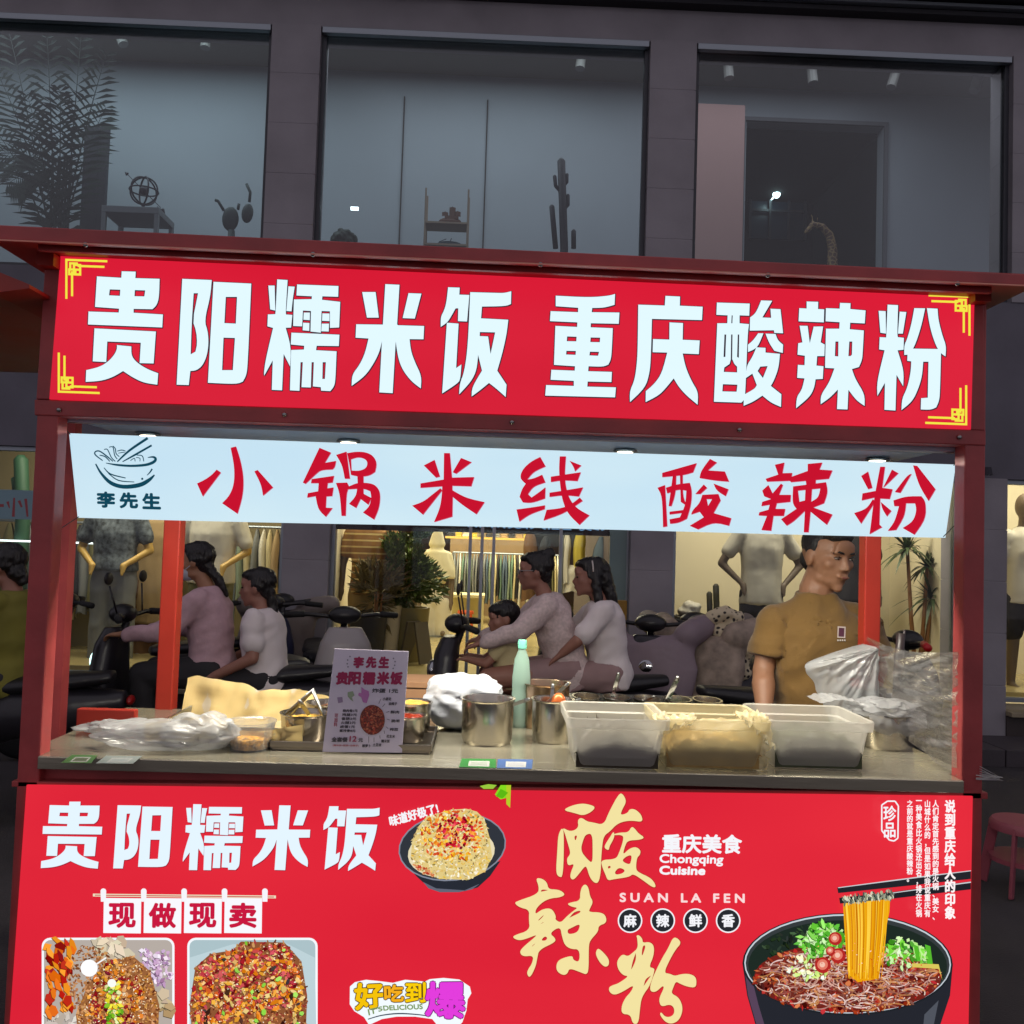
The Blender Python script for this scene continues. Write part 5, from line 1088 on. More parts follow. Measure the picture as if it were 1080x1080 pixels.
def leafy(label, cx, cy, Y, rx, rz, n, ll, fl, m, seed=1, name='bushy_plant', lw=.2, stems=5):
    r_ = random.Random(seed); c = S(cx, cy, Y); t = thing(name, label, 'plant', (c.x, Y, fl)); b = MB()
    cl = [(c+Vector((r_.gauss(0, .5)*rx, r_.gauss(0, .4)*rx, r_.gauss(0, .5)*rz)), r_.uniform(.3, .55)) for _ in range(14)]
    for i in range(n):
        q, k = r_.choice(cl); d = Vector((r_.gauss(0, 1), r_.gauss(0, 1), r_.gauss(0, 1))).normalized(); p = q+Vector((d.x*rx*k, d.y*rx*k, d.z*rz*k))
        o = (p-(c-Vector((0, 0, rz*.6)))).normalized(); dr_ = (o+Vector((r_.gauss(0, .5), r_.gauss(0, .5), r_.uniform(-.7, .4)))).normalized(); sd = dr_.cross(Vector((r_.gauss(0, 1), r_.gauss(0, 1), r_.gauss(0, 1)))).normalized()
        l = ll*r_.uniform(.6, 1.25); w = l*lw; nn = dr_.cross(sd)
        b.add([p, p+dr_*l*.45+sd*w+nn*l*.05, p+dr_*l-nn*l*.12, p+dr_*l*.45-sd*w+nn*l*.05], [(0, 1, 2), (0, 2, 3)])
    b.build('foliage', m, t)
    for i in range(stems): b = MB(); q = c+Vector((r_.uniform(-.5, .5)*rx, 0, 0)); b.tube([(c.x+(i-stems/2)*.02, Y, fl+.25), q.lerp(c, .3)-Vector((0, 0, rz*.4)), q], [.012, .008, .004], 5); b.build('stem', m_wood, t)
    return t
leafy('big bushy leafy plant inside the doorway', 424, 603, 5.9, .26, .27, 2600, .085, FLOOR, m_leaf, 4)
t = leafy('drooping thin leaved plant left of the big bushy plant', 398, 622, 5.5, .14, .2, 500, .13, FLOOR, mat('dry_leaf', (104, 92, 60), .6, var=.3), 9, lw=.09)
t = thing('feather_palm', 'small palm rising behind the big bushy plant', 'palm', (SX(415, 600, 6.3), 6.3, FLOOR))
for (x, y) in ((412, 567), (432, 562), (446, 572), (400, 580), (424, 570), (455, 588)): b = MB(); frond(b, S(424, 612, 6.3), S(x, y, 6.3), .15, n=16, ll=.08, w=.006); b.build('frond', m_palm, t)
b = MB(); b.tube([S(424, 612, 6.3), Vector((SX(424, 612, 6.3), 6.3, FLOOR))], .015, 6); b.build('stem', m_wood, t)
b = MB(); x = SX(447, 660, 5.6); Y = 5.6
b.obox((x, Y, FLOOR+.19), (.16, .02, .36), Matrix.Rotation(-.22, 3, 'X')); b.obox((x, Y+.16, FLOOR+.19), (.16, .02, .36), Matrix.Rotation(.22, 3, 'X'))
o = tag(b.build('floor_sign', mat('a_frame_grey', (92, 84, 70), .6), None, (x, Y, FLOOR)), 'grey folding floor board beside the olive pot', 'floor sign'); o.rotation_euler.z = .9
# right display plants
def dracaena(label, px, Y, crowns, fl):
    t = thing('dracaena', label, 'plant', (SX(px, 700, Y), Y, fl)); r_ = random.Random(int(px))
    for (x, y, n, L) in crowns:
        c = S(x, y, Y); b = MB(); b.tube([(SX(px, 700, Y), Y, fl), (SX(px, 700, Y)*.4+c.x*.6, Y, (fl+c.z)/2), c], [.022, .018, .014], 7); b.build('stem', m_wood, t, smooth=True)
        b = MB()
        for i in range(n):
            a = r_.uniform(0, 2*PI); el = r_.uniform(-.3, 1.35); l = L*r_.uniform(.7, 1.15); d = Vector((math.cos(a)*math.cos(el), math.sin(a)*math.cos(el)*.7, math.sin(el))); sd = d.cross(Vector((0, 0, 1))).normalized(); pts = []
            for k in range(7): q = k/6; pts.append(c+d*l*q+Vector((0, 0, -l*.55*q*q*math.cos(el))))
            w = [.009, .016, .017, .015, .011, .006, .001]; vs = [p_+sd*ww for p_, ww in zip(pts, w)]+[p_-sd*ww for p_, ww in zip(pts, w)]
            b.add(vs, [(k, k+1, 8+k, 7+k) for k in range(6)])
        b.build('leaves', mat('spiky_leaf', (60, 78, 40), .5, var=.3), t)
dracaena('spiky leaved plant on thin stems in the right display window', 968, 5.4, [(957, 580, 46, .30), (983, 632, 50, .34), (978, 598, 40, .28)], DF)
column_cactus('pair of dark column cacti in the right display window', 5.6, [[(755, 618), (756, 655), .028], [(748, 626), (749, 655), .026]], mat('olive_cactus', (70, 68, 52), .6), DF)
column_cactus('green column cactus in the left display window', 5.7, [[(22, 485), (24, 545), .06], [(14, 505), (16, 520), .02]], mat('green_cactus', (44, 84, 60), .6), DF)
# grey fabric display block and wall lamp bracket
t = thing('display_bench', 'low bench with folded pale cloth in the right window', 'bench', (SX(728, 640, 5.6), 5.6, DF))
xa, xb = SX(712, 640, 5.6), SX(742, 640, 5.6); zb_ = SZ(728, 650, 5.6)
b = MB(); b.box((xa, 5.45, zb_-.03), (xb, 5.8, zb_)); b.build('seat', m_dark, t)
for x in (xa+.02, xb-.02): b = MB(); b.box((x-.015, 5.47, DF), (x+.015, 5.5, zb_-.03)); b.build('leg', m_dark, t)
b = MB(); b.ell(((xa+xb)/2, 5.62, zb_+.04), (.1, .12, .05)); b.ell(((xa+xb)/2+.02, 5.6, zb_+.09), (.08, .1, .04)); tag(blob('folded_cloth', b, CLO['white'], None, ((xa+xb)/2, 5.62, zb_), .012, 2, .02, 14), 'crumpled pale cloth on the low bench', 'cloth')
p = S(1041, 497, YF-.12); t = thing('wall_lamp', 'small black bracket lamp on the right stone pillar', 'lamp', tuple(p))
b = MB(); b.tube([p, (p.x, YF-.05, p.z+.03)], .012, 8); b.build('bracket', m_darkmetal, t)
b = MB(); b.lathe([(.001, .03), (.03, .03), (.04, -.03), (.036, -.03), (.001, .0)], p, 16); b.build('shade', m_darkmetal, t)
b = MB(); b.ell(p-Vector((0, 0, .02)), (.02, .02, .02)); b.build('bulb', mat('bulb_grey', (190, 200, 206), .2), t)
# ================================================================== things on the counter
m_pot = mat('pot_steel', (186, 180, 168), .22, metal=1., var=.06, vscale=20, stretch=(1, 1, .1))
m_potd = mat('pot_steel_dark', (140, 132, 120), .28, metal=1.)
m_food_red = mat('chilli_oil', (120, 34, 12), .25, bump=.6, bscale=60, var=.5, vscale=40)
m_food_yel = mat('chopped_pickle', (190, 150, 60), .5, bump=.8, bscale=70, var=.5, vscale=50)
m_food_brn = mat('stewed_mince', (104, 60, 30), .4, bump=.8, bscale=70, var=.5, vscale=50)
m_food_grn = mat('chopped_greens', (84, 120, 44), .5, bump=.8, bscale=70, var=.5, vscale=50)
m_bag = see_through('white_bag_plastic', (232, 236, 240), clear=.22, rough=.22, bump=.5, bscale=18, gloss=.4)
m_bagc = see_through('clear_bag_plastic', (238, 240, 240), clear=.58, rough=.2, bump=.4, bscale=16, gloss=.5)
m_film = see_through('cling_film', (232, 226, 218), clear=.84, rough=.12, bump=.6, bscale=12, stretch=(1.2, 1, 7), streak=.42, gloss=.5)
m_bin = see_through('milky_plastic', (250, 246, 232), clear=.60, rough=.3, gloss=.15)
m_tub = see_through('clear_tub', (236, 240, 240), clear=.80, rough=.12, gloss=.4)
def onC(px, py): p = G(px, py, ZC); return p
def potr(px0, px1, py):      # centre and radius from the left/right pixel of the base line
    a, b_ = onC(px0, py), onC(px1, py); r = (b_-a).length/2; c = (a+b_)/2; c.y += r*.8; return c, r
def steel_pot(label, px0, px1, py, h, food=None, flare=1.04, name='steel_pot', m=m_pot, fill=.7, rim=True):
    c, r = potr(px0, px1, py); t = thing(name, label, 'pot', tuple(c))
    b = MB(); R2 = r*flare
    b.lathe([(.001, 0), (r*.93, 0), (r, .012), (R2, h-.004), (R2+.004, h), (R2+.004, h+.002), (R2-.002, h+.001), (R2-.004, h-.004), (r-.004, .016), (r*.9, .006), (.001, .006)], c, 40); b.build('bowl', m, t, auto=40)
    if food:
        b = MB(); zf = h*fill
        def fn(u, v):
            rr = v*(r+(R2-r)*fill-.005); a = u*2*PI; q = Vector((rr*math.cos(a), rr*math.sin(a), 0)); z = zf+.006*noise.noise(q*50+Vector((px0, 0, 0)))+.01*(1-v*v)
            return c+q+Vector((0, 0, z))
        b.grid(fn, 28, 8); b.build('food', food, t, smooth=True)
    return t, c, r
def ladle(label, a, b_, m=None, w=.012, bowl=.026, name='ladle', up=None):
    """a spoon: a = handle end, b = bowl end (world points)"""
    m = m or m_steel; a, b_ = Vector(a), Vector(b_); t = MB(); d = (a-b_).normalized(); sd = d.cross(Vector((0, 1, 0))).normalized()
    t.beam(b_+d*.02, a, w, .0025, up=(0, 1, .3)); t.cap(a-d*.004, w*.55, a+d*.004, w*.5, 8)
    t.lathe([(.001, -.012), (bowl*.6, -.009), (bowl, .006), (bowl-.003, .006), (bowl*.5, -.006), (.001, -.009)], b_, 16)
    return tag(t.build(name, m, None, tuple(b_), auto=40), label, 'ladle')

# -- tray lined with cream paper + crumpled clear bag
pA, pB = onC(150, 789), onC(325, 782)
tr = thing('lined_tray', 'long low tray lined with cream paper standing up at the back', 'tray', tuple((pA+pB)/2))
x0, x1, y0 = pA.x+.01, pB.x, pA.y+.04
b = MB(); b.box((x0, y0, ZC), (x1, y0+.30, ZC+.012)); b.box((x0, y0, ZC+.012), (x1, y0+.006, ZC+.05)); b.box((x0, y0+.294, ZC+.012), (x1, y0+.30, ZC+.05)); b.box((x0, y0+.006, ZC+.012), (x0+.006, y0+.294, ZC+.05)); b.box((x1-.006, y0+.006, ZC+.012), (x1, y0+.294, ZC+.05))
b.build('tray', m_steel, tr)
m_paper = see_through('cream_paper', (236, 208, 142), clear=.03, rough=.6, gloss=.0, bump=.3, bscale=8)
b = MB()
def fn(u, v):
    x = x0-.02+u*(x1-x0+.03); top = ZC+.112+.016*math.sin(u*6+.9)-.05*max(0, u-.8)*4+.01*noise.noise(Vector((u*9, 0, 3))); 
    return Vector((x, y0+.26+.05*v+.012*noise.noise(Vector((u*12, v*3, 1)))+.01*math.sin(u*20), ZC+.012+(top-ZC-.012)*v))
b.grid(fn, 50, 8); b.build('liner', m_paper, tr, smooth=True)
b = MB()
def fn(u, v):
    x = x0-.015+u*(x1-x0+.02); return Vector((x, y0-.01-.008*v+.012*noise.noise(Vector((u*12, v*3, 7))), ZC+.012+(.045+.012*math.sin(u*7))*v))
b.grid(fn, 50, 6); b.grid(lambda u, v: Vector((x0+u*(x1-x0), y0+.27*v, ZC+.02+.012*noise.noise(Vector((u*14, v*8, 4))))), 40, 12); b.build('liner_front', m_paper, tr, smooth=True)
def crumple(label, cx, cy, w, h, d, m, seed, name='plastic_bag', amp=.03, sc=9, zs=None, n=34, cat='plastic bag', taper=1., base=None, flat=.25):
    c = base or onC(cx, cy); b = MB()
    def fn(u, v):
        a = u*2*PI; e = (v-.5)*PI; ce = math.cos(e)**.55; q = Vector((math.cos(a)*ce, math.sin(a)*ce, math.sin(e)))
        k = 1+amp*10*(noise.noise(q*2.2+Vector((seed, 0, 0))))+amp*5*abs(noise.noise(q*sc*.7+Vector((0, seed, 0))))
        z = (q.z*.5+.5); tp = 1-(1-taper)*z
        p = Vector((q.x*w/2*k*tp, q.y*d/2*k*tp, z*h*(1+amp*4*noise.noise(q*3+Vector((seed, 5, 0))))))
        return c+p
    b.grid(fn, n*2, n)
    me_o = b.build(name, m, None, tuple(c), smooth=True); return tag(me_o, label, cat)
crumple('crumpled clear plastic bag lying along the paper lined tray', 168, 790, .30, .07, .12, m_bagc, 3, amp=.03, name='crumpled_bag')
crumple('rumpled clear plastic bag beside the chilli tub', 211, 790, .17, .085, .10, m_bagc, 8, amp=.04, name='crumpled_bag')
crumple('pale end of plastic bag poking out at the left of the tray', 132, 776, .20, .04, .08, m_bagc, 12, amp=.06, name='crumpled_bag')
# -- clear tub with chilli flakes
c, r = potr(238, 281, 793); t = thing('plastic_tub', 'clear plastic tub holding golden chilli flakes in oil', 'tub', tuple(c))
b = MB(); b.lathe([(.001, 0), (r, 0), (r*1.22, .066), (r*1.27, .068), (r*1.27, .071), (r*1.2, .070), (r*.98, .003), (.001, .003)], c, 32); b.build('tub', m_tub, t, auto=40)
b = MB(); b.lathe([(.001, .004), (r*.96, .004), (r*1.06, .030), (.001, .034)], c, 24); b.build('flakes', mat('chilli_flakes', (226, 160, 16), .4, bump=1., bscale=90, var=.7, vscale=70), t, smooth=True)
# -- tray of bowls
pA, pB = onC(286, 792), onC(455, 788); t = thing('steel_tray', 'flat dark steel tray under the bowls behind the menu card', 'tray', tuple((pA+pB)/2))
b = MB(); x0, x1, y0 = pA.x, pB.x, pA.y+.01; b.box((x0, y0, ZC), (x1, y0+.24, ZC+.008)); b.box((x0-.006, y0-.006, ZC+.008), (x1+.006, y0, ZC+.024)); b.box((x0-.006, y0+.24, ZC+.008), (x1+.006, y0+.246, ZC+.024)); b.box((x0-.006, y0, ZC+.008), (x0, y0+.24, ZC+.024)); b.box((x1, y0, ZC+.008), (x1+.006, y0+.24, ZC+.024)); b.build('tray', m_potd, t, bevel=.002)
def tray_bowl(label, px0, px1, py, h, food, fill=.75):
    t, c, r = steel_pot(label, px0, px1, py, h, food, 1.06, 'steel_bowl', fill=fill)
    t.location.z += .009; t['category'] = 'bowl'; return t, c+Vector((0, 0, .009)), r
t, c1, r1 = tray_bowl('wide steel bowl just left of the menu card', 292, 342, 787, .068, m_food_yel)
tray_bowl('steel bowl behind the one left of the menu card', 320, 358, 776, .075, m_food_brn)
tray_bowl('front steel bowl just right of the menu card', 410, 446, 787, .065, m_food_red, .93)
tray_bowl('rear steel bowl right of the menu card', 414, 452, 777, .080, m_food_yel, .93)
ladle('long thin ladle resting in the bowl left of the card', S(317, 741, c1.y-.03), c1+Vector((.02, 0, .05)))
b = MB(); q = c1+Vector((.05, .0, .06)); e = S(330, 728, c1.y+.05)
for s_ in (-1, 1): b.tube([S(342, 757, c1.y), e+Vector((0, s_*.012, 0)), S(300+s_*3, 757, c1.y+.01)], [.004, .006, .004], 8)
tag(b.build('tongs', m_steel, None, tuple(q), smooth=True), 'bent steel tongs leaning on the bowls left of the card', 'tongs')
# -- menu card
Ym = onC(340, 795).y; 
mc0, mc1, mc2, mc3 = (353, 684), (431, 687), (424, 794), (340, 793)
mn = thing('menu_card', 'white upright menu card with crimson title and rice picture', 'menu card', tuple(onC(382, 795)))
tilt = .035
m0 = G(340, 794, ZC+.001); m1 = G(424, 795, ZC+.001); m2 = S(392, 685.5, Ym+tilt)
mnr = (m1-m0).cross(m2-m0).normalized()
if mnr.y > 0: mnr = -mnr
def mplane(x, y, off):
    r = ray(x, y); t = (m0+mnr*off-CAM).dot(mnr)/r.dot(mnr); return CAM+r*t
b = MB(); b.slab([mplane(*q, 0) for q in (mc0, mc1, mc2, mc3)], -mnr*.003); b.build('card', mat('laminated_card', (206, 198, 214), .3), mn, bevel=.0006)
A = Art(mplane, base=.0006); Z_ = (150, 20, 74); K_ = (60, 56, 66)
def mq(x0, y0, x1, y1): # crop px (340,680, 9x) with card slant
    return [(340+x/9, 680+y/9) for x, y in ((x0, y0), (x1, y0+ (x1-x0)*.012), (x1-(y1-y0)*.09, y1+(x1-x0)*.012), (x0-(y1-y0)*.09, y1))]
for ch, x in zip('李先生', (305, 425, 545)): A.text(ch, mq(x, 118, x+88, 215), Z_, .8)
for ch, x in zip('贵阳糯米饭', (142, 258, 395, 530, 655)): A.text(ch, mq(x, 262, x+105, 372), Z_, .9)
A.text('炸蛋 1元', mq(475, 415, 720, 455), K_, .2)
A.poly([(340+x/9, 680+y/9) for x, y in pp('370 400 400 425 440 440 445 480 420 555 385 545 370 500 340 480 345 455 370 460')], (176, 110, 170)); A.poly([(340+x/9, 680+y/9) for x, y in pp('240 450 290 440 305 480 280 500 295 540 265 520 240 490')], (140, 156, 130)); A.poly([(340+x/9, 680+y/9) for x, y in pp('140 500 190 495 195 545 150 555')], (150, 130, 160))
for i, s_ in enumerate(('烧肉卷1元', '鸡腿3元', '香肠2元', '火腿2元', '卤蛋1元', '酱排骨8元')): A.text(s_, mq(195-i*6, 612+i*38, 335-i*(6 if i < 5 else 4), 638+i*38), K_, .12)
A.text('可\n加\n料', mq(118, 655, 150, 775), (170, 90, 110), .15)
for i, (x, y) in enumerate(((575, 500), (630, 545), (650, 625), (655, 708), (640, 790), (610, 855), (560, 900), (480, 935), (380, 945))): A.text(('小葱花', '油辣子', '酥肉', '脆哨', '榨菜', '花生米', '糯米饭', '土豆丝', '酸萝卜')[i], mq(x, y, x+80, y+28), K_, .12)
for q in (((555, 515), (535, 560)), ((595, 560), (570, 590)), ((635, 632), (608, 642)), ((640, 715), (612, 705)), ((625, 795), (603, 778)), ((590, 845), (586, 815)), ((548, 890), (545, 860)), ((490, 925), (490, 880)), ((440, 930), (440, 870))): A.stroke([(340+x/9, 680+y/9, .5) for x, y in q], K_)
for x, y in ((262, 112), (240, 145), (236, 180), (243, 210), (675, 130), (690, 160), (686, 195), (672, 225)): disc(A, 340+x/9, 680+y/9, .9, (120, 112, 130), n=6)
A.text('全套餐', mq(90, 878, 240, 920), K_, .3); A.text('12', mq(262, 868, 325, 918), (150, 60, 90), .3); A.text('元', mq(345, 888, 385, 922), K_, .2); A.text('(糯米饭+配菜+油辣子)', mq(100, 946, 345, 966), (170, 100, 110), .1)
el_ = ellp(392.7, 759.2, 13.2, 15.8, 30)
A.poly(el_, (110, 50, 36)); scatter(A, ellp(392.7, 759.2, 12.4, 15, 20), 260, [(150, 70, 50), (120, 44, 34), (180, 100, 70), (90, 36, 30), (170, 60, 40)], (.6, 1.5), 1.6)
A.build('printing', m_ink, mn)
# -- cardboard box, bag of rice, pots, bottle
pA = onC(432, 762); b = MB(); ya = pA.y+.2
xa, xb = SX(424, 740, ya), SX(459, 740, ya); za, zb_ = SZ(440, 748, ya), SZ(440, 719, ya)
t = thing('cardboard_box', 'brown corrugated box with open flap behind the right bowls', 'box', ((xa+xb)/2, ya+.08, ZC)); m_cb = mat('cardboard', (150, 112, 80), .8, var=.1, bump=.1)
b.box((xa, ya, ZC), (xb, ya+.16, zb_-.022)); b.build('carton', m_cb, t, bevel=.002); b = MB(); b.box((xa-.002, ya-.004, zb_-.020), (xb+.003, ya+.17, zb_)); b.build('flap', m_cb, t, bevel=.002)
m_rice = mat('white_rice_bag', (196, 200, 206), .35, bump=.5, bscale=16, var=.05)
o = crumple('full knotted white plastic bag behind the front steel pot', 488, 768, .23, .155, .17, m_rice, 5, amp=.02, n=40, name='white_bag')
t, c2, r2 = steel_pot('plain steel pot at the front middle of the counter', 486, 540, 787, .118, m_food_brn, 1.04, fill=.55)
ladle('ladle leaning out of the front middle pot', S(556, 738, c2.y-.02), c2+Vector((.03, -.01, .09)), w=.010)
c, r = potr(539, 558, 768); bt = thing('water_bottle', 'misty clear bottle with mint cap behind the pots', 'bottle', tuple(c))
H = .255; b = MB(); b.lathe([(.001, 0), (r*.9, 0), (r, .01), (r, .10), (r*.94, .11), (r, .12), (r, .15), (r*.8, .20), (r*.42, .228), (r*.42, H-.012), (.001, H-.012)], c, 24); b.build('bottle_body', see_through('misty_bottle', (190, 224, 206), clear=.25, rough=.15, gloss=.4), bt, auto=50)
b = MB(); b.lathe([(r*.5, H-.022), (r*.5, H), (r*.44, H+.003), (.001, H+.003)], c, 20); b.build('cap', mat('mint_cap', (120, 206, 176), .4), bt, auto=40)
steel_pot('tall brownish steel pot behind the ladle pot', 550, 600, 770, .130, m_food_red, 1.03, m=mat('copper_pot', (176, 150, 124), .26, metal=1.), fill=.8)
t, c3, r3 = steel_pot('steel pot of ladles right of the water bottle', 562, 604, 785, .115, m_food_red, 1.03, fill=.8)
for i, (x, y) in enumerate(((598, 722), (583, 724), (610, 738))): ladle(('upright ladle at the back of the ladle pot', 'thin ladle crossing in the ladle pot', 'short ladle leaning right in the ladle pot')[i], S(x, y, c3.y+.02), c3+Vector((-.03+.025*i, .0, .09)), w=.009, bowl=.022)
b = MB(); b.ell(S(589, 742, c3.y+.01), (.022, .02, .03)); b.ell(S(589, 749, c3.y), (.026, .022, .018)); tag(b.build('condiment_ball', mat('copper_food', (196, 104, 50), .3, metal=.3), None, tuple(S(589, 752, c3.y)), smooth=True), 'copper coloured lump resting in the ladle pot', 'food')
# -- inset containers in a steel rack behind the bins
yr = onC(690, 776).y+.05
xa, xb = SX(606, 745, yr), SX(772, 745, yr); zr_ = SZ(690, 746, yr)-.0
t = thing('container_rack', 'steel bain marie rack with inset food pans behind the white bins', 'food rack', ((xa+xb)/2, yr+.1, ZC))
b = MB(); b.box((xa, yr, ZC), (xb, yr+.006, zr_)); b.box((xa, yr+.22, ZC), (xb, yr+.226, zr_)); b.box((xa, yr+.006, ZC), (xa+.006, yr+.22, zr_)); b.box((xb-.006, yr+.006, ZC), (xb, yr+.22, zr_)); b.build('rack_body', m_steel, t)
n = 5; w = (xb-xa)/n
for i in range(n):
    b = MB(); cx = xa+w*(i+.5); b.lathe([(.001, -.05), (w*.40, -.05), (w*.44, .006), (w*.485, .007), (w*.485, .010), (w*.42, .010), (w*.38, -.045), (.001, -.046)], (cx, yr+.113, zr_), 28, sy=1.55); pn = b.build('pan', m_pot, t, auto=40)
    b = MB(); b.lathe([(.001, -.008), (w*.40, -.012)], (cx, yr+.113, zr_), 20, sy=1.5); b.build('food', (m_food_yel, m_food_red, m_food_brn, m_food_grn, m_food_yel)[i], pn)
ladle('spatula like spoon standing in the left food pan', S(652, 712, yr+.05), Vector((xa+w*1.3, yr+.10, zr_-.005)), w=.011)
ladle('slotted spoon standing in the middle food pan', S(714, 716, yr+.05), Vector((xa+w*3.1, yr+.10, zr_-.005)), w=.015)
ladle('short spoon in the second food pan', S(689, 735, yr+.05), Vector((xa+w*2.3, yr+.10, zr_-.005)), w=.008)
# -- three milky bins
def leafclump(name, c, rx, ry, h, m, seed, parent, n=420):
    r_ = random.Random(seed); b = MB(); b.ell(c+Vector((0, 0, h*.3)), (rx*.86, ry*.86, h*.62), seg=16)
    for i in range(n):
        a = r_.uniform(0, 2*PI); rr = math.sqrt(r_.random()); p = c+Vector((rx*rr*math.cos(a), ry*rr*math.sin(a), h*(1-rr*rr*.5)*r_.uniform(.25, 1)))
        d = Vector((r_.gauss(0, 1), r_.gauss(0, 1), r_.gauss(.3, .8))).normalized(); sd = d.orthogonal().normalized(); l = r_.uniform(.015, .04); w_ = r_.uniform(.002, .006)
        b.add([p-d*l/2, p+sd*w_, p+d*l/2+Vector((0, 0, -.004)), p-sd*w_], [(0, 1, 2, 3)])
    return b.build(name, m, parent)
def bin_(label, px0, px1, py, ht, m, food, fh, seed, liner=None):
    a, c_ = onC(px0, py), onC(px1, py); xa, xb, ya = a.x, c_.x, (a.y+c_.y)/2; D = .20; t = thing('food_bin', label, 'food bin', ((xa+xb)/2, ya+D/2, ZC), 'milky plastic bins of vegetables')
    def ring(z, ex, rr=.02, ins=0):
        x0, x1, y0, y1 = xa-ex+ins, xb+ex-ins, ya-ex+ins, ya+D+ex-ins; o = []
        for cx, cy, a0 in ((x1-rr, y0+rr, -PI/2), (x1-rr, y1-rr, 0), (x0+rr, y1-rr, PI/2), (x0+rr, y0+rr, PI)): o += [Vector((cx+rr*math.cos(a0+PI/2*k/4), cy+rr*math.sin(a0+PI/2*k/4), ZC+z)) for k in range(5)]
        return o
    rs = [ring(.001, -.004), ring(.012, 0), ring(ht*.80, .012), ring(ht*.82, .022), ring(ht, .024), ring(ht+.003, .022), ring(ht, .018), ring(ht*.83, .014), ring(ht*.8, .009), ring(.014, -.003)]
    b = MB(); n = 20; vs = [v for r in rs for v in r]; fs = [(i*n+k, i*n+(k+1) % n, (i+1)*n+(k+1) % n, (i+1)*n+k) for i in range(len(rs)-1) for k in range(n)]+[tuple(range(n))]
    b.add(vs, fs); b.build('bin_body', m, t, auto=35)
    b = MB()
    def top(u, v):
        k = noise.noise(Vector((u*5, v*4, seed*7.)))*.030+noise.noise(Vector((u*16, v*12, seed)))*.012; e_ = (1-abs(2*u-1)**4)*.9+.1
        return Vector((xa+.002+(xb-xa-.004)*u, ya+.002+(D-.004)*v, ZC+.006+max(.012, (fh*.75+k)*(.45+.55*e_))))
    b.grid(top, 30, 16)
    b.grid(lambda u, v: Vector((xa+.002+(xb-xa-.004)*u, ya+.001, ZC+.004+(top(u, 0).z-ZC-.004)*v)), 30, 3)
    b.build('vegetables', food, t, smooth=True)
    r_ = random.Random(seed); b = MB()
    for i in range(240):
        q = top(r_.random(), r_.random()**1.7); d = Vector((r_.gauss(0, 1), r_.gauss(0, .6), r_.gauss(0, .8))).normalized(); sd = d.orthogonal().normalized(); l = r_.uniform(.014, .034); w_ = r_.uniform(.0015, .004)
        b.add([q-d*l/2, q+sd*w_, q+d*l/2, q-sd*w_], [(0, 1, 2, 3)])
    b.build('loose_shreds', food, t)
    if liner:
        crn = MB()
        crn.grid(lambda u, v: Vector((xa-.03+.10*u+.01*noise.noise(Vector((v*9, u*3, 2))), ya-.030+.06*v, ZC+ht+.004-.045*(1-v)**2*(1-u)+.016*noise.noise(Vector((u*9, v*7, seed))))), 22, 14)
        crn.grid(lambda u, v: Vector((xb-.05+.075*u+.01*noise.noise(Vector((v*9, u*3, 5))), ya-.032+.10*v, ZC+ht+.010-.075*(1-v)**2*u+.018*noise.noise(Vector((u*9, v*7, seed+4))))), 22, 14)
        crn.grid(lambda u, v: Vector((xa+(xb-xa)*u, ya+.012+.03*v, ZC+ht-.004-.03*math.sin(PI*u)*(1-v)+.008*noise.noise(Vector((u*12, v*7, seed+4))))), 26, 8); crn.build('liner_fold', liner, t, smooth=True)
    return t, xa, xb, ya
m_ybin = see_through('yellowed_liner', (244, 230, 180), clear=.40, rough=.3, gloss=.15, bump=.5, bscale=14)
m_ybin2 = see_through('yellow_lined_plastic', (252, 238, 188), clear=.60, rough=.3, gloss=.15)
m_kelp = mat('dark_kelp', (52, 44, 26), .4, var=.4, vscale=30); m_sprout = mat('bean_sprouts', (150, 122, 66), .5, var=.4, vscale=30); m_cori = mat('dark_greens', (52, 60, 30), .5, var=.5, vscale=30)
bin_('left milky bin holding dark shredded kelp', 607, 694, 812, .124, m_bin, m_kelp, .092, 1)
bin_('middle bin lined with a yellowish bag, bean sprouts inside', 703, 800, 812, .122, m_ybin2, m_sprout, .085, 2, m_ybin)
bin_('right milky bin holding dark leafy greens', 818, 908, 812, .122, m_bin, m_cori, .092, 3)
b = MB(); c = onC(797, 808); b.grid(lambda u, v: Vector((c.x-.03+.05*u+.02*noise.noise(Vector((u*5, v*9, 3))), c.y-.035-.012*math.sin(u*PI)+.008*noise.noise(Vector((u*7, v*7, 1))), ZC+.002+.13*(1-v))), 12, 20)
tag(b.build('loose_bag_edge', m_ybin, None, tuple(c), smooth=True), 'loose yellowish bag edge hanging between the middle and right bins', 'plastic bag')
c = onC(862, 790); b = MB(); b.grid(lambda u, v: Vector((c.x+.00+.12*u, c.y-.02+.12*v, ZC+.130+.008*noise.noise(Vector((u*7, v*5, 8)))+.010*math.sin(u*PI))), 30, 16)
tag(b.build('film_cover', m_bagc, None, tuple(c), smooth=True), 'wrinkled clear film over the right milky bin', 'plastic film')
b = MB()
for i in range(26): q = Vector((SX(877, 769, c.y)+rg.uniform(-.025, .025), c.y-.035+rg.uniform(-.01, .01), SZ(877, 769, c.y-.03)+rg.uniform(0, .012))); d = Vector((rg.uniform(-1, 1), rg.uniform(-.5, .5), rg.uniform(0, 1))).normalized()*.014; b.add([q, q+d+Vector((0, 0, .005)), q+d*1.6, q+d-Vector((0, 0, .005))], [(0, 1, 2, 3)])
tag(b.build('green_leaf_sprig', mat('fresh_green', (90, 130, 40), .5), None, tuple(S(877, 772, c.y))), 'small green leaves showing at the right bin rim', 'leaves')
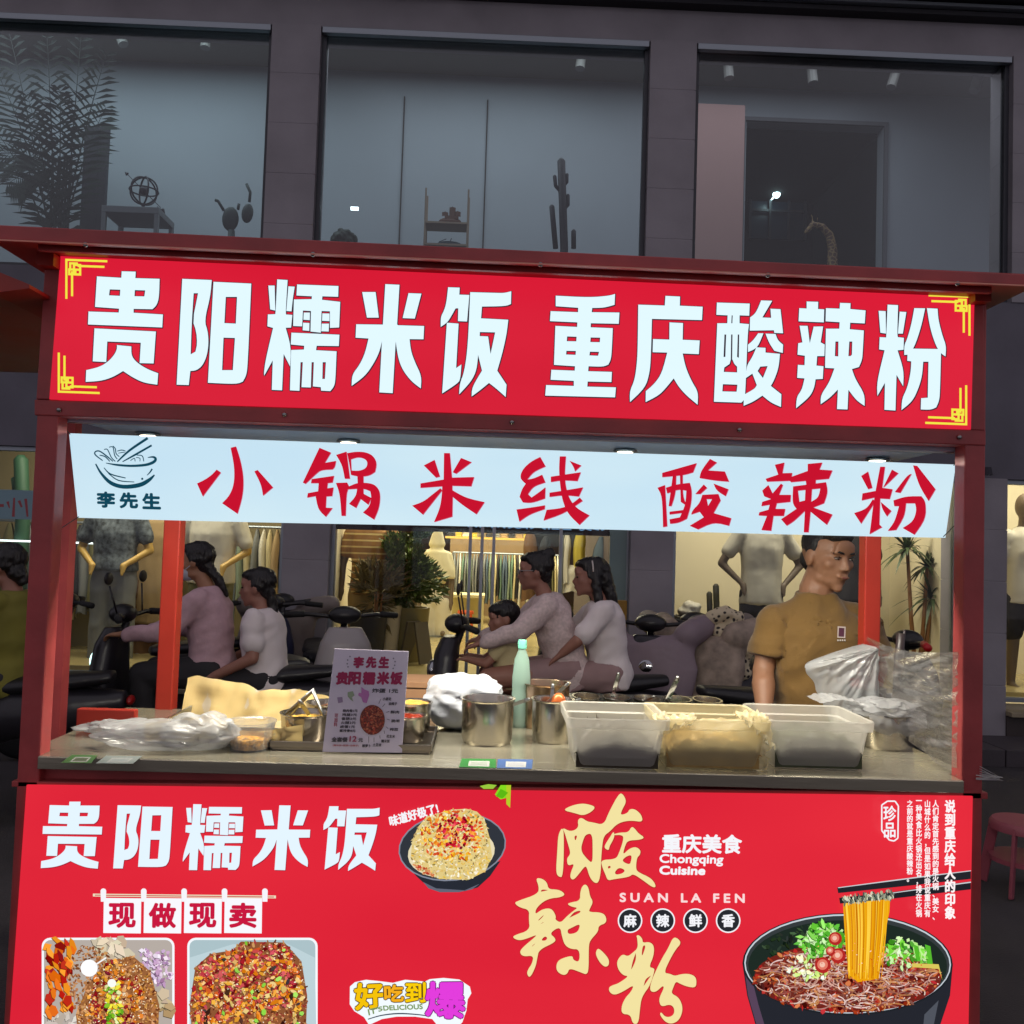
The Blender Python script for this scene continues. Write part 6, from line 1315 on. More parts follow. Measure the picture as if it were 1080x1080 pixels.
# -- big clear bag, jars and pot at the right
yb = onC(880, 776).y+.06; base = Vector((SX(884, 765, yb), yb, SZ(884, 768, yb)))
b = MB()
zt_b, zb_b = SZ(880, 681, yb), ZC+.005; xl_, xr_ = SX(846, 710, yb), SX(921, 710, yb)
OUT = [S(x, y, yb) for x, y in ((914, 680), (898, 684), (872, 692), (850, 700), (848, 708), (860, 722), (868, 742), (876, 764), (884, 782), (905, 784), (918, 780), (921, 760), (922, 735), (921, 705))]
kn_ = S(917, 682, yb); n_ = len(OUT)
def bagpt(u, v):
    f = (u*n_) % n_; i = int(f); t_ = f-i; p = OUT[i % n_].lerp(OUT[(i+1) % n_], t_); q = kn_.lerp(p, v)
    a = u*14; w = .012*noise.noise(Vector((a*1.2, v*1.2, 3)))+.006*noise.noise(Vector((a*3, v*2, 9)))+.007*noise.noise(Vector((q.x*60, q.z*60, 1)))
    return q, w
def fn(u, v):
    q, w = bagpt(u*.999, v); th = math.sqrt(max(0, 1-v*v)); return q+Vector((w*.3, -.055*th-w*(.3+th), w*.4*v))
b.grid(fn, 110, 26)
b.grid(lambda u, v: fn(u, v)*1.0+Vector((0, 2*.055*math.sqrt(max(0, 1-v*v)), 0)), 60, 14)
tag(b.build('plastic_bag', see_through('hanging_bag_plastic', (236, 240, 240), clear=.52, rough=.16, bump=.4, bscale=16, gloss=.6), None, tuple(base), smooth=True), 'big crinkled clear plastic bag hanging in front of the vendor', 'plastic bag')
c, r = potr(900, 940, 771); c.y += .02; hj = .125; t = thing('glass_jar', 'clear jar with a steel rim and red funnel cap at the right', 'jar', tuple(c))
b = MB(); b.lathe([(.001, 0), (r*.9, 0), (r, .01), (r, hj-.03), (r*.96, hj-.02)], c, 28); b.build('jar_body', see_through('jar_glass', (226, 230, 226), clear=.5, rough=.08, gloss=.6), t, auto=50)
b = MB(); b.lathe([(r*.97, hj-.03), (r*1.05, hj-.028), (r*1.07, hj), (r*.99, hj+.002), (r*.94, hj-.02)], c, 28); b.build('rim', m_steel, t, auto=40)
b = MB(); b.lathe([(.001, hj-.004), (.030, hj-.004), (.034, hj+.004), (.024, hj+.012), (.016, hj+.022), (.01, hj+.026), (.004, hj+.042), (.001, hj+.043)], (c.x-.01, c.y, c.z), 20); b.tube([(c.x-.035, c.y, c.z+hj+.004), (c.x-.048, c.y, c.z+hj+.02), (c.x-.03, c.y, c.z+hj+.026)], .003, 6); b.build('red_cap', mat('red_plastic', (206, 16, 26), .3), t, smooth=True)
t, c4, r4 = steel_pot('steel pot half wrapped in crumpled film near the right post', 918, 970, 792, .095, m_food_brn, 1.02, 'covered_pot', fill=.6)
crumple('crumpled clear film tied over the right steel pot', 0, 0, .17, .05, .15, m_bagc, 21, amp=.05, name='film_wrap', base=c4+Vector((-.005, 0, .082)))
b = MB(); b.grid(lambda u, v: c4+Vector((-.08+.16*u, -.068-.01*math.sin(v*3)+.008*noise.noise(Vector((u*9, v*6, 5))), .10-.06*v*(.6+.4*math.sin(u*3)))), 20, 10); tag(b.build('film_wrap', m_bagc, None, tuple(c4), smooth=True), 'fold of film hanging over the front of the right pot', 'plastic film')
# dark spindle (phone arm) behind the film
b = MB(); ys = .42; b.tube([S(950, 668, ys), S(948, 700, ys), S(945, 727, ys)], [.012, .015, .010], 8); b.tube([S(954, 664, ys), S(952, 690, ys)], .004, 6)
tag(b.build('hand_grip', mat('dark_grip', (44, 34, 34), .4), None, tuple(S(945, 727, ys)), smooth=True), 'dark narrow handle standing behind the stretched film', 'handle')
# cling film stretched from rear post to front post at the right
f0, f1, f2, f3 = S(915, 671, YR-.005), S(1027, 688, .06), Vector((XR-.06, .0, ZC+.004)), S(921, 760, YR-.005)
f1 = Vector((XR-PW-.002, .02, S(1025, 688, .02).z)); f2 = Vector((XR-PW-.002, .02, ZC+.003)); f3.z = ZC+.06
b = MB()
def fn(u, v):
    p = f0.lerp(f1, u).lerp(f3.lerp(f2, u), v); k = noise.noise(Vector((u*4, v*12+u*5, 2)))
    return p+Vector((-.012*math.sin(u*PI)+.012*k, .006*k, 0))+Vector((0, 0, -.02*math.sin(u*PI)*(1-v)))
b.grid(fn, 60, 50); tag(b.build('cling_film', m_film, None, tuple(f2), smooth=True), 'wide sheet of wrinkled cling film closing the right side of the stall', 'plastic film')
# stickers on the counter (their square codes are left out)
def sticker(label, q, cols):
    t = thing('counter_sticker', label, 'sticker', tuple(onC(*q[0])), 'payment stickers on the counter')
    def cp(x, y, off): return G(x, y, ZC+.0006+off)
    A = Art(cp, base=.0002)
    def sub(u0, v0, u1, v1): 
        f = lambda u, v: tuple((q[0][i]*(1-u)+q[1][i]*u)*(1-v)+(q[3][i]*(1-u)+q[2][i]*u)*v for i in (0, 1)); return [f(u0, v0), f(u1, v0), f(u1, v1), f(u0, v1)]
    A.conv(sub(0, 0, 1, 1), cols[0]); A.conv(sub(.24, .25, .82, .85), (168, 170, 166)); A.conv(sub(.30, .34, .76, .76), cols[1]); A.build('print', m_ink, t)
sticker('green payment sticker on the counter edge in the middle', [(487, 800), (523, 800.5), (523, 810), (484, 809)], ((40, 112, 48), (150, 158, 148)))
sticker('blue and white sticker right of the green one in the middle', [(525, 800.5), (562, 801), (561, 811), (524, 810)], ((62, 90, 140), (158, 160, 164)))
sticker('worn green sticker at the left end of the counter', [(76, 796), (103, 796.5), (96, 805), (64, 804.5)], ((70, 110, 60), (90, 100, 80)))
sticker('faded white sticker beside the worn green one at the left', [(112, 797), (150, 797.5), (140, 805.5), (101, 805)], ((130, 140, 136), (150, 158, 156)))
# wire tie at right post
b = MB(); 
for k in range(5): b.tube([(XR-.01, -.004, ZC+.01+.006*k), (XR+.03+.01*rg.random(), -.02, ZC+.015*rg.random()), (XR-.02, -.006, ZC+.02*rg.random())], .0012, 4)
tag(b.build('twist_of_film', m_bagc, None, (XR, 0, ZC)), 'wisp of film knotted round the right front post', 'plastic film')
# ================================================================== people
SK = mat('skin', (156, 112, 84), .5, var=.06, vscale=20, bump=.05, bscale=200)
SKD = mat('skin_dusky', (150, 104, 88), .55, var=.06, vscale=20)
m_hair = mat('black_hair', (18, 15, 16), .38, bump=.9, bscale=90, stretch=(1, 1, .12), var=.3, vscale=60)
m_eyew = mat('eye_white', (150, 140, 132), .2); m_iris = mat('dark_iris', (22, 14, 10), .1); m_lip = mat('lips', (138, 82, 68), .45)
def frame(F, U=(0, 0, 1)):
    F = Vector(F).normalized(); U = Vector(U); Rr = F.cross(U).normalized(); U = Rr.cross(F).normalized()
    return Rr, F, U
def head_prims(b, c, F, U=(0, 0, 1), k=1., neck=None, male=False):
    Rr, F, U = frame(F, U); M = Matrix((Rr, F, U)).transposed(); c = Vector(c)
    P = lambda r, f, u: c+(Rr*r+F*f+U*u)*k
    E = lambda r, f, u, s: b.ell(P(r, f, u), tuple(v*k for v in s), M, 16, 10)
    E(0, -.012, .022, (.073, .090, .086)); E(0, .022, -.028, (.061, .066, .082)); E(0, .032, -.078, (.046, .048, .030)); E(0, .066, -.102, (.019, .016, .015))
    for s_ in (-1, 1):
        E(s_*.040, .054, -.022, (.022, .022, .022)); E(s_*.043, .012, -.074, (.016, .030, .018) if not male else (.018, .034, .022)); E(s_*.074, -.006, -.012, (.009, .021, .032)); E(s_*.029, .078, .019, (.021, .010, .008)); E(s_*.010, .090, -.037, (.0085, .008, .0065))
        E(s_*.013, .088, -.062, (.014, .008, .006))
    b.cap(P(0, .080, .006), .0075*k, P(0, .100, -.032), .0095*k, 8); E(0, .085, -.067, (.019, .010, .007)); E(0, .076, .035, (.045, .014, .03))
    if neck is not None: b.cap(P(0, -.018, -.06), .052*k if male else .044*k, neck, .060*k if male else .050*k)
    return P, M
def face_parts(t, P, M, k=1., glasses=False, voff=0., lips=True):
    for s_ in (-1, 1):
        b = MB(); b.ell(P(s_*.030, .0775, -.001), (.0120*k, .0070*k, .0036*k), M, 12, 8); e = b.build('eye', m_eyew, t, smooth=True)
        b = MB(); b.ell(P(s_*.030, .0835, -.001), (.0048*k, .003*k, .0038*k), M, 10, 6); b.build('iris', m_iris, e, smooth=True)
        b = MB(); b.tube([P(s_*.047, .072, .016), P(s_*.032, .086, .022), P(s_*.015, .090, .018)], [.002*k, .0042*k, .0034*k], 6); b.build('eyebrow', m_hair, t, smooth=True)
        b = MB(); b.tube([P(s_*.044, .075, .003), P(s_*.030, .086, .0065), P(s_*.017, .083, .003)], [.0012*k, .0020*k, .0012*k], 5); b.build('eyelid', m_hair, t, smooth=True)
    if lips: b = MB(); b.tube([P(-.021, .080, -.065), P(-.008, .0925, -.063), P(.008, .0925, -.063), P(.021, .080, -.065)], [.0015*k, .0040*k, .0040*k, .0015*k], 6); b.build('lips', m_lip, t, smooth=True)
def hand_prims(b, w, d, palm, curl=.5, k=1., side=1.):
    """palm with four unequal bent fingers and a thumb from its side; d = direction, palm = palm normal"""
    w = Vector(w); d = Vector(d).normalized(); n = (Vector(palm)-d*d.dot(Vector(palm))).normalized(); s = d.cross(n)*side
    b.loft([(w, s, n, .026*k, .020*k), (w+d*.03*k, s, n, .036*k, .017*k), (w+d*.075*k, s, n, .041*k, .015*k), (w+d*.09*k, s, n, .036*k, .011*k)], 12)
    for i, (o, L) in enumerate(((-.030, .062), (-.010, .075), (.011, .070), (.031, .054))):
        p = w+d*.082*k+s*o*k; dd = d.copy(); r = .0088*k
        for j, q in enumerate((.45, .32, .23)):
            dd = (Matrix.Rotation(curl*(.5+.5*j), 3, s) @ dd) if n.dot(Matrix.Rotation(.3, 3, s) @ d) > 0 else (Matrix.Rotation(-curl*(.5+.5*j), 3, s) @ dd)
            e = p+dd*L*q*k; b.cap(p, r, e, r*.9, 8); p = e; r *= .92
    p = w+d*.022*k-s*.030*k; dd = (d*.65-s*.6+n*.35).normalized(); e = p+dd*.038*k; b.cap(p, .012*k, e, .0105*k, 8); dd = (dd+d*.5+n*.4).normalized(); b.cap(e, .0105*k, e+dd*.030*k, .0088*k, 8)

# ---- the vendor
Yv = 1.0
vd = thing('person', 'vendor in a mustard olive tee standing behind the counter looking right', 'person', (SX(868, 700, Yv), Yv, 0))
hc = S(873, 586, Yv); Fv = Vector((math.sin(math.radians(22)), -math.cos(math.radians(22)), -.13))
nk = S(861, 623, Yv+.02)
b = MB(); P, M = head_prims(b, hc, Fv, (0.04, 0, 1), 1.04, nk, True)
shL, shR = S(818, 657, Yv+.01), S(908, 657, Yv+.03); elL, wrL = S(805, 706, Yv-.01), S(806, 750, Yv-.10); elR, wrR = S(925, 705, Yv+.05), S(908, 745, Yv-.12)
b.cap(nk, .056, nk-Vector((0, 0, .08)), .060); b.cap(shL, .045, nk-Vector((.0, 0, .05)), .040); b.cap(shR, .045, nk-Vector((0, 0, .05)), .040)
cx = SX(864, 700, Yv)
X_, Y_ = Vector((1, 0, 0)), Vector((0, 1, 0)); zS = shL.z
zh = .90
b.loft([((cx, Yv+.01, zS-.02), X_, Y_, .12, .06), ((cx, Yv, zS-.12), X_, Y_, .155, .09), ((cx, Yv, zS-.30), X_, Y_, .13, .085), ((cx, Yv, zh), X_, Y_, .14, .095), ((cx, Yv, zh-.12), X_, Y_, .14, .09)])
for sh, el, wr in ((shL, elL, wrL), (shR, elR, wrR)):
    b.cap(sh, .050, el, .037); b.cap(el, .038, el.lerp(wr, .35), .038); b.cap(el.lerp(wr, .35), .042, wr, .027); hand_prims(b, wr, (wr-el), (0, -.2, -1), .45, 1., 1)
for s_ in (-1, 1):
    kn = Vector((cx+s_*.11, Yv-.02, .48)); b.cap((cx+s_*.09, Yv, zh-.06), .09, kn, .058); b.cap(kn, .058, kn+Vector((0, .01, -.14)), .060); b.cap(kn+Vector((0, .01, -.14)), .060, (cx+s_*.12, Yv+.02, .09), .036); b.cap((cx+s_*.12, Yv+.02, .07), .034, (cx+s_*.12, Yv-.12, .035), .030)
blob('body', b, SK, vd, None, .0065, 3)
face_parts(vd, P, M)
b = MB(); E = lambda r, f, u, s: b.ell(P(r, f, u), s, M, 20, 12)
E(0, -.024, .040, (.077, .088, .076)); E(0, .008, .070, (.064, .078, .036)); E(0, .040, .074, (.058, .042, .027))
for s_ in (-1, 1): E(s_*.066, -.014, .030, (.013, .034, .040))
E(0, -.07, -.02, (.055, .035, .05))
blob('hair', b, mat('short_black_hair', (22, 19, 19), .55, bump=.5, bscale=160, stretch=(1, 1, .3)), vd, None, .006, 3, .003, 60, 2)
m_tee = mat('mustard_olive_cotton', (120, 90, 42), .85, bump=.15, bscale=300, var=.06, vscale=8, sheen=.2)
b = MB()
b.loft([((nk.x, Yv+.02, nk.z-.012), X_, Y_, .066, .062), ((nk.x, Yv+.02, nk.z-.04), X_, Y_, .080, .075), ((cx, Yv+.01, zS+.03), X_, Y_, .13, .09), ((cx, Yv, zS-.03), X_, Y_, .166, .110), ((cx, Yv-.005, zS-.14), X_, Y_, .160, .120), ((cx, Yv, zS-.30), X_, Y_, .148, .112), ((cx, Yv, zh), X_, Y_, .156, .120), ((cx, Yv, zh-.10), X_, Y_, .162, .125)], 28)
for sh in (shL, shR): b.cap(nk+Vector((0, 0, -.055)), .050, sh+Vector((0, 0, -.006)), .062, 16)
for sh, el in ((shL, elL), (shR, elR)): b.cap(sh+Vector((0, 0, -.004)), .066, sh.lerp(el, .40), .066, 16); b.loft([(sh.lerp(el, .3), X_, Y_, .068, .07), (sh.lerp(el, .66), X_, Y_, .066, .07)], 18)
def fold(p, d):
    a = noise.noise(Vector((p.x*5+p.z*5, p.y*3, p.z*7-p.x*6))); a2 = noise.noise(Vector((p.x*11-p.z*9, p.y*6, p.z*8+p.x*5+9)))
    return (1-abs(a)*2.6)*.6+(1-abs(a2)*2.6)*.35
tee = blob('t_shirt', b, m_tee, vd, None, .0075, 3, .015, 9, 4, noisefn=fold)
b = MB(); b.tube([Vector((nk.x+.068*math.cos(a), Yv+.02+.064*math.sin(a), nk.z-.018+.014*math.sin(a))) for a in (2*PI*k/24 for k in range(25))], .007, 8, False); b.build('collar', m_tee, tee, smooth=True)
b = MB(); b.loft([((cx, Yv, zh-.02), X_, Y_, .165, .11), ((cx, Yv, zh-.16), X_, Y_, .17, .115)], 20)
for s_ in (-1, 1): b.cap((cx+s_*.09, Yv, zh-.1), .095, (cx+s_*.11, Yv-.02, .5), .07); b.cap((cx+s_*.11, Yv-.02, .5), .07, (cx+s_*.12, Yv+.02, .12), .055)
blob('trousers', b, CLO['black'], vd, None, .012, 2, .008, 9, 3)
from mathutils.bvhtree import BVHTree
bv = BVHTree.FromPolygons([v.co+ORG[tee] for v in tee.data.vertices], [tuple(p.vertices) for p in tee.data.polygons])
def tplane(x, y, off):
    r = ray(x, y).normalized(); h = bv.ray_cast(CAM, r); q = h[0] if h[0] else S(x, y, Yv-.12); return q-r*(.0015+off*8)
A = Art(tplane, base=.0004)
A.poly([(883.5, 660.5), (892, 661), (891.5, 673), (883, 672.5)], (206, 190, 180)); A.poly([(884.8, 662), (890.6, 662.4), (890.2, 671.6), (884.4, 671.3)], (86, 40, 60)); [A.conv([(883+i*2.4, 674.4), (884.6+i*2.4, 674.5), (884.6+i*2.4, 676.2), (883+i*2.4, 676.1)], (206, 200, 190)) for i in range(4)]
A.v and A.build('chest_badge', m_ink, tee)

# ---- riders and passengers
def person_side(label, J, Yc, topm, legm, skin, shw=.17, sleeve=.45, legcover=.95, hairstyle='pony', mask=False, glasses=False, face=(-1, -.05, -.05), k=.95, long_pts=None, bandana=False, lean=None, dirx=-1, bare_leg=False, skirt_top=0., female=True):
    Jp = {n: S(x, y, Yc) for n, (x, y) in J.items()}
    hip = Jp['hip']; neck = Jp['neck']; t = thing('person', label, 'person', (hip.x, Yc, 0)); Yv_ = Vector((0, 1, 0))
    b = MB(); P, M = head_prims(b, Jp['head'], face, (0, 0, 1), k, neck)
    up = (neck-hip).normalized(); ax = Yv_; ay = Vector((up.z, 0, -up.x))
    def tor(b, ex, z0=0., coll=True):
        f = lambda q: hip.lerp(neck, q)
        rs = [(f(-.22), ax, ay, .150+ex, .105+ex), (f(-.05), ax, ay, .160+ex, .115+ex), (f(.22), ax, ay, .135+ex*1.3, .095+ex*1.3), (f(.55), ax, ay, .145+ex, .100+ex), (f(.78), ax, ay, shw-.01+ex, .098+ex), (f(.92), ax, ay, shw-.035+ex, .075+ex), (f(1.0), ax, ay, .055+ex, .050+ex)]
        b.loft([r for i, r in enumerate(rs) if i >= z0], 22)
    tor(b, -.012)
    for s_ in (-1, 1):
        o = Yv_*s_; sh = hip.lerp(neck, .88)+o*(shw-.02)+Vector((dirx*.01, 0, 0)); el = Jp['el'+('f' if s_ > 0 and 'elf' in Jp else '')]+o*(shw+.02); ha = Jp['ha'+('f' if s_ > 0 and 'haf' in Jp else '')]+o*(J_w if False else shw*.95)
        b.cap(sh, .048*k, el, .037*k); b.cap(el, .037*k, ha, .025*k); hand_prims(b, ha, (ha-el), (0, 0, -1), .6, .9*k, -s_)
        h0 = hip+o*.085; kn = Jp['kn']+o*.11; an = Jp['an']+o*.12
        b.cap(h0, .085, kn, .056); b.cap(kn, .055, kn.lerp(an, .35), .052); b.cap(kn.lerp(an, .35), .052, an, .035); b.cap(an+Vector((0, 0, -.03)), .034, an+Vector((dirx*.14, 0, -.055)), .028)
        if s_ < 0: Sh, El, Kn, An, H0 = sh, el, kn, an, h0
        else: Sh2, El2, Kn2, An2, H02 = sh, el, kn, an, h0
    blob('body', b, skin, t, None, .0105, 2)
    b = MB(); tor(b, .012, 0)
    for sh, el in ((Sh, El), (Sh2, El2)):
        e2 = sh.lerp(el, min(1, sleeve*1.5)); b.cap(sh, .062*k, e2, .060*k)
        if sleeve > .7:
            ha = Jp['ha']+Yv_*((-1 if el is El else 1)*shw*.95); b.cap(el, .052*k, el.lerp(ha, .86), .042*k)
    top = blob('top', b, topm, t, None, .012, 2, .014, 8, J['hip'][0], noisefn=fold)
    b = MB(); f = lambda q: hip.lerp(neck, q)
    b.loft([(f(-.24), ax, ay, .165, .12), (f(-.05), ax, ay, .168, .122), (f(.08), ax, ay, .15, .11)], 20)
    for h0, kn, an in ((H0, Kn, An), (H02, Kn2, An2)):
        kk = min(1, legcover*1.6) if legcover < .6 else 1
        b.cap(h0, .10, h0.lerp(kn, kk), .075 if legcover < .6 else .07)
        if legcover >= .6: b.cap(kn, .07, kn.lerp(an, (legcover-.5)*2), .055)
    blob('bottoms', b, legm, t, None, .014, 2, .008, 9, J['hip'][0])
    for an in (An, An2):
        b = MB(); b.cap(an+Vector((-dirx*.03, 0, -.055)), .038, an+Vector((dirx*.15, 0, -.065)), .034); blob('shoe', b, CLO['black'] if legcover > .6 else CLO['white'], t, None, .012, 2)
    b = MB(); E = lambda r, f_, u, s: b.ell(P(r, f_, u), tuple(v*k for v in s), M, 18, 12)
    E(0, -.026, .038, (.081, .095, .082)); E(0, .012, .074, (.066, .074, .036)); E(0, -.055, -.02, (.062, .05, .06))
    for s_ in (-1, 1): E(s_*.068, -.020, .020, (.014, .045, .050))
    if long_pts:
        pts = [S(x, y, Yc-.01) for x, y, r in long_pts]
        for i in range(len(pts)-1): b.cap(pts[i], long_pts[i][2], pts[i+1], long_pts[i+1][2])
    if hairstyle == 'long':
        for s_ in (-1, 1): b.cap(P(s_*.07, -.02, .0), .026, P(s_*.075, -.04, -.17), .03)
    blob('hair', b, m_hair, t, None, .009, 2, .010, 34, J['head'][0])
    for s_ in (-1, 1):
        b = MB(); b.ell(P(s_*.030, .079, -.001), (.011*k, .006*k, .0055*k), M, 10, 6); b.build('eye', m_iris, t, smooth=True)
    if mask:
        b = MB(); b.ell(P(0, .045, -.062), (.058*k, .062*k, .052*k), M, 20, 12); b.ell(P(0, .085, -.045), (.026*k, .026*k, .03*k), M); o = blob('face_mask', b, mat('pale_mask', (178, 180, 190), .8), t, None, .008, 1)
        b = MB(); b.tube([P(-.058, .04, -.045), P(-.077, -.008, -.01)], .0025, 5); b.tube([P(.058, .04, -.045), P(.077, -.008, -.01)], .0025, 5); b.build('strap', MC['pale_mask'], o)
    if glasses:
        b = MB()
        for s_ in (-1, 1):
            b.tube([P(s_*.032+.021*math.cos(a), .096, .0+.018*math.sin(a)) for a in (2*PI*i/16 for i in range(17))], .0018, 5, False); b.tube([P(s_*.053, .094, .004), P(s_*.076, .0, .004)], .002, 5)
        b.tube([P(-.011, .098, .003), P(.011, .098, .003)], .0018, 5); b.build('glasses', mat('grey_metal_frame', (150, 150, 150), .3, metal=.8), t)
    if bandana:
        b = MB(); b.tube([P(.086*math.cos(a), -.008+.02*0, .03+.078*math.sin(a)) for a in (PI*.0+PI*i/14 for i in range(15))], .0045, 6); b.build('hair_band', mat('pale_band', (206, 196, 190), .5), t, smooth=True)
    return t
m_lilac = mat('dusty_pink_knit', (190, 156, 164), .85, var=.08, vscale=30, bump=.2, bscale=160)
m_wtee = mat('greyish_white_tee', (218, 208, 208), .85, var=.06)
m_check = mat('faint_checked_cotton', (204, 184, 182), .85, var=.16, vscale=60, bump=.1)
m_short = mat('pinkish_shorts', (150, 122, 122), .85, var=.1)
Yr = 2.85
person_side('rider with a ponytail and face mask in a dusty pink top', dict(head=(206, 592), neck=(219, 620), hip=(226, 706), el=(186, 664), ha=(143, 666), kn=(158, 708), an=(160, 775)), Yr, m_lilac, CLO['black'], SK, sleeve=.95, mask=True,
            long_pts=[(222, 600, .03), (231, 613, .028), (240, 628, .012)])
person_side('passenger in a white tee with a very long ponytail on the left', dict(head=(271, 619), neck=(276, 643), hip=(281, 716), el=(276, 690), ha=(228, 712), elf=(262, 686), haf=(232, 700), kn=(216, 722), an=(232, 785)), Yr+.0, m_wtee, CLO['black'], SKD, sleeve=.42,
            long_pts=[(285, 624, .03), (289, 650, .026), (291, 680, .026), (288, 700, .014)], k=.93)
person_side('rider with glasses and tied up hair in a checked shirt', dict(head=(564, 602), neck=(574, 627), hip=(600, 706), el=(548, 662), ha=(508, 675), kn=(515, 712), an=(530, 785)), Yr, m_check, m_short, SKD, sleeve=.9, legcover=.3, glasses=True,
            long_pts=[(572, 590, .05), (580, 584, .035)])
person_side('passenger with long loose hair and hairband in a white tee', dict(head=(622, 608), neck=(634, 634), hip=(642, 708), el=(606, 672), ha=(590, 686), kn=(572, 716), an=(590, 785)), Yr, m_wtee, m_short, SKD, sleeve=.5, legcover=.3, bandana=True, hairstyle='long',
            long_pts=[(636, 602, .045), (644, 630, .04), (648, 660, .034), (646, 676, .018)], k=.95)
# small child standing on the footboard
tch = thing('person', 'small dark haired child crouched in front of the rider with glasses', 'person', (SX(533, 700, Yr), Yr, .3))
b = MB(); hcc = S(530, 652, Yr); nkc = S(534, 668, Yr); P, M = head_prims(b, hcc, (-1, -.3, -.15), (0, 0, 1), .86, nkc)
b.cap(nkc, .04, nkc-Vector((0, 0, .05)), .07); b.cap(nkc-Vector((0, 0, .06)), .08, nkc+Vector((.04, 0, -.26)), .085)
for s_ in (-1, 1):
    q = nkc+Vector((-.01, s_*.08, -.06)); e = q+Vector((-.10, s_*.02, -.10)); b.cap(q, .032, e, .026); b.cap(e, .026, e+Vector((-.10, -s_*.02, .02)), .02); hand_prims(b, e+Vector((-.10, -s_*.02, .02)), (-1, 0, 0), (0, 0, -1), .6, .6, -s_)
    h = nkc+Vector((.04, s_*.05, -.26)); kn = h+Vector((-.16, s_*.02, -.04)); b.cap(h, .055, kn, .04); b.cap(kn, .04, kn+Vector((.06, 0, -.18)), .028); b.cap(kn+Vector((.05, 0, -.19)), .026, kn+Vector((-.04, 0, -.20)), .022)
blob('body', b, SKD, tch, None, .010, 2)
b = MB(); b.ell(P(0, -.024, .036), (.072, .084, .072), M); b.ell(P(0, .0, .06), (.064, .08, .04), M); b.ell(P(0, -.05, -.02), (.056, .045, .05), M); blob('hair', b, m_hair, tch, None, .008, 2, .008, 36, 5)
b = MB(); b.loft([(nkc+Vector((0, 0, -.0)), Y_, X_, .05, .045), (nkc+Vector((0, 0, -.05)), Y_, X_, .10, .075), (nkc+Vector((.02, 0, -.16)), Y_, X_, .105, .09), (nkc+Vector((.04, 0, -.30)), Y_, X_, .105, .10)], 18)
for s_ in (-1, 1): q = nkc+Vector((-.01, s_*.08, -.06)); b.cap(q, .042, q+Vector((-.05, s_*.01, -.05)), .04)
blob('top', b, CLO['cream'], tch, None, .010, 2, .006, 9)
# person at far left, cropped by the frame
Yl = 2.35
person_side('person in an olive yellow top on a scooter at the far left edge', dict(head=(4, 596), neck=(14, 624), hip=(6, 712), el=(-28, 672), ha=(-62, 676), kn=(-70, 716), an=(-60, 790)), Yl, mat('olive_yellow_top', (118, 112, 44), .85, var=.1), CLO['black'], SKD, sleeve=.5,
            long_pts=[(18, 604, .05), (24, 612, .03)])

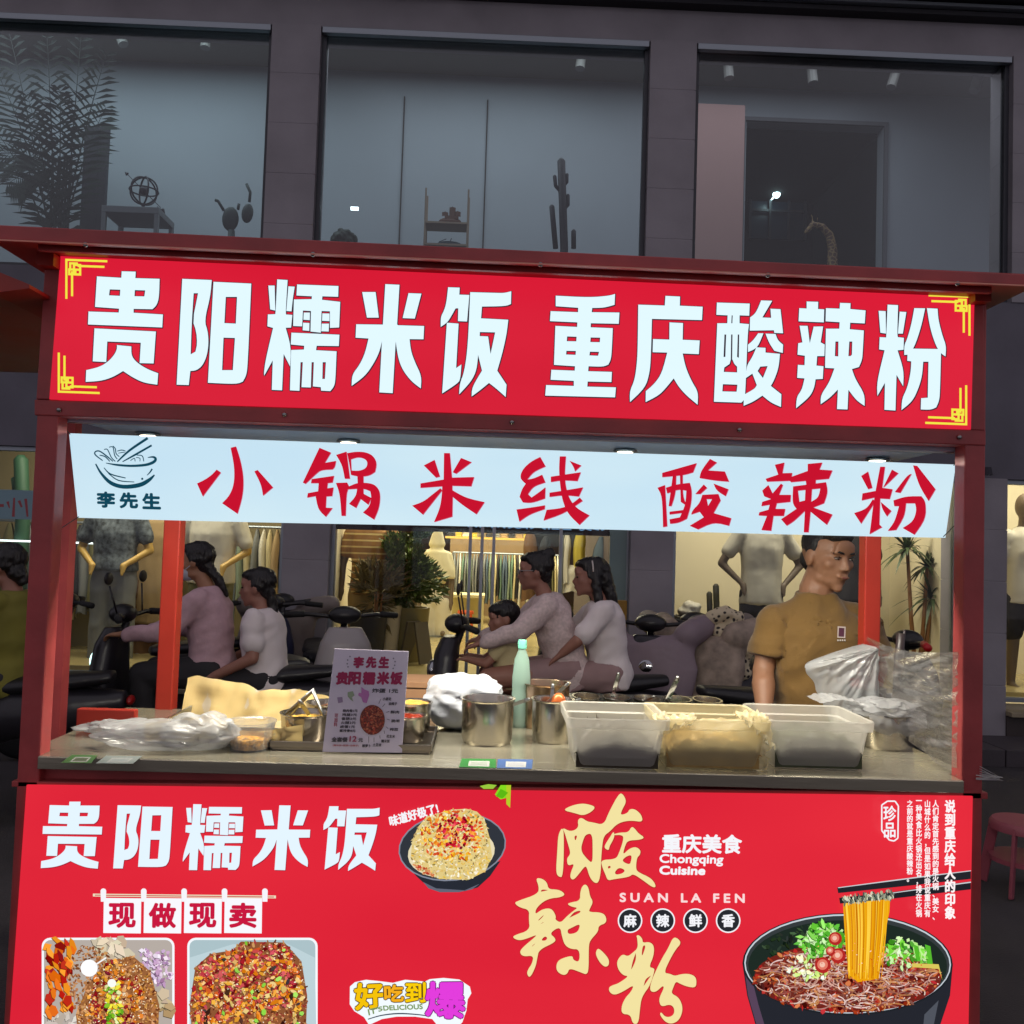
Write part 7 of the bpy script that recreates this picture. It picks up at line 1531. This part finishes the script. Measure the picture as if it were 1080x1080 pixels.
# ================================================================== scooters
m_rub = mat('tyre_rubber', (20, 20, 22), .75, bump=.2); m_blk = mat('black_plastic', (26, 25, 28), .4, var=.15)
m_chr = mat('chrome', (170, 172, 176), .15, metal=1.)
def scooter(label, px, py_unused, Y, heading, body, cover=None, zb=0., basket=False, lampon=False, mirrors=True, rear=True, gripm=None):
    """built facing -X at the origin, then turned and set down"""
    t = thing('scooter', label, 'scooter', (0, 0, 0))
    RY = Matrix.Rotation(PI/2, 3, 'X')
    for x in (-.60, .60):
        b = MB(); b.lathe([(.14, -.035), (.19, -.045), (.215, -.03), (.222, 0), (.215, .03), (.19, .045), (.14, .035)], (x, 0, .222), 32, R=RY); w = b.build('wheel', m_rub, t, auto=50)
        b = MB(); b.lathe([(.001, -.03), (.03, -.04), (.03, -.02), (.14, -.025), (.142, .025), (.03, .02), (.03, .04), (.001, .03)], (x, 0, .222), 20, R=RY); b.build('rim', m_chr, w, auto=40)
    b = MB(); b.cap((-.55, 0, .55), .05, (-.60, 0, .30), .03); b.loft([((-.44, 0, .93), Y_, X_, .10, .05), ((-.46, 0, .84), Y_, X_, .15, .07), ((-.47, 0, .68), Y_, X_, .19, .075), ((-.44, 0, .48), Y_, X_, .18, .06), ((-.36, 0, .30), Y_, X_, .14, .05)], 18); b.ell((-.60, 0, .44), (.16, .065, .05))
    blob('front_shield', b, body, t, None, .016, 2)
    b = MB(); b.box((-.40, -.14, .24), (.18, .14, .30)); b.build('footboard', m_blk, t, bevel=.02)
    b = MB(); b.loft([((.14, 0, .30), Y_, Vector((0, 0, 1)), .10, .04), ((.17, 0, .48), Y_, Vector((-.3, 0, 1)), .12, .12), ((.32, 0, .54), Y_, Vector((0, 0, 1)), .15, .13), ((.60, 0, .56), Y_, Vector((0, 0, 1)), .14, .11), ((.84, 0, .60), Y_, Vector((0, 0, 1)), .07, .05)], 18); blob('rear_body', b, body, t, None, .016, 3)
    b = MB(); b.loft([((.10, 0, .66), Y_, Vector((0, 0, 1)), .07, .03), ((.18, 0, .67), Y_, Vector((0, 0, 1)), .12, .045), ((.50, 0, .69), Y_, Vector((0, 0, 1)), .13, .05), ((.78, 0, .72), Y_, Vector((0, 0, 1)), .08, .03)], 18); blob('seat', b, m_blk, t, None, .014, 2)
    b = MB(); b.tube([(-.50, 0, .60), (-.38, 0, .98)], .022, 8); b.tube([(-.30, -.33, .99), (-.36, -.2, 1.0), (-.39, 0, .98), (-.36, .2, 1.0), (-.30, .33, .99)], .013, 8); b.ell((-.41, 0, 1.0), (.07, .10, .055)); b.build('handlebar', m_blk, t, smooth=True)
    for s_ in (-1, 1):
        b = MB(); b.tube([(-.345, s_*.23, 1.0), (-.295, s_*.34, .99)], .019, 8); g_ = b.build('grip', gripm or m_rub, t, smooth=True)
        if mirrors: b = MB(); b.tube([(-.37, s_*.17, 1.0), (-.40, s_*.22, 1.16)], .005, 6); b.ell((-.40, s_*.235, 1.20), (.012, .055, .035)); b.build('mirror', m_blk, t, smooth=True)
    b = MB(); b.ell((-.535, 0, .74), (.035, .075, .06)); hl = b.build('headlight', mat('headlight_ring', (220, 246, 240), .2, emit=(205, 250, 245), es=2.2) if lampon else m_chr, t, smooth=True)
    b = MB(); b.ell((.86, 0, .60), (.02, .06, .025)); b.build('tail_light', mat('tail_red', (150, 20, 20), .3), t, smooth=True)
    b = MB(); b.tube([(.45, .12, .30), (.52, .2, .02)], .012, 6); b.build('stand', m_chr, t)
    if basket: b = MB(); b.loft([((.92, 0, .66), Y_, X_, .16, .14), ((.94, 0, .92), Y_, X_, .18, .16)], 4, 1.); b.build('top_box', m_blk, t, bevel=.02)
    if cover:
        b = MB(); b.loft([((-.42, 0, .93), Y_, X_, .16, .05), ((-.44, 0, .88), Y_, X_, .26, .08), ((-.47, 0, .74), Y_, X_, .30, .10), ((-.50, 0, .56), Y_, X_, .26, .11), ((-.48, 0, .36), Y_, X_, .22, .10)], 24)
        for s_ in (-1, 1): b.cap((-.42, s_*.22, .93), .085, (-.27, s_*.33, .98), .070); b.cap((-.42, s_*.20, .86), .08, (-.46, s_*.20, .6), .06)
        def drape(p, d): return .55*math.sin(p.y*16+2.5*noise.noise(p*3+Vector((px, 0, 0)))+p.z*5)*(.5+.5*noise.noise(p*2.5))+.5*noise.noise(p*5)
        blob('wind_cover', b, cover, t, None, .014, 3, .028, 5, px, noisefn=drape)
    p = S(px, 700, Y); t.location = (p.x, Y, zb); t.rotation_euler.z = heading
    return t
m_cape1 = mat('lilac_grey_cape', (132, 116, 124), .7, var=.06, bump=.2, bscale=12)
m_cape2 = mat('brown_grey_cape', (122, 112, 106), .7, var=.08, bump=.2, bscale=12)
m_cape3 = mat('flowered_quilt', (150, 134, 120), .8, var=.35, vscale=14)
m_navy = mat('dark_blue_body', (38, 40, 66), .35); m_dkb = mat('dark_body', (34, 32, 38), .35, var=.1); m_yel = mat('yellow_body', (150, 128, 30), .4); m_wht = mat('white_body', (150, 144, 146), .35); m_rdb = mat('wine_body', (90, 30, 36), .35)
scooter('dark scooter with a bright ring headlight carrying two women on the left', 206, 0, Yr, 0, m_dkb, lampon=True)
scooter('dark scooter carrying the rider with glasses, child and passenger', 558, 0, Yr, 0, m_dkb)
scooter('dark scooter with a grey cover at the far left edge', -60, 0, Yl-.1, .2, m_dkb, cover=mat('charcoal_cape', (52, 50, 52), .7, bump=.2, bscale=12))
PV = 0.
scooter('parked scooter with a lilac grey wind cover before the left pillar', 322, 0, 4.05, -.9, m_dkb, cover=m_cape2, zb=PV, mirrors=False)
scooter('parked dark blue scooter beside the left pillar', 292, 0, 3.75, -1.2, m_navy, cover=None, zb=PV, mirrors=False)
scooter('parked scooter with a mauve wind cover before the right pillar', 688, 0, 3.7, 1.35, m_dkb, cover=m_cape1, zb=PV, mirrors=False)
scooter('parked scooter with a flowered quilt cover in front of the right window', 762, 0, 3.75, 1.0, m_dkb, cover=m_cape3, zb=PV, mirrors=False)
scooter('parked scooter with a plain grey cover left of the flowered one', 735, 0, 4.05, 1.3, m_dkb, cover=m_cape2, zb=PV, mirrors=False)
scooter('yellow parked scooter at the right side of the doorway', 648, 0, 3.95, .4, m_yel, zb=PV, mirrors=False)
scooter('parked scooter with red grips behind the stretched film', 884, 0, 2.6, 3.3, m_dkb, zb=0, mirrors=False, gripm=mat('red_grip', (190, 24, 30), .4))
scooter('black parked scooter in front of the left display window', 140, 0, 3.9, .5, m_dkb, zb=PV, mirrors=False)
scooter('grey parked scooter in the shade left of the doorway steps', 350, 0, 3.6, 1.9, m_wht, zb=PV, mirrors=False)
b = MB(); xa, xb = SX(639, 640, 4.35), SX(661, 640, 4.35); b.box((xa, 4.33, .0), (xb, 4.38, SZ(650, 633, 4.35))); tag(b.build('notice_board', mat('ochre_board', (150, 112, 34), .6, var=.1), None, ((xa+xb)/2, 4.35, 0), bevel=.006), 'plain ochre yellow board standing at the right of the doorway', 'board')
m_sc = mat('black_flowered_scarf', (196, 182, 152), .8)
nt = m_sc.node_tree; vo = nt.nodes.new('ShaderNodeTexVoronoi'); vo.inputs['Scale'].default_value = 30; tc = nt.nodes.new('ShaderNodeTexCoord'); nt.links.new(tc.outputs['Object'], vo.inputs['Vector'])
cr_ = nt.nodes.new('ShaderNodeValToRGB'); cr_.color_ramp.elements[0].position = .30; cr_.color_ramp.elements[1].position = .42; cr_.color_ramp.elements[0].color = (*lin((40, 34, 36)), 1); cr_.color_ramp.elements[1].color = (*lin((200, 186, 156)), 1); nt.links.new(vo.outputs['Distance'], cr_.inputs[0]); nt.links.new(cr_.outputs[0], nt.nodes['Principled BSDF'].inputs['Base Color'])
b = MB(); T3 = [(752, 650), (765, 647), (778, 652), (772, 662), (758, 668), (762, 676), (784, 676), (788, 688), (780, 700), (785, 710)]
for i in range(len(T3)-1): b.cap(S(*T3[i], 3.35), .050-.012*(i % 2), S(*T3[i+1], 3.33), .046)
tag(blob('scarf', b, m_sc, None, tuple(S(780, 680, 3.35)), .012, 2, .022, 12, 6), 'cream scarf with black flowers bunched over the scooter near the vendor', 'scarf')

# pink stool and neighbour stall
stool('faded pink plastic stool on the dark street at the right edge', SX(1078, 900, 1.75), 1.75, 0, .31, .26, mat('pink_plastic', (150, 70, 84), .5))
t = thing('neighbour_stall', 'red neighbouring stall whose roof corner shows at the left edge', 'food stall', tuple(Vector((SX(-90, 700, .1), .1, 0))))
b = MB(); q = [S(-330, 262, -.1), S(-8, 284, -.1), S(31, 300, -.1), S(31, 304, -.1), S(-8, 309, -.1), S(-330, 300, -.1)]; b.slab(q, (0, 1.0, 0)); b.build('roof', m_orange, t)
for px in (-110,):
    for y in (0, .8): x = SX(px, 500, .0); b = MB(); b.box((x, y, 0), (x+.05, y+.05, S(-110, 300, 0).z)); b.build('post', m_red, t)
